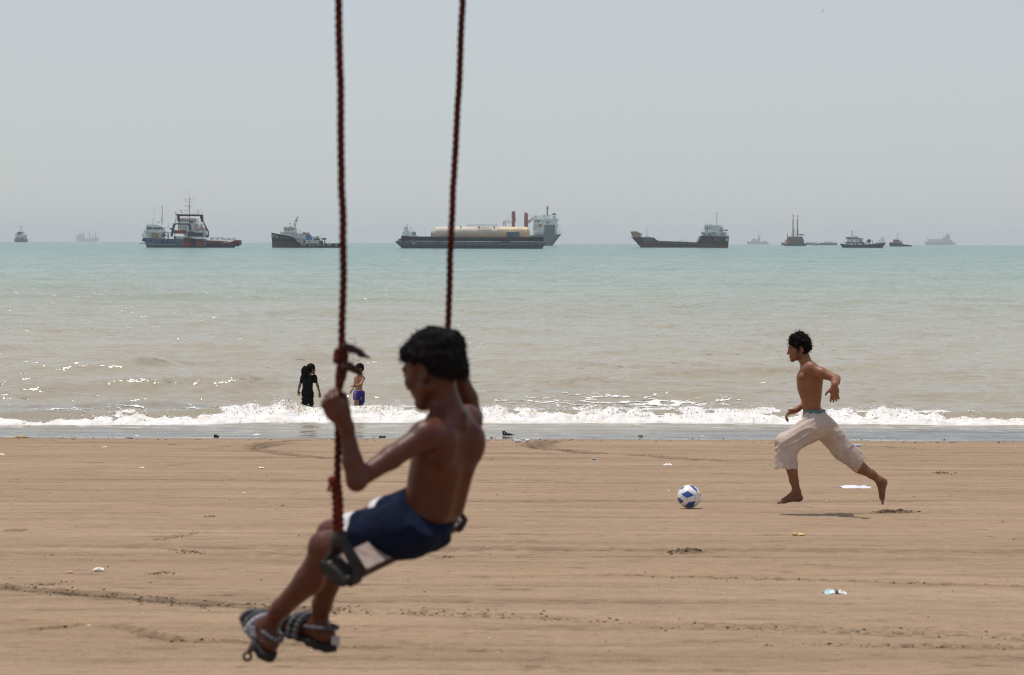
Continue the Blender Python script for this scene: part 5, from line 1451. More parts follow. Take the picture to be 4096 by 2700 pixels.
A.tyres([(188, 1040)], 32, -1.2, fat=.45)
A.poly('side_platform', dsteel, [(100, 1092), (130, 1100), (225, 1104), (225, 1114), (118, 1114)], -1, .6)
A.poly('stern_gantry', pale_green, [(905, 960), (1450, 962), (1456, 1040), (1440, 1040), (1420, 985), (1060, 985), (1020, 1020), (855, 1018)], -4.6, -4.1)
A.poly('work_deck_side', redhull, [(1035, 1012), (1172, 1012), (1172, 1160), (1060, 1158), (1032, 1120)], -4.86, -4.5)
A.box('dark_bay', black, 1172, 1012, 1300, 1170, -4.84, -4.45)  # plain black panel between the two red side panels
A.box('work_deck_side', redhull, 1300, 1040, 1445, 1150, -4.86, -4.5)
rnd_ = np.random.default_rng(5)
A.rods('hanging_tyre', tyre_m, [(1045 + 17 * i, 1000, 1042 + 17 * i + 8 * rnd_.random(), 1030 + 55 * rnd_.random()) for i in range(24)], 13, y=-5.0)
A.poly('deck_shelter', dsteel, [(1110, 860), (1240, 850), (1420, 860), (1410, 960), (1110, 960)], -3.5, 0)
A.poly('shelter_awning', pale_green, [(1225, 852), (1350, 842), (1440, 872), (1400, 888), (1260, 880)], -4.2, -.5)

# ---- red supply ship lying behind it
R_ = Ship(540, 760, 5.1717, 1540, 1194, 'supply_ship', 'red-hulled supply ship with white bridge and tall mast, behind the slate-blue ship', 'ship', GR, d=A.d + 13)
R_.hull([(830, 962), (1100, 985), (1450, 1040), (1600, 1046), (1790, 1052), (2010, 1072), (2085, 1034), (2188, 1034)], [(860, 1194), (1100, 1195), (1450, 1196), (1600, 1196), (1790, 1196), (1985, 1197), (2015, 1197), (2030, 1196)], 11, (.9, 1, 1, 1, 1, .9, .7, .4), [redhull, redhull, bluegrey, bluegrey], levels=(0, .40, .42, .75, 1))
R_.rods('rubbing_strake', greywhite, [(1450, 1080, 1585, 1076), (1800, 1080, 2010, 1082)], 7, y=-5.5)
R_.poly('fore_house', redhull, [(822, 832), (930, 838), (1085, 835), (1090, 905), (835, 905)], -4.2, 4.2)
R_.poly('main_house', greywhite, [(945, 690), (1290, 690), (1300, 720), (1400, 710), (1470, 800), (1470, 960), (1090, 985), (945, 840)], -4, 4)
br = R_.poly('bridge', white, [(955, 612), (1282, 615), (1294, 640), (1290, 692), (940, 692)], -4.3, 4.3)
R_.windows([(a, 628, a + 24, 656) for a in (965, 1000, 1035)] + [(1075, 622, 1090, 660)] + [(1105, 624, 1130, 658), (1140, 626, 1165, 684), (1175, 628, 1202, 686), (1212, 630, 1240, 688), (1252, 628, 1280, 660)], -4.36, parent=br)
R_.windows([(965, 760, 985, 778), (1070, 760, 1088, 778), (1285, 715, 1315, 738), (1270, 760, 1290, 780), (1400, 780, 1430, 800)], -4.06)
R_.poly('bridge_roof', salmon, [(965, 586), (1060, 584), (1085, 590), (1270, 588), (1290, 612), (950, 614)], -4.5, 4.5)
R_.rods('mast', steel, [(1132, 150, 1130, 590, 0, 0, 14), (1128, 0, 1122, 150, 0, 0, 3), (1030, 198, 1236, 206, 0, 0, 4), (1034, 182, 1034, 206), (1234, 160, 1234, 206), (1080, 185, 1080, 202), (1040, 246, 1222, 250, 0, 0, 4), (1042, 220, 1042, 246, 0, 0, 10), (1100, 232, 1100, 248), (1216, 240, 1216, 262), (1036, 326, 1150, 326, 0, 0, 6), (1040, 312, 1040, 342, 0, 0, 10), (1085, 352, 1150, 352, 0, 0, 12), (1150, 345, 1222, 345, 0, 0, 3), (1036, 432, 1150, 438, 0, 0, 6), (1040, 405, 1040, 434, 0, 0, 8), (1100, 430, 1122, 350, 0, 0, 5), (1150, 350, 1260, 480, 0, 0, 2)], 4)
mb = MB(); mb.ball((R_.X(952), 0, R_.Z(412)), R_.m(20), 12, 8); R_.part(mb, 'radome', white)
R_.rods('radome_post', dsteel, [(975, 425, 980, 490), (952, 430, 960, 490)], 8)
R_.poly('gantry', black, [(878, 506), (1440, 512), (1444, 560), (1452, 660), (1402, 662), (1378, 548), (962, 548), (955, 655), (912, 655), (910, 530), (878, 530)], -5.3, -4.6)
R_.rods('gantry_leg', greywhite, [(888, 520, 874, 690)], 22, y=-5)
R_.rods('gantry_leg', brown, [(945, 560, 932, 830)], 22, y=-5)
R_.rail('gantry_railing', steel, [(878, 506), (1438, 512)], -4.9, 44, 36)
R_.rods('flood_light', dsteel, [(1312, 434, 1338, 434), (1338, 434, 1342, 505), (880, 450, 880, 520), (1122, 500, 1125, 560), (1235, 500, 1232, 515)], 11, y=-5)
cr_ = R_.rods('deck_crane', brown, [(1425, 655, 1470, 690), (1462, 690, 1500, 770), (1500, 770, 1552, 860), (1552, 860, 1545, 965), (1480, 770, 1530, 850)], 28, y=-5)
R_.rods('crane_jib', brown, [(1340, 665, 1470, 740), (1470, 740, 1530, 840)], 12, y=-4.8)
mb = MB(); mb.tube((R_.X(1535), -5.4, R_.Z(955)), (R_.X(1535), -4.3, R_.Z(955)), R_.m(26), n=14); R_.part(mb, 'winch', dsteel)
R_.rods('funnel', white, [(1368, 720, 1368, 820)], 20, y=-4.2)
R_.poly('life_raft', salmon, [(1240, 800), (1430, 815), (1420, 835), (1270, 825)], -4.6, -3.8)
R_.rail('railing', greywhite, [(840, 830), (1140, 830)], -4.4, 36, 30)
R_.rail('cargo_rail', dsteel, [(1585, 1030), (1845, 1024)], -5.2, 42, 26, 6)
R_.rail('cargo_rail', dsteel, [(1845, 1042), (2120, 1034)], -5.2, 38, 26, 6)
R_.rods('deck_cargo', dsteel, [(1480 + 38 * i, 1040, 1486 + 38 * i, 990 + 30 * (i % 3)) for i in range(16)], 13, y=-2)
R_.poly('deck_cover', pale_green, [(1460, 920), (1500, 930), (1545, 985), (1455, 985)], -4.5, -3)
R_.tyres([(1565, 1090), (1690, 1098), (1758, 1102), (2055, 1108), (2130, 1096)], 24, -5.0, fat=.4)
R_.poly('bow_bulwark', redhull, [(2085, 1034), (2188, 1034), (2192, 1078), (2110, 1078)], -2.6, 2.6); R_.poly('bow_plating', bluegrey, [(2060, 1080), (2192, 1079), (2188, 1115), (2100, 1150), (2055, 1172)], -2.5, 2.5)
R_.tyres([(2186, 1112), (2146, 1142)], 26, -2.7, fat=.42)

# ---- tug with a sweeping bow
T_ = Ship(1050, 820, 6.797, 1100, 1160, 'tugboat', 'dark tug with raked white wheelhouse, blue funnel and rows of tyres, by the near rope', 'tug', GR)
T_.hull([(238, 754), (330, 772), (550, 812), (700, 842), (820, 868), (885, 900), (920, 945), (965, 1002), (1060, 1046), (1500, 1044), (2080, 1040), (2160, 1040)], [(262, 1160), (340, 1160), (550, 1160), (700, 1160), (820, 1160), (885, 1160), (920, 1160), (965, 1160), (1060, 1160), (1500, 1160), (2060, 1160), (2130, 1160)], 9, (.05, .35, .75, .9, .97, 1, 1, 1, 1, 1, .92, .7), [black, bluegrey, rusty, rusty], levels=(0, .52, .62, .9, 1))
T_.poly('deck_house', greywhite, [(498, 748), (560, 752), (1000, 795), (1190, 802), (1190, 940), (905, 936), (880, 900), (830, 866), (560, 805), (500, 790)], -3.2, 3.2)
T_.rods('deck_edge', dsteel, [(498, 746, 1000, 792), (1000, 792, 1190, 800), (905, 938, 1540, 950)], 7, y=-3.3)
T_.poly('main_house', greywhite, [(915, 940), (1540, 952), (1540, 1050), (1060, 1046), (965, 1000)], -3.0, 3.0)
wh = T_.poly('wheelhouse', white, [(592, 630), (920, 634), (960, 760), (930, 785), (592, 755)], -2.6, 2.6)
T_.windows([(664, 660, 686, 684), (716, 652, 736, 716), (764, 666, 782, 694), (810, 666, 838, 696), (624, 640, 640, 690)], -2.66, parent=wh)
T_.windows([(918, 818, 940, 842), (1052, 828, 1068, 850), (1004, 892, 1024, 920), (1296, 980, 1322, 1010), (1026, 960, 1034, 1040)], -3.26)
T_.box('door', white, 1182, 972, 1216, 1032, -3.12, -2.9); T_.box('dark_doorway', black, 1122, 968, 1178, 1036, -3.1, -2.9)
T_.poly('wheelhouse_roof', salmon, [(572, 608), (700, 612), (930, 632), (930, 644), (575, 628)], -3, 3)
T_.rail('railing', salmon, [(582, 608), (700, 612), (930, 632)], -2.9, 44, 40)
T_.rail('railing', steel, [(498, 746), (590, 752)], -3.2, 66, 30); T_.rail('railing', dsteel, [(592, 765), (1000, 792)], -3.25, 40, 40); T_.rail('railing', dsteel, [(905, 936), (1190, 940)], -3.3, 56, 30)
T_.rods('mast', dsteel, [(840, 634, 880, 450, -.7, -.4, 15), (878, 634, 915, 430, .6, .4, 15), (865, 540, 900, 545, 0, 0, 10), (880, 450, 935, 360, 0, 0, 18), (912, 430, 950, 345, 0, 0, 12), (935, 360, 955, 335, 0, 0, 18), (950, 340, 992, 318, 0, 0, 14), (935, 322, 958, 345, 0, 0, 9), (870, 440, 962, 412, 0, 0, 10), (900, 425, 962, 436, 0, 0, 9), (960, 404, 960, 440, 0, 0, 8), (845, 545, 880, 580, 0, 0, 8)], 10)
mb = MB(); mb.ball((T_.X(655), 0, T_.Z(552)), T_.m(24), 10, 7, (1, 1, .8)); T_.part(mb, 'radome', white)
T_.rods('antenna', dsteel, [(748, 500, 748, 610, 0, 0, 12), (715, 498, 770, 498, 0, 0, 9), (735, 606, 805, 610, 0, 0, 26), (650, 570, 650, 615, 0, 0, 8)], 8)
T_.poly('funnel', bright_blue, [(1186, 800), (1292, 800), (1325, 850), (1350, 942), (1186, 942)], -2, 2)
T_.poly('engine_casing_cover', tan, [(1072, 792), (1125, 735), (1165, 742), (1286, 780), (1296, 806), (1190, 802)], -2.2, 2.2)
T_.rods('exhaust_pipe', dsteel, [(1235, 765, 1268, 730)], 24)
T_.poly('work_boat', white, [(985, 758), (1075, 762), (1060, 782), (1005, 782)], -2.9, -1.6); T_.rods('boat_davit', bright_blue, [(1015, 682, 1015, 735), (1015, 682, 1048, 684), (1048, 684, 1048, 735)], 6, y=-2.3); T_.rods('ventilator', white, [(1005, 655, 1050, 660), (1025, 660, 1028, 682), (1030, 735, 1030, 760)], 9)
T_.box('vent_trunk', greywhite, 1356, 868, 1418, 940, -1.5, 1.5); T_.box('vent_cap', white, 1345, 852, 1426, 868, -1.8, 1.8)
T_.box('fire_pump', dsteel, 1456, 850, 1520, 890, -1.5, 1.5); T_.box('pump_base', dsteel, 1415, 900, 1545, 952, -2, 2)
T_.rods('fire_monitor', steel, [(1540, 845, 1625, 786), (1615, 780, 1632, 792, 0, 0, 16), (1530, 862, 1570, 862)], 6)
mb = MB(); mb.tube((T_.X(1590), -1.6, T_.Z(1012)), (T_.X(1590), 1.6, T_.Z(1012)), T_.m(52), n=18); T_.part(mb, 'winch', dsteel)
T_.rods('winch_frame', dsteel, [(1545, 895, 1600, 895), (1600, 895, 1600, 940), (1500, 990, 1560, 1050), (1560, 940, 1600, 945)], 8)
T_.rods('tow_post', dsteel, [(1690, 930, 1690, 1044), (1660, 1000, 1735, 1044, 0, 0, 12)], 28)
for a in (1645, 1702):
    mb = MB(); mb.tube((T_.X(a), -1, T_.Z(920)), (T_.X(a), 1, T_.Z(920)), T_.m(29), n=14); T_.part(mb, 'tow_roller', brown)
T_.tyres([(310, 850), (405, 876)], 36, -2.6, tyre_w, fat=.26)
T_.tyres([(1098, 1086), (1176, 1078), (1310, 1092), (1410, 1096), (1506, 1086), (1578, 1080), (1688, 1090), (1797, 1092), (1866, 1086), (2026, 1090)], 33, -4.6, tyre_w, fat=.24)
T_.rods('tow_line', dsteel, [(2150, 1040, 2290, 1092), (2290, 1092, 2420, 1150), (2420, 1150, 2440, 1162)], 4)
for i, a in enumerate((525, 650, 740)):
    mb = MB(); pts = [(T_.X(a + 42 * math.cos(t)), -3.6 - .25 * i, T_.Z(905 + 12 * i - 28 * math.sin(t))) for t in np.linspace(.3, math.pi - .3, 9)]; mb.path(pts, T_.m(4), n=5); T_.part(mb, 'fender_chain', tyre_w)

# ---- barge with two storage tanks
B_ = Ship(1540, 800, 3.130, 1080, 606, 'deck_barge', 'long dark flat barge with a raised bulwark carrying two cream tanks', 'barge', GR)
B_.hull([(135, 522), (215, 520), (600, 520), (1400, 521), (1900, 520), (1985, 520), (2012, 520)], [(222, 603), (232, 603), (600, 604), (1400, 606), (1900, 610), (1950, 610), (1955, 610)], 24, (.96, 1, 1, 1, 1, 1, .96), [black, floodgrey, bluegrey, rusty], levels=(0, .12, .45, .9, 1), flare=.97)
B_.rods('rubbing_strake', greywhite, [(300, 517, 740, 518, -12.2, -12.2, 4), (870, 519, 1450, 521, -12.2, -12.2, 5), (1560, 520, 2000, 522, -12.2, -12.2, 5)], 4)
B_.poly('bulwark', black, [(212, 455), (300, 452), (305, 460), (570, 463), (700, 466), (1500, 466), (1978, 462), (1978, 517), (212, 517)], -11.4, -10.9)
B_.poly('bulwark', black, [(212, 457), (1978, 464), (1978, 517), (212, 517)], 10.9, 11.4)
B_.rods('bulwark_stay', dsteel, [(230 + 62 * i, 470, 230 + 62 * i, 516) for i in range(29)], 5, y=-11.6)
B_.box('winch', dsteel, 172, 488, 200, 516, -4, -1); B_.rods('bollard', dsteel, [(190, 505, 190, 520), (165, 508, 165, 522)], 14, y=-8)
B_.tyres([(190, 543), (234, 545), (326, 547), (458, 543), (680, 545)], 13, -12.1, fat=.34); B_.tyres([(368, 546)], 16, -12.1, tyre_w, fat=.34)
B_.rods('hull_rib', dsteel, [(1040, 535, 1020, 560), (1435, 530, 1400, 590), (1700, 535, 1640, 600), (1800, 540, 1690, 606), (1990, 540, 1800, 606), (1880, 540, 1850, 600)], 7, y=-11.9)
def tank(name, label, mt, x0, x1, ytop, R, dy, bands):
    t = empty(name, ((B_.px0 - 2048) * B_.s + B_.X((x0 + x1) / 2), B_.d + dy, B_.z0 + B_.Z(ytop) - 2 * B_.m(R)), label, 'tank', 'storage tanks on the barge')
    h = B_.m(x1 - x0) / 2; r = B_.m(R); mb = MB(); rings = []; n = 40
    prof = [(-h + r * .62 * (1 - math.cos(a)), r * math.sin(a)) for a in np.linspace(.05, math.pi / 2, 9)]
    prof = prof + [(-q, w) for q, w in reversed(prof)]
    for q, w in prof: rings.append([(q, w * math.cos(a), r + w * math.sin(a)) for a in np.linspace(0, 2 * math.pi, n, endpoint=False)])
    mb.loft(rings); mb.build('shell', mt, t)
    for bx in bands:
        mb = MB(); mb.torus((B_.X(bx) - B_.X((x0 + x1) / 2), 0, r), r + .05, B_.m(4.5), (1, 0, 0), 40, 6); mb.build('saddle_band', greywhite, t)
    return t, h, r
t1, h, r = tank('storage_tank', 'greyish cream cylindrical tank nearest on the barge, with dished ends', cream, 612, 1446, 336, 72, -2.5, (690, 1318))
rnd_ = np.random.default_rng(9)
mb = MB(); 
for a, b in zip(np.linspace(-.02, .93, 20)[:-1], np.linspace(-.02, .93, 20)[1:]):
    for z_ in (.6, 1.1): mb.tube((a * h, -1.2, 2 * r + z_), (b * h, -1.2, 2 * r + z_), .06, n=4)
    mb.tube((a * h, -1.2, 2 * r - .2), (a * h, -1.2, 2 * r + 1.1), .06, n=4)
mb.build('walkway_railing', dsteel, t1)
mb = MB(); c0 = B_.X(1040) - B_.X(1029); mb.tube((c0, -r * .97, r * .80), (c0, -r * 1.2, r * .80), B_.m(17), n=14); mb.build('manhole', cream, t1)
for q in (-.55, -.2, .35, .8):
    mb = MB(); mb.tube((q * h, -r * .5, r * 1.8), (q * h, -r * .6, r * 2.05), .35, n=8); mb.build('nozzle', dsteel, t1)
mb = MB()
for q in np.linspace(.30, .68, 8): mb.tube((q * h, -r * .78, r * 1.55), (q * h, -r * .86, r * 1.85), .10, n=4)
mb.tube((.30 * h, -r * .86, r * 1.85), (.68 * h, -r * .86, r * 1.85), .10, n=4); mb.build('side_ladder_rail', dsteel, t1)
t2, h, r = tank('storage_tank', 'yellower cream tank further back on the barge, beside the blue container', cream2, 1020, 1812, 334, 74, 8.2, (1690,))
for i, q in enumerate(np.linspace(.12, .92, 9)):
    mb = MB(); mb.tube((q * h, -r * .86, r * 1.45), (q * h, -r * .95, r * 1.5), .28, n=7); mb.build('nozzle', dsteel, t2)
ct = empty('shipping_container', ((B_.px0 - 2048) * B_.s + B_.X(1598), B_.d - 8, B_.z0 + B_.Z(517)), 'blue-grey container standing on the barge in front of the yellower tank', 'container')
mb = MB(); w2 = B_.m(77); hh_ = B_.m(116); z1_ = hh_; z0_ = hh_ * .45
for i in range(22):
    a = -w2 + 2 * w2 * i / 22; mb.box(a, a + 2 * w2 / 22 * .55, -1.25, 1.25, z0_ + .1, z1_ - .1); mb.box(a + 2 * w2 / 22 * .55, a + 2 * w2 / 22, -1.17, 1.17, z0_ + .1, z1_ - .1)
mb.build('corrugated_wall', sm_('container_blue', (.10, .17, .22)), ct)
mb = MB(); 
for z_ in (z0_, z1_ - .15): mb.box(-w2 - .1, w2 + .1, -1.32, 1.32, z_, z_ + .15)
for a in (-w2 - .1, w2 - .1): mb.box(a, a + .2, -1.34, -1.2, z0_, z1_); mb.box(a, a + .2, 1.2, 1.34, z0_, z1_)
mb.build('frame', sm_('container_frame', (.07, .11, .15)), ct)
mb = MB(); mb.box(-w2, w2, -1.2, 1.2, 0, z0_ - .02); mb.build('stand', dsteel, ct)
sh_ = empty('tank_access_tower', ((B_.px0 - 2048) * B_.s + B_.X(592), B_.d - 1.5, B_.z0 + B_.Z(517)), 'small tan access tower at the left end of the nearer tank', 'tower')
mb = MB(); mb.box(-B_.m(18), B_.m(22), -2, 2, 0, B_.m(126)); mb.build('cabin', tan, sh_)
mb = MB(); [mb.tube((B_.m(q), -2.1, 0), (B_.m(q), -2.1, B_.m(126)), .18, n=5) for q in (-18, -4, 8, 22)]; mb.build('corner_post', greywhite, sh_)

# ---- heavy-lift cargo ship behind the barge
C_ = Ship(1540, 800, 3.130, 1950, 571, 'cargo_ship', 'grey cargo ship with red cranes and white superstructure behind the barge', 'ship', GR)
C_.hull([(1330, 450), (1500, 450), (1830, 445), (1990, 432), (2120, 430), (2202, 428)], [(1345, 570), (1500, 570), (1830, 571), (1960, 572), (2040, 573), (2088, 573)], 17, (.8, 1, 1, .98, .8, .45), [floodgrey, floodgrey, floodgrey, bluegrey], levels=(0, .35, .7, .92, 1))
C_.poly('superstructure', white, [(1850, 245), (1862, 210), (1985, 205), (2060, 196), (2085, 240), (2150, 240), (2152, 430), (1845, 445), (1848, 360)], -6, 6)
C_.box('bridge_wing', white, 1838, 232, 2168, 252, -7.5, 7.5)
C_.box('dark_casing', floodgrey, 1990, 312, 2120, 434, -7, -5.9)
C_.poly('funnel', white, [(2086, 185), (2134, 185), (2138, 246), (2082, 246)], -2, 2); C_.poly('funnel_top', black, [(2084, 186), (2092, 168), (2128, 168), (2136, 186)], -2.1, 2.1)
C_.rods('mast', dsteel, [(2025, 108, 2028, 210, 0, 0, 14), (2020, 68, 2024, 108, 0, 0, 5), (2002, 72, 2040, 72, 0, 0, 3), (2034, 78, 2036, 108, 0, 0, 4), (2010, 100, 2045, 100, 0, 0, 14), (2012, 122, 2050, 115, 0, 0, 3), (2012, 130, 2012, 210, 0, 0, 2)], 6)
C_.windows([(a, 262, a + 20, 276) for a in (1870, 1900)] + [(2008, 276, 2052, 292)], -6.1); C_.windows([(2092, 208, 2130, 216), (2092, 224, 2130, 230)], -2.1, dsteel, 'funnel_band')
C_.poly('lifeboat', orange, [(1914, 310), (1930, 298), (1950, 305), (1958, 330), (1940, 342), (1920, 330)], -8, -6.4)
C_.rods('boat_davit', white, [(1900, 305, 1938, 388), (1956, 335, 1984, 390), (1900, 305, 1915, 300)], 6, y=-7)
C_.rods('rigging_gear', dsteel, [(1850, 360, 1880, 310), (1860, 380, 1895, 330), (2150, 350, 2165, 300), (2170, 400, 2190, 350), (1895, 250, 1930, 262, -6, -6, 8), (1880, 195, 1890, 250), (1975, 185, 1976, 208), (1990, 185, 1991, 208)], 5, y=-6.5)
C_.rail('railing', greywhite, [(2120, 428), (2200, 426)], -3, 22, 12, 3); C_.rail('railing', greywhite, [(1855, 212), (2080, 200)], -5.8, 16, 14, 3)
C_.rods('deck_pipe', greywhite, [(1842, 410, 1985, 410), (1850, 425, 1985, 425), (1880, 395, 1880, 440), (1940, 390, 1940, 440), (1818, 420, 1822, 445)], 7, y=-6.6)
mb = MB(); mb.torus((C_.X(1965), -6.7, C_.Z(405)), C_.m(20), C_.m(2.5), (0, 1, 0), 16, 6); C_.part(mb, 'hose_reel', white)
c1 = C_.poly('crane_tower', craneRed, [(1582, 150), (1600, 142), (1624, 142), (1632, 270), (1622, 280), (1622, 455), (1578, 455), (1584, 270)], -2, 2)
C_.rods('crane_jib', craneRed, [(1580, 262, 1476, 268), (1580, 288, 1515, 284), (1476, 268, 1478, 332), (1478, 268, 1508, 330), (1500, 268, 1505, 330)], 7, parent=c1); C_.rods('hoist_wire', dsteel, [(1584, 180, 1492, 264), (1590, 190, 1530, 268), (1578, 160, 1580, 300)], 2, parent=c1)
c2 = C_.poly('crane_tower', craneRed, [(1740, 158), (1756, 154), (1764, 170), (1782, 160), (1786, 268), (1786, 455), (1738, 455), (1736, 260)], -2, 2)
C_.rods('crane_jib', craneRed, [(1784, 268, 1882, 204), (1788, 290, 1835, 258), (1882, 204, 1890, 212)], 14, parent=c2); C_.rods('hoist_wire', dsteel, [(1780, 175, 1880, 205), (1776, 190, 1850, 220)], 2, parent=c2)

# ---- white coaster beyond the left end of the barge
E_ = Ship(1540, 800, 3.130, 310, 470, 'coaster', 'hazy white coaster with grey bridge showing behind the left end of the barge', 'ship', GR, d=3300)
o_ = E_.oy; E_.oy = E_.wl - 548 / 3.13
E_.hull([(208, 440), (260, 446), (330, 446), (405, 446)], [(216, 546), (260, 548), (330, 548), (396, 548)], 14, (.6, 1, 1, .6), [greywhite, greywhite, bluegrey, bluegrey])
E_.poly('superstructure', greywhite, [(212, 410), (235, 400), (234, 340), (252, 335), (275, 340), (292, 380), (330, 420), (345, 446), (212, 446)], -5, 5)
E_.poly('funnel', floodgrey, [(258, 335), (276, 335), (288, 430), (254, 430)], -3, 3)
E_.rods('mast', dsteel, [(281, 298, 283, 372), (260, 304, 300, 304), (318, 325, 320, 400), (336, 332, 338, 410), (270, 296, 275, 304)], 4)
E_.box('deck_load', green, 334, 398, 384, 446, -4, 4)

# ---- landing craft
L_ = Ship(2480, 820, 4.956, 1300, 845, 'landing_craft', 'dark landing craft with raised tan bow ramp and white bridge at the stern', 'ship', GR)
L_.hull([(218, 638), (265, 642), (345, 645), (430, 640), (655, 648), (690, 690), (718, 712), (1020, 722), (1515, 740), (1545, 672), (1570, 612), (1850, 614), (2130, 618)], [(405, 838), (415, 838), (430, 838), (480, 838), (655, 840), (700, 840), (740, 840), (1020, 842), (1515, 846), (1545, 846), (1580, 846), (1850, 848), (2112, 848)], 12.5, (.8, .9, .95, 1, 1, 1, 1, 1, 1, 1, 1, 1, .97), [black, black, rusty, rusty], levels=(0, .45, .66, .95, 1), flare=.95)
L_.poly('bow_ramp', tan, [(202, 530), (262, 526), (330, 530), (356, 556), (392, 640), (330, 650), (272, 645), (222, 585)], -4.5, 4.5)
L_.rods('ramp_frame', bluegrey, [(202, 530, 225, 590), (225, 590, 270, 645), (352, 552, 410, 645), (375, 570, 415, 600), (220, 600, 218, 640), (405, 575, 412, 610)], 13, y=-5)
L_.rail('railing', dsteel, [(350, 575), (420, 600)], -5.2, 28, 14, 3)
L_.box('winch_house', green, 468, 648, 655, 716, -6.36, -6.2); L_.rods('bitts', dsteel, [(497, 620, 497, 645), (548, 625, 570, 645), (724, 695, 724, 715)], 16, y=-4)
L_.rods('foremast', steel, [(522, 432, 522, 650), (510, 440, 530, 440, 0, 0, 8)], 7)
L_.rods('rubbing_strake', tyre_w, [(415, 740, 660, 744), (830, 750, 1300, 764), (1350, 766, 1528, 772), (660, 743, 790, 748)], 7, y=-6.3)
L_.rods('cable_guard', greywhite, [(410, 645, 440, 690), (440, 690, 490, 712)], 5, y=-6.4)
h1 = L_.poly('lower_house', greywhite, [(1600, 527), (2085, 530), (2085, 612), (1640, 612), (1602, 560)], -5, 5)
L_.windows([(1786, 544, 1808, 566), (1828, 544, 1854, 566), (1716, 546, 1734, 604), (1750, 570, 1780, 606), (1986, 556, 2004, 572), (2014, 556, 2034, 572)], -5.06, parent=h1)
h2 = L_.poly('upper_house', white, [(1660, 435), (1930, 432), (2018, 438), (2018, 528), (1655, 528)], -4, 4)
L_.windows([(1664, 452, 1686, 478), (1742, 456, 1764, 480), (1778, 462, 1788, 480), (1806, 470, 1822, 492), (1834, 466, 1846, 480), (1900, 470, 1912, 490), (1700, 440, 1712, 520)], -4.06, parent=h2)
L_.poly('bridge_top', greywhite, [(1640, 430), (1660, 404), (1920, 408), (2005, 412), (2024, 440), (1650, 440)], -4.3, 4.3)
L_.rail('railing', greywhite, [(1576, 527), (1660, 527)], -5.1, 34, 18, 3); L_.rail('railing', dsteel, [(1576, 610), (2130, 618)], -6, 36, 28, 3); L_.rail('railing', greywhite, [(1655, 408), (2010, 412)], -4.2, 24, 22, 3)
L_.rods('stair', dsteel, [(1604, 530, 1660, 606)], 9, y=-5.5)
L_.rods('mast', steel, [(1905, 142, 1905, 410, 0, 0, 11), (1875, 160, 1905, 160), (1875, 160, 1875, 172), (1880, 235, 1905, 240), (1790, 370, 1790, 425, 0, 0, 10), (1712, 300, 1714, 430, 0, 0, 3), (1690, 350, 1690, 430), (1675, 370, 1675, 430), (1750, 385, 1765, 400, 0, 0, 12), (1940, 400, 1946, 412, 0, 0, 12), (1905, 250, 1820, 390, 0, 0, 2)], 5)
mb = MB(); mb.ball((L_.X(1788), 0, L_.Z(366)), L_.m(12), 10, 7); L_.part(mb, 'radome', white)
L_.rods('ventilator', greywhite, [(1975, 410, 1980, 530), (2010, 420, 2012, 520), (1950, 440, 1955, 510)], 22, y=-4.3)
L_.poly('awning', bluegrey, [(2008, 484), (2030, 490), (2118, 486), (2105, 515), (2075, 505), (2020, 502)], -3.5, 3.5)
L_.windows([(1846, 650, 1856, 718), (1862, 652, 1874, 716), (1882, 654, 1890, 712), (1906, 656, 1922, 716)], -6.3, sm_('rust_streak', (.20, .17, .15)), 'stain_plate')
L_.poly('lit_opening_plate', greywhite, [(2066, 646), (2084, 648), (2092, 680), (2112, 646), (2116, 660), (2098, 712), (2078, 716), (2066, 690)], -6.28, -6.0)  # pale plate painted as light showing through the stern opening

# ---- jack-up dredger with two spuds
D_ = Ship(2940, 820, 5.172, 1230, 846, 'spud_dredger', 'rust-brown dredging pontoon with two tall spuds standing upright', 'dredger', GR)
D_.hull([(1010, 808), (1060, 800), (1400, 800), (1440, 812)], [(1014, 840), (1060, 846), (1400, 846), (1442, 846)], 14, (.8, 1, 1, .9), [bluegrey, bluegrey, black, black])
D_.poly('machinery_house', brown, [(1075, 660), (1140, 652), (1330, 655), (1370, 665), (1380, 740), (1400, 802), (1070, 802), (1062, 720)], -5, 5)
D_.box('lower_house', bluegrey, 1140, 740, 1400, 804, -5.8, -5.0)
for a, b in ((1176, 205), (1267, 215)):
    sp_ = D_.cyl('spud', brown, a, b, a, 800, 24, y=-3); D_.cyl('spud_band', white, a, b + 40, a, b + 84, 25.5, y=-3, parent=sp_)
D_.rods('boom_post', craneRed, [(1058, 585, 1066, 740)], 17, y=-3)
D_.rods('hydraulic_arm', craneRed, [(1282, 606, 1420, 624, -3, -3, 18), (1300, 602, 1380, 600), (1330, 630, 1355, 690, -3, -3, 14), (1380, 595, 1360, 640)], 10, y=-3)
D_.rods('light_mast', dsteel, [(1150, 560, 1150, 660), (1202, 560, 1202, 660), (1245, 545, 1245, 650), (1293, 548, 1293, 650), (1218, 480, 1218, 660), (1200, 490, 1200, 570)], 5)
for a, b in ((1150, 556), (1202, 562), (1245, 546), (1293, 547)):
    mb = MB(); mb.ball((D_.X(a), 0, D_.Z(b)), D_.m(7), 8, 6); D_.part(mb, 'flood_light', dsteel)
D_.rods('side_frame', dsteel, [(1090, 670, 1075, 730), (1370, 670, 1400, 760), (1380, 720, 1400, 800), (1330, 680, 1380, 660), (1215, 690, 1215, 760, -5.2, -5.2, 14)], 9, y=-5.2)
D_.windows([(1100, 690, 1120, 720), (1160, 680, 1190, 740), (1240, 690, 1262, 740), (1310, 690, 1330, 720)], -5.1)
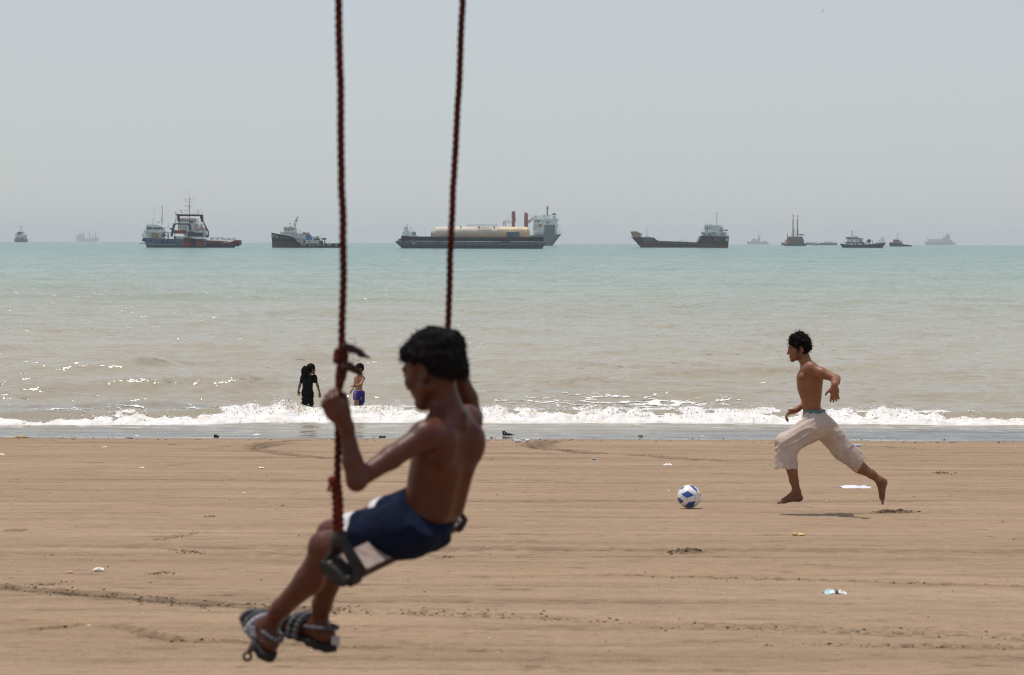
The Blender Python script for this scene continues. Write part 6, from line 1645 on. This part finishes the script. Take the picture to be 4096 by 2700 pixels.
# ---- red tug peeping out from behind it
q = Ship(2940, 820, 5.172, 1010, 832, 'tugboat', 'faded red tug mostly hidden behind the spud dredger', 'tug', GR, d=D_.d + 420)
q.oy = q.wl - 832 / 5.172
q.hull([(934, 768), (975, 772), (1060, 785), (1110, 790)], [(955, 828), (980, 832), (1060, 832), (1105, 832)], 8, (.1, .8, 1, .8), [craneRed, craneRed, bluegrey, bluegrey])
q.poly('wheelhouse', salmon, [(1000, 772), (1016, 748), (1022, 722), (1058, 722), (1062, 785)], -2.5, 2.5); q.rods('mast', steel, [(1035, 690, 1035, 724)], 4)
# ---- barges with pale cargo
I_ = Ship(2940, 820, 5.172, 1560, 826, 'cargo_barge', 'far low barge loaded with pale bags right of the spud dredger', 'barge', GR)
I_.hull([(1395, 792), (1420, 792), (1690, 794), (1712, 794)], [(1400, 824), (1420, 826), (1690, 826), (1700, 826)], 16, (.9, 1, 1, .9), [bluegrey, bluegrey, bluegrey])
I_.poly('cargo', sm_('pale_cargo', (.62, .54, .48)), [(1415, 786), (1430, 772), (1500, 768), (1570, 776), (1630, 764), (1690, 766), (1690, 782), (1650, 784), (1600, 794), (1420, 794)], -6, 6); I_.rods('mast', dsteel, [(1440, 745, 1440, 772)], 8)
I2 = Ship(2940, 820, 5.172, 1900, 830, 'cargo_barge', 'far low barge loaded with pale bags left of the blue trawler', 'barge', GR)
I2.hull([(1722, 794), (1740, 792), (2075, 792), (2090, 794)], [(1726, 828), (1740, 830), (2075, 830), (2092, 830)], 16, (.9, 1, 1, .9), [bluegrey, bluegrey, bluegrey])
I2.poly('cargo', sm_('pale_cargo_b', (.66, .62, .57)), [(1730, 792), (1745, 768), (1800, 772), (1830, 756), (1960, 760), (2020, 772), (2070, 770), (2078, 792)], -6, 6)
I3 = Ship(2940, 820, 5.172, 1660, 832, 'launch', 'small pale launch moving between the two loaded barges', 'boat', GR)
I3.hull([(1620, 804), (1650, 806), (1700, 808), (1740, 806)], [(1624, 828), (1650, 832), (1700, 832), (1728, 832)], 4, (.9, 1, .8, .1), [bluegrey, bluegrey, bluegrey]); I3.poly('cabin', greywhite, [(1632, 790), (1690, 790), (1700, 808), (1632, 806)], -1.5, 1.5)
I3.poly('bow_wave', white, [(1520, 834), (1560, 826), (1612, 828), (1616, 836)], -1, 1)

# ---- blue trawler
J_ = Ship(3300, 860, 3.965, 600, 520, 'trawler', 'dark blue trawler with high white deckhouse and a brown net drum', 'trawler', GR)
J_.hull([(221, 450), (290, 462), (380, 474), (480, 478), (620, 470), (750, 456), (860, 441), (943, 439)], [(264, 520), (300, 520), (380, 520), (480, 520), (620, 520), (750, 520), (850, 520), (893, 520)], 8, (.08, .6, .92, 1, 1, 1, .85, .55), [navy, navy, navy, rusty], levels=(0, .4, .86, .9, 1))
l1 = J_.poly('lower_house', greywhite, [(325, 436), (600, 436), (640, 440), (640, 474), (480, 480), (335, 470)], -2.8, 2.8)
J_.box('boat_deck', bluegrey, 286, 430, 600, 438, -3.4, 3.4)
u1 = J_.poly('upper_house', white, [(355, 380), (585, 380), (585, 432), (320, 432), (330, 404)], -2.4, 2.4)
J_.poly('wheelhouse', greywhite, [(318, 350), (400, 348), (520, 352), (520, 382), (330, 384)], -2.2, 2.2); J_.box('wheelhouse_roof', dsteel, 350, 374, 586, 382, -2.7, 2.7)
J_.windows([(a, 354, a + 12, 372) for a in (326, 346, 366, 390)], -2.26); J_.windows([(406, 390, 414, 428), (470, 396, 480, 408), (530, 384, 550, 430)], -2.46, parent=u1); J_.windows([(430, 446, 446, 474), (474, 444, 492, 474), (560, 440, 580, 472)], -2.86, parent=l1)
J_.rods('mast', dsteel, [(416, 238, 420, 350, 0, 0, 7), (400, 262, 432, 258), (395, 320, 425, 318, 0, 0, 5), (404, 300, 424, 300, 0, 0, 6), (416, 345, 412, 395), (460, 340, 490, 335), (425, 350, 500, 345, 0, 0, 8)], 4)
J_.rail('railing', dsteel, [(286, 430), (330, 430)], -3.2, 18, 12, 2.5); J_.rail('railing', dsteel, [(440, 380), (585, 382)], -2.5, 16, 16, 2.5); J_.rods('ladder', dsteel, [(580, 432, 592, 474)], 5, y=-3)
mb = MB(); mb.tube((J_.X(684), -1.6, J_.Z(412)), (J_.X(684), 1.6, J_.Z(412)), J_.m(29), n=16); J_.part(mb, 'net_drum', brown)
J_.rods('gallows', brown, [(636, 405, 636, 470), (655, 410, 660, 466), (740, 400, 742, 462), (728, 420, 748, 440), (735, 392, 742, 410), (690, 430, 690, 468, 0, 0, 14), (716, 434, 748, 434)], 6, y=-1.6)
J_.rods('hull_stripe', steel, [(640, 485, 760, 470), (760, 470, 905, 452)], 2, y=-3.9)
# ---- orange harbour tug
Kt = Ship(3300, 860, 3.965, 1180, 499, 'tugboat', 'small tug with orange wheelhouse and thin mast, right of the blue trawler', 'tug', GR)
Kt.hull([(1002, 446), (1030, 430), (1100, 440), (1180, 452), (1240, 468), (1365, 480)], [(1016, 496), (1035, 499), (1100, 499), (1180, 500), (1240, 500), (1362, 500)], 8, (.2, .75, 1, 1, 1, .8), [bluegrey, bluegrey, bluegrey, rusty])
Kt.poly('house', orange, [(1070, 420), (1072, 390), (1160, 388), (1172, 420), (1174, 462), (1090, 455)], -2.5, 2.5); Kt.windows([(1080, 398, 1092, 412), (1104, 398, 1116, 412), (1128, 398, 1142, 412)], -2.56)
Kt.box('funnel', bluegrey, 1172, 425, 1208, 468, -1.5, 1.5); Kt.rods('mast', steel, [(1132, 285, 1130, 388, 0, 0, 5), (1110, 375, 1150, 360), (1140, 298, 1156, 298, 0, 0, 8), (1066, 380, 1075, 395, 0, 0, 7)], 4)
Kt.rods('deck_gear', dsteel, [(1190, 412, 1215, 410), (1230, 455, 1235, 475), (1270, 462, 1275, 485), (1310, 468, 1314, 490)], 9); Kt.tyres([(1010, 450), (1250, 482), (1280, 484), (1310, 487), (1345, 489)], 9, -4.0, fat=.4)
# ---- ships fading in the haze
def hazy(ox, oy, k, x0, wl, d, name, label, hull, houses, rods, beam=14, mats=None, cat='ship'):
    s = Ship(ox, oy, k, x0, wl, name, label, cat, GR, d=d); s.oy = s.wl - wl / k
    t, b, w = hull; m_ = mats or (bluegrey, bluegrey, bluegrey)
    s.hull(t, b, beam, w, m_)
    for nm, mt, pts in houses: s.poly(nm, mt, pts, -beam * .32, beam * .32)
    s.rods('mast', dsteel, rods, 4)
    return s
s_ = hazy(0, 720, 3.3986, 290, 845, 3350, 'patrol_ship', 'lone blue-grey ship seen end-on at the far left', ([(222, 806), (250, 800), (330, 800), (358, 806)], [(224, 845), (250, 846), (330, 846), (354, 846)], (.9, 1, 1, .9)),
     [('lower_deck', tan, [(232, 775), (346, 775), (350, 802), (228, 802)]), ('superstructure', greywhite, [(222, 740), (250, 730), (255, 712), (320, 712), (326, 735), (352, 742), (346, 776), (232, 776)]), ('bridge', bluegrey, [(258, 708), (318, 706), (322, 740), (256, 740)])],
     [(288, 628, 288, 745, 0, 0, 8), (262, 632, 300, 632), (300, 655, 314, 652, 0, 0, 6), (262, 690, 264, 712), (322, 694, 322, 716), (216, 745, 224, 755, 0, 0, 10), (352, 742, 358, 760, 0, 0, 10)], beam=30, mats=(blue, blue, blue))
hazy(0, 720, 3.3986, 1190, 838, 14000, 'bulk_carrier', 'very faint cargo ship with deck cranes fading in the haze at left', ([(1035, 772), (1060, 765), (1150, 790), (1320, 768), (1348, 768)], [(1060, 845), (1080, 845), (1150, 845), (1320, 845), (1330, 845)], (.6, 1, 1, .8, .3)),
     [('superstructure', bluegrey, [(1050, 770), (1065, 728), (1090, 722), (1130, 728), (1155, 760), (1155, 795), (1050, 780)])],
     [(1100, 680, 1100, 760, 0, 0, 16), (1142, 690, 1142, 790, 0, 0, 14), (1222, 690, 1222, 800, 0, 0, 16), (1302, 700, 1302, 790, 0, 0, 16), (1150, 720, 1222, 740), (1222, 725, 1300, 770), (1270, 740, 1280, 780, 0, 0, 8)], beam=40)
hazy(2940, 820, 5.172, 450, 812, 10300, 'naval_ship', 'faint grey naval ship left of the spud dredger', ([(226, 740), (300, 758), (500, 765), (600, 768), (680, 768)], [(258, 812), (320, 814), (500, 814), (600, 814), (678, 814)], (.1, .8, 1, 1, .8)),
     [('superstructure', floodgrey, [(325, 762), (330, 710), (370, 690), (415, 695), (450, 720), (455, 765)]), ('stack', floodgrey, [(450, 765), (465, 640), (490, 640), (515, 765)]), ('hangar', floodgrey, [(535, 768), (560, 740), (600, 730), (640, 745), (660, 768)])],
     [(475, 570, 478, 650, 0, 0, 14), (455, 632, 500, 610, 0, 0, 14), (505, 700, 535, 595, 0, 0, 9), (525, 600, 552, 600, 0, 0, 20)], beam=26)
hazy(3300, 860, 3.965, 1800, 480, 10000, 'container_ship', 'faint ship with a long beige deck block at the far right', ([(1560, 420), (1600, 432), (1840, 434), (2000, 430), (2080, 450)], [(1590, 482), (1620, 482), (1840, 482), (1990, 482), (2010, 482)], (.3, .9, 1, .9, .3)),
     [('deck_block', tan, [(1612, 382), (1840, 384), (1840, 436), (1612, 436)]), ('superstructure', floodgrey, [(1838, 436), (1850, 360), (1900, 345), (1915, 300), (1945, 300), (1960, 390), (2000, 400), (2010, 436)])],
     [(1920, 268, 1920, 310, 0, 0, 6), (1955, 370, 1985, 280, 0, 0, 5), (1980, 280, 1995, 290, 0, 0, 12), (1612, 340, 1612, 390, 0, 0, 5), (1560, 412, 1610, 404, 0, 0, 4)], beam=28)
hazy(3300, 860, 3.965, 890, 470, 13500, 'tanker', 'barely visible pale ship in the haze behind the blue trawler', ([(790, 415), (840, 418), (930, 420), (960, 418)], [(800, 478), (840, 478), (930, 478), (950, 478)], (.4, 1, 1, .4)),
     [('superstructure', floodgrey, [(830, 420), (850, 380), (870, 350), (915, 335), (935, 420)])], [(878, 318, 878, 350, 0, 0, 6), (915, 325, 915, 345, 0, 0, 5)], beam=40)
hazy(2480, 820, 4.956, 1250, 778, 13500, 'freighter', 'barely visible masts of a ship in the haze above the landing craft', ([(1130, 712), (1180, 718), (1300, 718), (1350, 712)], [(1140, 785), (1180, 785), (1300, 785), (1340, 785)], (.4, 1, 1, .4)),
     [('superstructure', floodgrey, [(1170, 718), (1175, 690), (1215, 690), (1220, 718)])], [(1178, 640, 1178, 700, 0, 0, 8), (1255, 640, 1255, 720, 0, 0, 8), (1300, 612, 1300, 715, 0, 0, 8), (1225, 660, 1225, 715, 0, 0, 6)], beam=40)
# ================================================================== the football
bc = G(2756, 2031); br_ = 0.1135
ballc = np.array((bc[0], bc[1], sand_z(bc[1]) + br_ - .004))
def poly_in(px, pz, poly):
    ins = np.zeros(px.shape, bool); j = len(poly) - 1
    for i in range(len(poly)):
        xi, zi = poly[i]; xj, zj = poly[j]
        c = ((zi > pz) != (zj > pz)) & (px < (xj - xi) * (pz - zi) / (zj - zi + 1e-12) + xi); ins ^= c; j = i
    return ins
def ball():
    n = 96; V = []; 
    lin = np.linspace(-1, 1, n)
    faces = []; base = 0; VV = []
    for ax in range(3):
        for sg in (-1, 1):
            a, b = np.meshgrid(np.tan(lin * math.pi / 4), np.tan(lin * math.pi / 4), indexing='ij')
            p = np.zeros((n, n, 3)); p[..., ax] = sg; p[..., (ax + 1) % 3] = a * sg; p[..., (ax + 2) % 3] = b
            p /= np.linalg.norm(p, axis=-1)[..., None]; VV.append(p.reshape(-1, 3))
            I = np.arange(n * n).reshape(n, n) + base; base += n * n
            faces.append(np.stack([I[:-1, :-1], I[1:, :-1], I[1:, 1:], I[:-1, 1:]], -1).reshape(-1, 4))
    V = np.concatenate(VV); Q = np.concatenate(faces)
    c = col_fill(V, (.74, .71, .69)); R = 364.
    blue_c = (.030, .075, .30); cx, cy = 1225, 800
    quads = [[(945, 695), (1150, 585), (1190, 600), (1350, 715), (1130, 800)], [(862, 800), (1040, 905), (945, 1020), (880, 940)], [(1170, 935), (1400, 890), (1340, 1095), (1060, 1100)], [(1215, 440), (1340, 445), (1460, 560), (1440, 620), (1290, 490)], [(1520, 890), (1562, 930), (1470, 1080)], [(925, 560), (1000, 490), (1085, 485), (960, 575)], [(1548, 690), (1575, 700), (1592, 780), (1560, 745)]]
    seams = [[(1180, 560), (1215, 500)], [(1350, 715), (1450, 650), (1560, 760)], [(1450, 650), (1420, 600)], [(1370, 720), (1400, 890)], [(1130, 800), (1170, 935)], [(950, 815), (1000, 755)], [(1000, 755), (1130, 800)], [(1185, 570), (1360, 690)], [(1000, 575), (1050, 610)], [(1040, 905), (1060, 800)]]
    for sgn in (-1, 1):
        m = (V[:, 1] * sgn > 0)
        px_, pz_ = V[:, 0] * sgn * -1 if sgn > 0 else V[:, 0], V[:, 2]
        for q in quads:
            poly = [((a - cx) / R, (cy - b) / R) for a, b in q]
            ins = poly_in(px_, pz_, poly) & m
            c[ins] = blue_c
        for sm in seams:
            for (a, b), (d, e) in zip(sm[:-1], sm[1:]):
                p0 = np.array(((a - cx) / R, (cy - b) / R)); p1 = np.array(((d - cx) / R, (cy - e) / R)); v = p1 - p0
                t = np.clip(((px_ - p0[0]) * v[0] + (pz_ - p0[1]) * v[1]) / (v @ v), 0, 1)
                dd = np.hypot(px_ - p0[0] - t * v[0], pz_ - p0[1] - t * v[1]); c[(dd < .016) & m] = (.30, .27, .26)
    c *= (1 + .07 * vn3(V / .3, 5) + .05 * vn3(V / .1, 6))[:, None]
    c = blend(c, np.clip(-V[:, 2] * .5 - .25 + .3 * vn3(V / .25, 8), 0, .35), (.36, .25, .16))
    m_ = attr_mat('ball_leather', rough=.42, spec=.4, var=.05, scale=40, bump=.1, bscale=200)
    o = fast_mesh('football', V * br_, Q, m_, loc=ballc, col=c)
    tag(o, 'white and blue football resting on the sand in front of the running man', 'ball')
ball()

# ================================================================== things washed up or dropped on the sand
def ground_at(px, py): 
    g = G(px, py); return g
LG = 'litter washed up along the water line'
def lump(name, label, cat, px, py, size, col, seed, group=None, rough=.8, sub=None, rot=0, sharp=.35, mt=None):
    g = ground_at(px, py); sx, sy, sz = size
    S = Field(np.array((-sx * 1.4, -sy * 1.4, -.03)), np.array((sx * 1.4, sy * 1.4, sz * 2.2)), max(min(sx, sz) / 9, .004))
    r_ = np.random.default_rng(seed)
    for i in range(7): S.ell(np.array(((r_.random() - .5) * sx * 1.4, (r_.random() - .5) * sy, sz * (.2 + .5 * r_.random()))), (sx * (.25 + .3 * r_.random()), sy * (.25 + .3 * r_.random()), sz * (.3 + .4 * r_.random())), None, sz * .3)
    V, Q = S.mesh(); V = V + vnormals(V, Q) * (sharp * sz * .5 * vn3(V / (sz * .5 + .01), seed))[:, None]
    o = fast_mesh(name, V, Q, mt or mat(name + '_stuff', col, rough, .3, 20, dirt=(.12, .09, .06), dirt_amt=.4), loc=g + np.array((0, 0, -.01)))
    return tag(o, label, cat, group)
def sheet(name, label, cat, px, py, sx, sy, hgt, col, seed, group=None, n=34, col2=None, rough=.5):
    """a crumpled bag, wrapper or packet lying on the sand"""
    g = ground_at(px, py); a = np.linspace(-1, 1, n)
    X, Y = np.meshgrid(a, a, indexing='ij'); x = X.ravel(); y = Y.ravel()
    z = hgt * (.35 + .65 * np.abs(fbm2(x * 1.7 + 3, y * 1.3, seed, 3) * 1.6)) * np.clip(1.15 - .6 * (x * x + y * y), .08, 1)
    w = 1 + .12 * fbm2(x * 2, y * 2, seed + 3, 2)
    V = np.stack([x * sx * w, y * sy * w, z], 1); I = np.arange(n * n).reshape(n, n)
    top = np.stack([I[:-1, :-1], I[1:, :-1], I[1:, 1:], I[:-1, 1:]], -1).reshape(-1, 4)
    V2 = V.copy(); V2[:, 2] -= .004; Q = np.concatenate([top, top[:, ::-1] + n * n]); V = np.concatenate([V, V2])
    c = col_fill(V, col)
    if col2 is not None:
        for (x0, x1, cc) in col2: c[(V[:, 0] > x0 * sx) & (V[:, 0] < x1 * sx)] = cc
    m_ = attr_mat(name + '_film', rough=rough, spec=.4, var=.06, scale=30, bump=.2, bscale=90)
    return tag(fast_mesh(name, V, Q, m_, loc=g + np.array((0, 0, .004)), col=c), label, cat, group)
def bottle(name, label, px, py, ln, r, col, cap, rot, group=None):
    g = ground_at(px, py); e = empty(name, g + np.array((0, 0, r)), label, 'bottle', group); d = np.array((math.cos(rot), math.sin(rot), 0)); mb = MB(); n = 14
    u = np.array((0, 0, 1.)); t = np.cross(u, d); prof = [(0, .8), (.03, 1), (.3, 1), (.33, .93), (.36, 1), (.68, 1), (.84, .55), (.90, .38), (.93, .38)]
    mb.loft([[d * (q - .5) * ln + (t * math.cos(a) + u * math.sin(a)) * r * w for a in np.linspace(0, 2 * math.pi, n, endpoint=False)] for q, w in prof]); mb.build('bottle_body', mat(name + '_plastic', col, .25, .1, 10, spec=.5), e)
    mb = MB(); mb.tube(d * .42 * ln, d * .5 * ln, r * .45, n=12); mb.build('bottle_cap', mat(name + '_cap', cap, .4), e)
sheet('plastic_sheet', 'crumpled white plastic sheet lying on the sand behind the running man', 'plastic sheet', 3425, 1953, .17, .10, .034, (.66, .65, .68), 3)
sheet('foil_packet', 'torn silver and pale blue packet lying on the sand at lower right', 'packet', 3340, 2376, .068, .05, .030, (.70, .70, .68), 9, col2=[(-1.3, -.55, (.35, .60, .62)), (-.15, .25, (.05, .05, .05)), (.5, .72, (.62, .50, .36))], rough=.3)
lump('sponge_scrap', 'torn yellow foam scrap on the sand below the running man', 'scrap', 3195, 2138, (.055, .04, .022), (.62, .44, .18), 31)
lump('wood_plank', 'broken yellow-brown plank at the water line, far left', 'driftwood', 78, 1750, (.19, .06, .035), (.42, .26, .10), 33, LG)
lump('rag', 'purple and white rag at the water line left of the girl', 'rag', 515, 1752, (.09, .05, .02), (.16, .10, .25), 35, LG)
sheet('plastic_scrap', 'crinkled clear-white plastic scrap beside the purple rag', 'scrap', 548, 1748, .05, .05, .05, (.62, .62, .60), 36, LG)
lump('seaweed_clump', 'dark seaweed clump at the water line just left of the girl', 'seaweed', 866, 1746, (.05, .05, .045), (.03, .025, .02), 37, LG)
sheet('plastic_scrap', 'flat white plastic scrap at the water line under the girl', 'scrap', 1025, 1741, .10, .07, .03, (.70, .69, .68), 38, LG)
lump('seaweed_clump', 'small brown-green weed at the water line right of the near rope', 'seaweed', 1530, 1748, (.07, .05, .03), (.10, .09, .03), 39, LG)
g = ground_at(2040, 1745); e = empty('lost_sandal', g, 'black upturned sandal at the water line right of the swing', 'sandal', LG)
mb = MB(); mb.loft([[(-.14 + q * .26, -.045 * w, .012), (-.14 + q * .26, .045 * w, .012), (-.14 + q * .26, .045 * w, .045 + .02 * math.sin(q * 5)), (-.14 + q * .26, -.045 * w, .045 + .02 * math.sin(q * 5))] for q, w in ((0, .6), (.15, .95), (.5, .8), (.8, 1), (1, .55))]); mb.build('sole', mat('black_rubber', (.012, .012, .012), .7), e)
mb = MB(); mb.path([(-.12, -.03, .04), (-.14, -.02, .085), (-.11, .02, .09), (-.06, .03, .05)], .016, n=6); mb.build('strap', mat('black_rubber_strap', (.015, .015, .015), .7), e)
lump('coconut_husk', 'brown husk at the water line between ball and swing', 'husk', 2560, 1748, (.05, .045, .045), (.16, .09, .05), 41, LG)
sheet('paper_scrap', 'pale paper scrap at the water line above the ball', 'scrap', 2810, 1748, .055, .05, .035, (.70, .62, .52), 43, LG)
lump('green_leaf', 'green weed strand at the water line by the running man', 'seaweed', 3118, 1742, (.05, .03, .02), (.02, .22, .07), 45, LG)
lump('broken_jar', 'round orange-brown broken pot at the water line, far right', 'pot', 3864, 1744, (.055, .05, .055), (.26, .09, .02), 47, LG)
sheet('plastic_scrap', 'bright white scrap at the water line right of the running man', 'scrap', 3532, 1750, .06, .05, .03, (.76, .75, .75), 49, LG)
sheet('plastic_scrap', 'small white scrap right of the broken pot', 'scrap', 3955, 1744, .03, .04, .03, (.76, .75, .75), 50, LG)
bottle('plastic_bottle', 'clear bottle lying left of another below the water line', 2073, 1770, .13, .027, (.55, .62, .68), (.75, .76, .78), .1, 'bottles dropped on the sand')
bottle('plastic_bottle', 'whitish bottle lying just right of the clear one', 2112, 1769, .10, .030, (.66, .68, .68), (.6, .66, .72), .15, 'bottles dropped on the sand')
bottle('plastic_bottle', 'blue-white bottle on the sand behind the running man', 3433, 1788, .13, .024, (.40, .47, .58), (.75, .76, .78), -.1, 'bottles dropped on the sand')
bottle('plastic_bottle', 'small grey-blue bottle lying on the sand right of the hairpin tyre track', 2376, 1840, .07, .015, (.30, .36, .42), (.5, .5, .5), .05, 'bottles dropped on the sand')
for px, py, sx, lb in ((418, 1790, .035, 'small bluish white flake near the water line at left'), (6, 1820, .05, 'white flake at the left edge of the sand'), (397, 2280, .035, 'pale pink chip above the long tyre rut'), (360, 2511, .026, 'white chip on the lower tyre rut at left'), (278, 2291, .022, 'orange chip left of the pale pink one'), (1046, 1873, .035, 'cream chip below the hairpin tyre track'), (2675, 1964, .012, 'tiny shell above the ball'), (976, 1972, .02, 'cream shell left of the near rope'), (567, 1872, .035, 'faint white flake on the sand at left'), (2670, 1862, .06, 'white torn wrapper on the upper sand above the ball')):
    sheet('litter_flake', lb, 'litter', px, py, sx, sx * .8, sx * .5, (.72, .69, .65) if 'orange' not in lb else (.55, .3, .15), int(px) % 90 + 3, 'pale flakes scattered on the sand')

# tiny shells and pebbles, strewn everywhere
r_ = np.random.default_rng(23); n = 1500
yy = 1 / (1 / 9.5 + (1 / 36.5 - 1 / 9.5) * r_.random(n)); xx = (r_.random(n) - .5) * .64 * yy
band = r_.random(n) < .18; yy[band] = 35.6 + 1.2 * r_.random(band.sum()) ** 2 * 1.2; xx[band] = (r_.random(band.sum()) - .5) * 24
cc = np.stack([xx, yy, sand_z(yy) + .006], 1); rad = .0022 + .0075 * r_.random(n) ** 5 + band * .010 * r_.random(n); rad *= np.clip(yy / 16, .55, 1.3)
dark = r_.random(n) < np.where(band, .75, .3)
for nm, msk, m_, lb in (('shell_fragments', ~dark, mat('shell_white', (.70, .64, .56), .5, .2, 9), 'pale shell fragments strewn over the sand'), ('dark_pebbles', dark, mat('dark_pebble', (.06, .045, .035), .8, .4, 9), 'dark pebbles and crumbs strewn over the sand')):
    v_, f_ = clots(cc[msk], rad[msk], 5); c6 = np.repeat(cc[msk], 6, 0); v_ = c6 + (v_ - c6) * (1.5, 1.0, .55); tag(fast_mesh(nm, v_, f_, m_, smooth=False), lb, 'shells' if 'shell' in nm else 'pebbles', kind='stuff')

# a little kite high up
kp = P(3289, 42, 480)
kt = empty('kite', kp, 'tiny dark maroon kite high in the sky at upper right', 'kite'); s_ = 480 / F
mb = MB(); pts = [(1.5 * s_, 4.5 * s_), (4 * s_, 2 * s_), (3.8 * s_, -.6 * s_), (-1 * s_, 3.4 * s_)]
mb.prism(pts, -.05, .05); mb.build('sail', mat('kite_cloth', (.10, .012, .035), .8), kt)
mb = MB(); mb.path([(2 * s_, 0, 0), (-.5 * s_, 0, -2.5 * s_), (-2.6 * s_, 0, -5.5 * s_)], .02, n=5); mb.build('tail_line', mat('kite_line', (.5, .45, .5), .8), kt)
mb = MB()
mb.prism([(-4.6 * s_, -6 * s_), (-3.4 * s_, -5.4 * s_), (-1.4 * s_, -7.6 * s_), (-2.4 * s_, -8 * s_)], -.05, .05); mb.prism([(-1.6 * s_, -3.2 * s_), (0, -2.6 * s_), (.2 * s_, -4.4 * s_)], -.05, .05)
mb.build('tail', mat('kite_tail', (.07, .02, .06), .8), kt)

# crumbs of damp sand along the wheel ruts and round the dug-up spots
bvh_z = []
from mathutils.bvhtree import BVHTree
so_ = bpy.data.objects['sand_beach']
import bisect
def on_sand(p):
    h, loc, nn_, ix = so_.ray_cast(Vector((p[0], p[1], 5)), Vector((0, 0, -1))); return loc[2] if h else sand_z(p[1])
zz_ = np.array([on_sand(p) for p in cp]); cc3 = np.stack([cp[:, 0], cp[:, 1], zz_ + cr2 * .25], 1)
v_, f_ = clots(cc3, cr2, 12); c6 = np.repeat(cc3, 6, 0); v_ = c6 + (v_ - c6) * (1.25, 1.1, .8)
tag(fast_mesh('sand_crumbs', v_, f_, mat('damp_sand', (.15, .092, .052), .95, .3, 12, spec=.05), smooth=False), 'crumbs of damp dug-up sand along the wheel ruts', 'sand', kind='stuff')
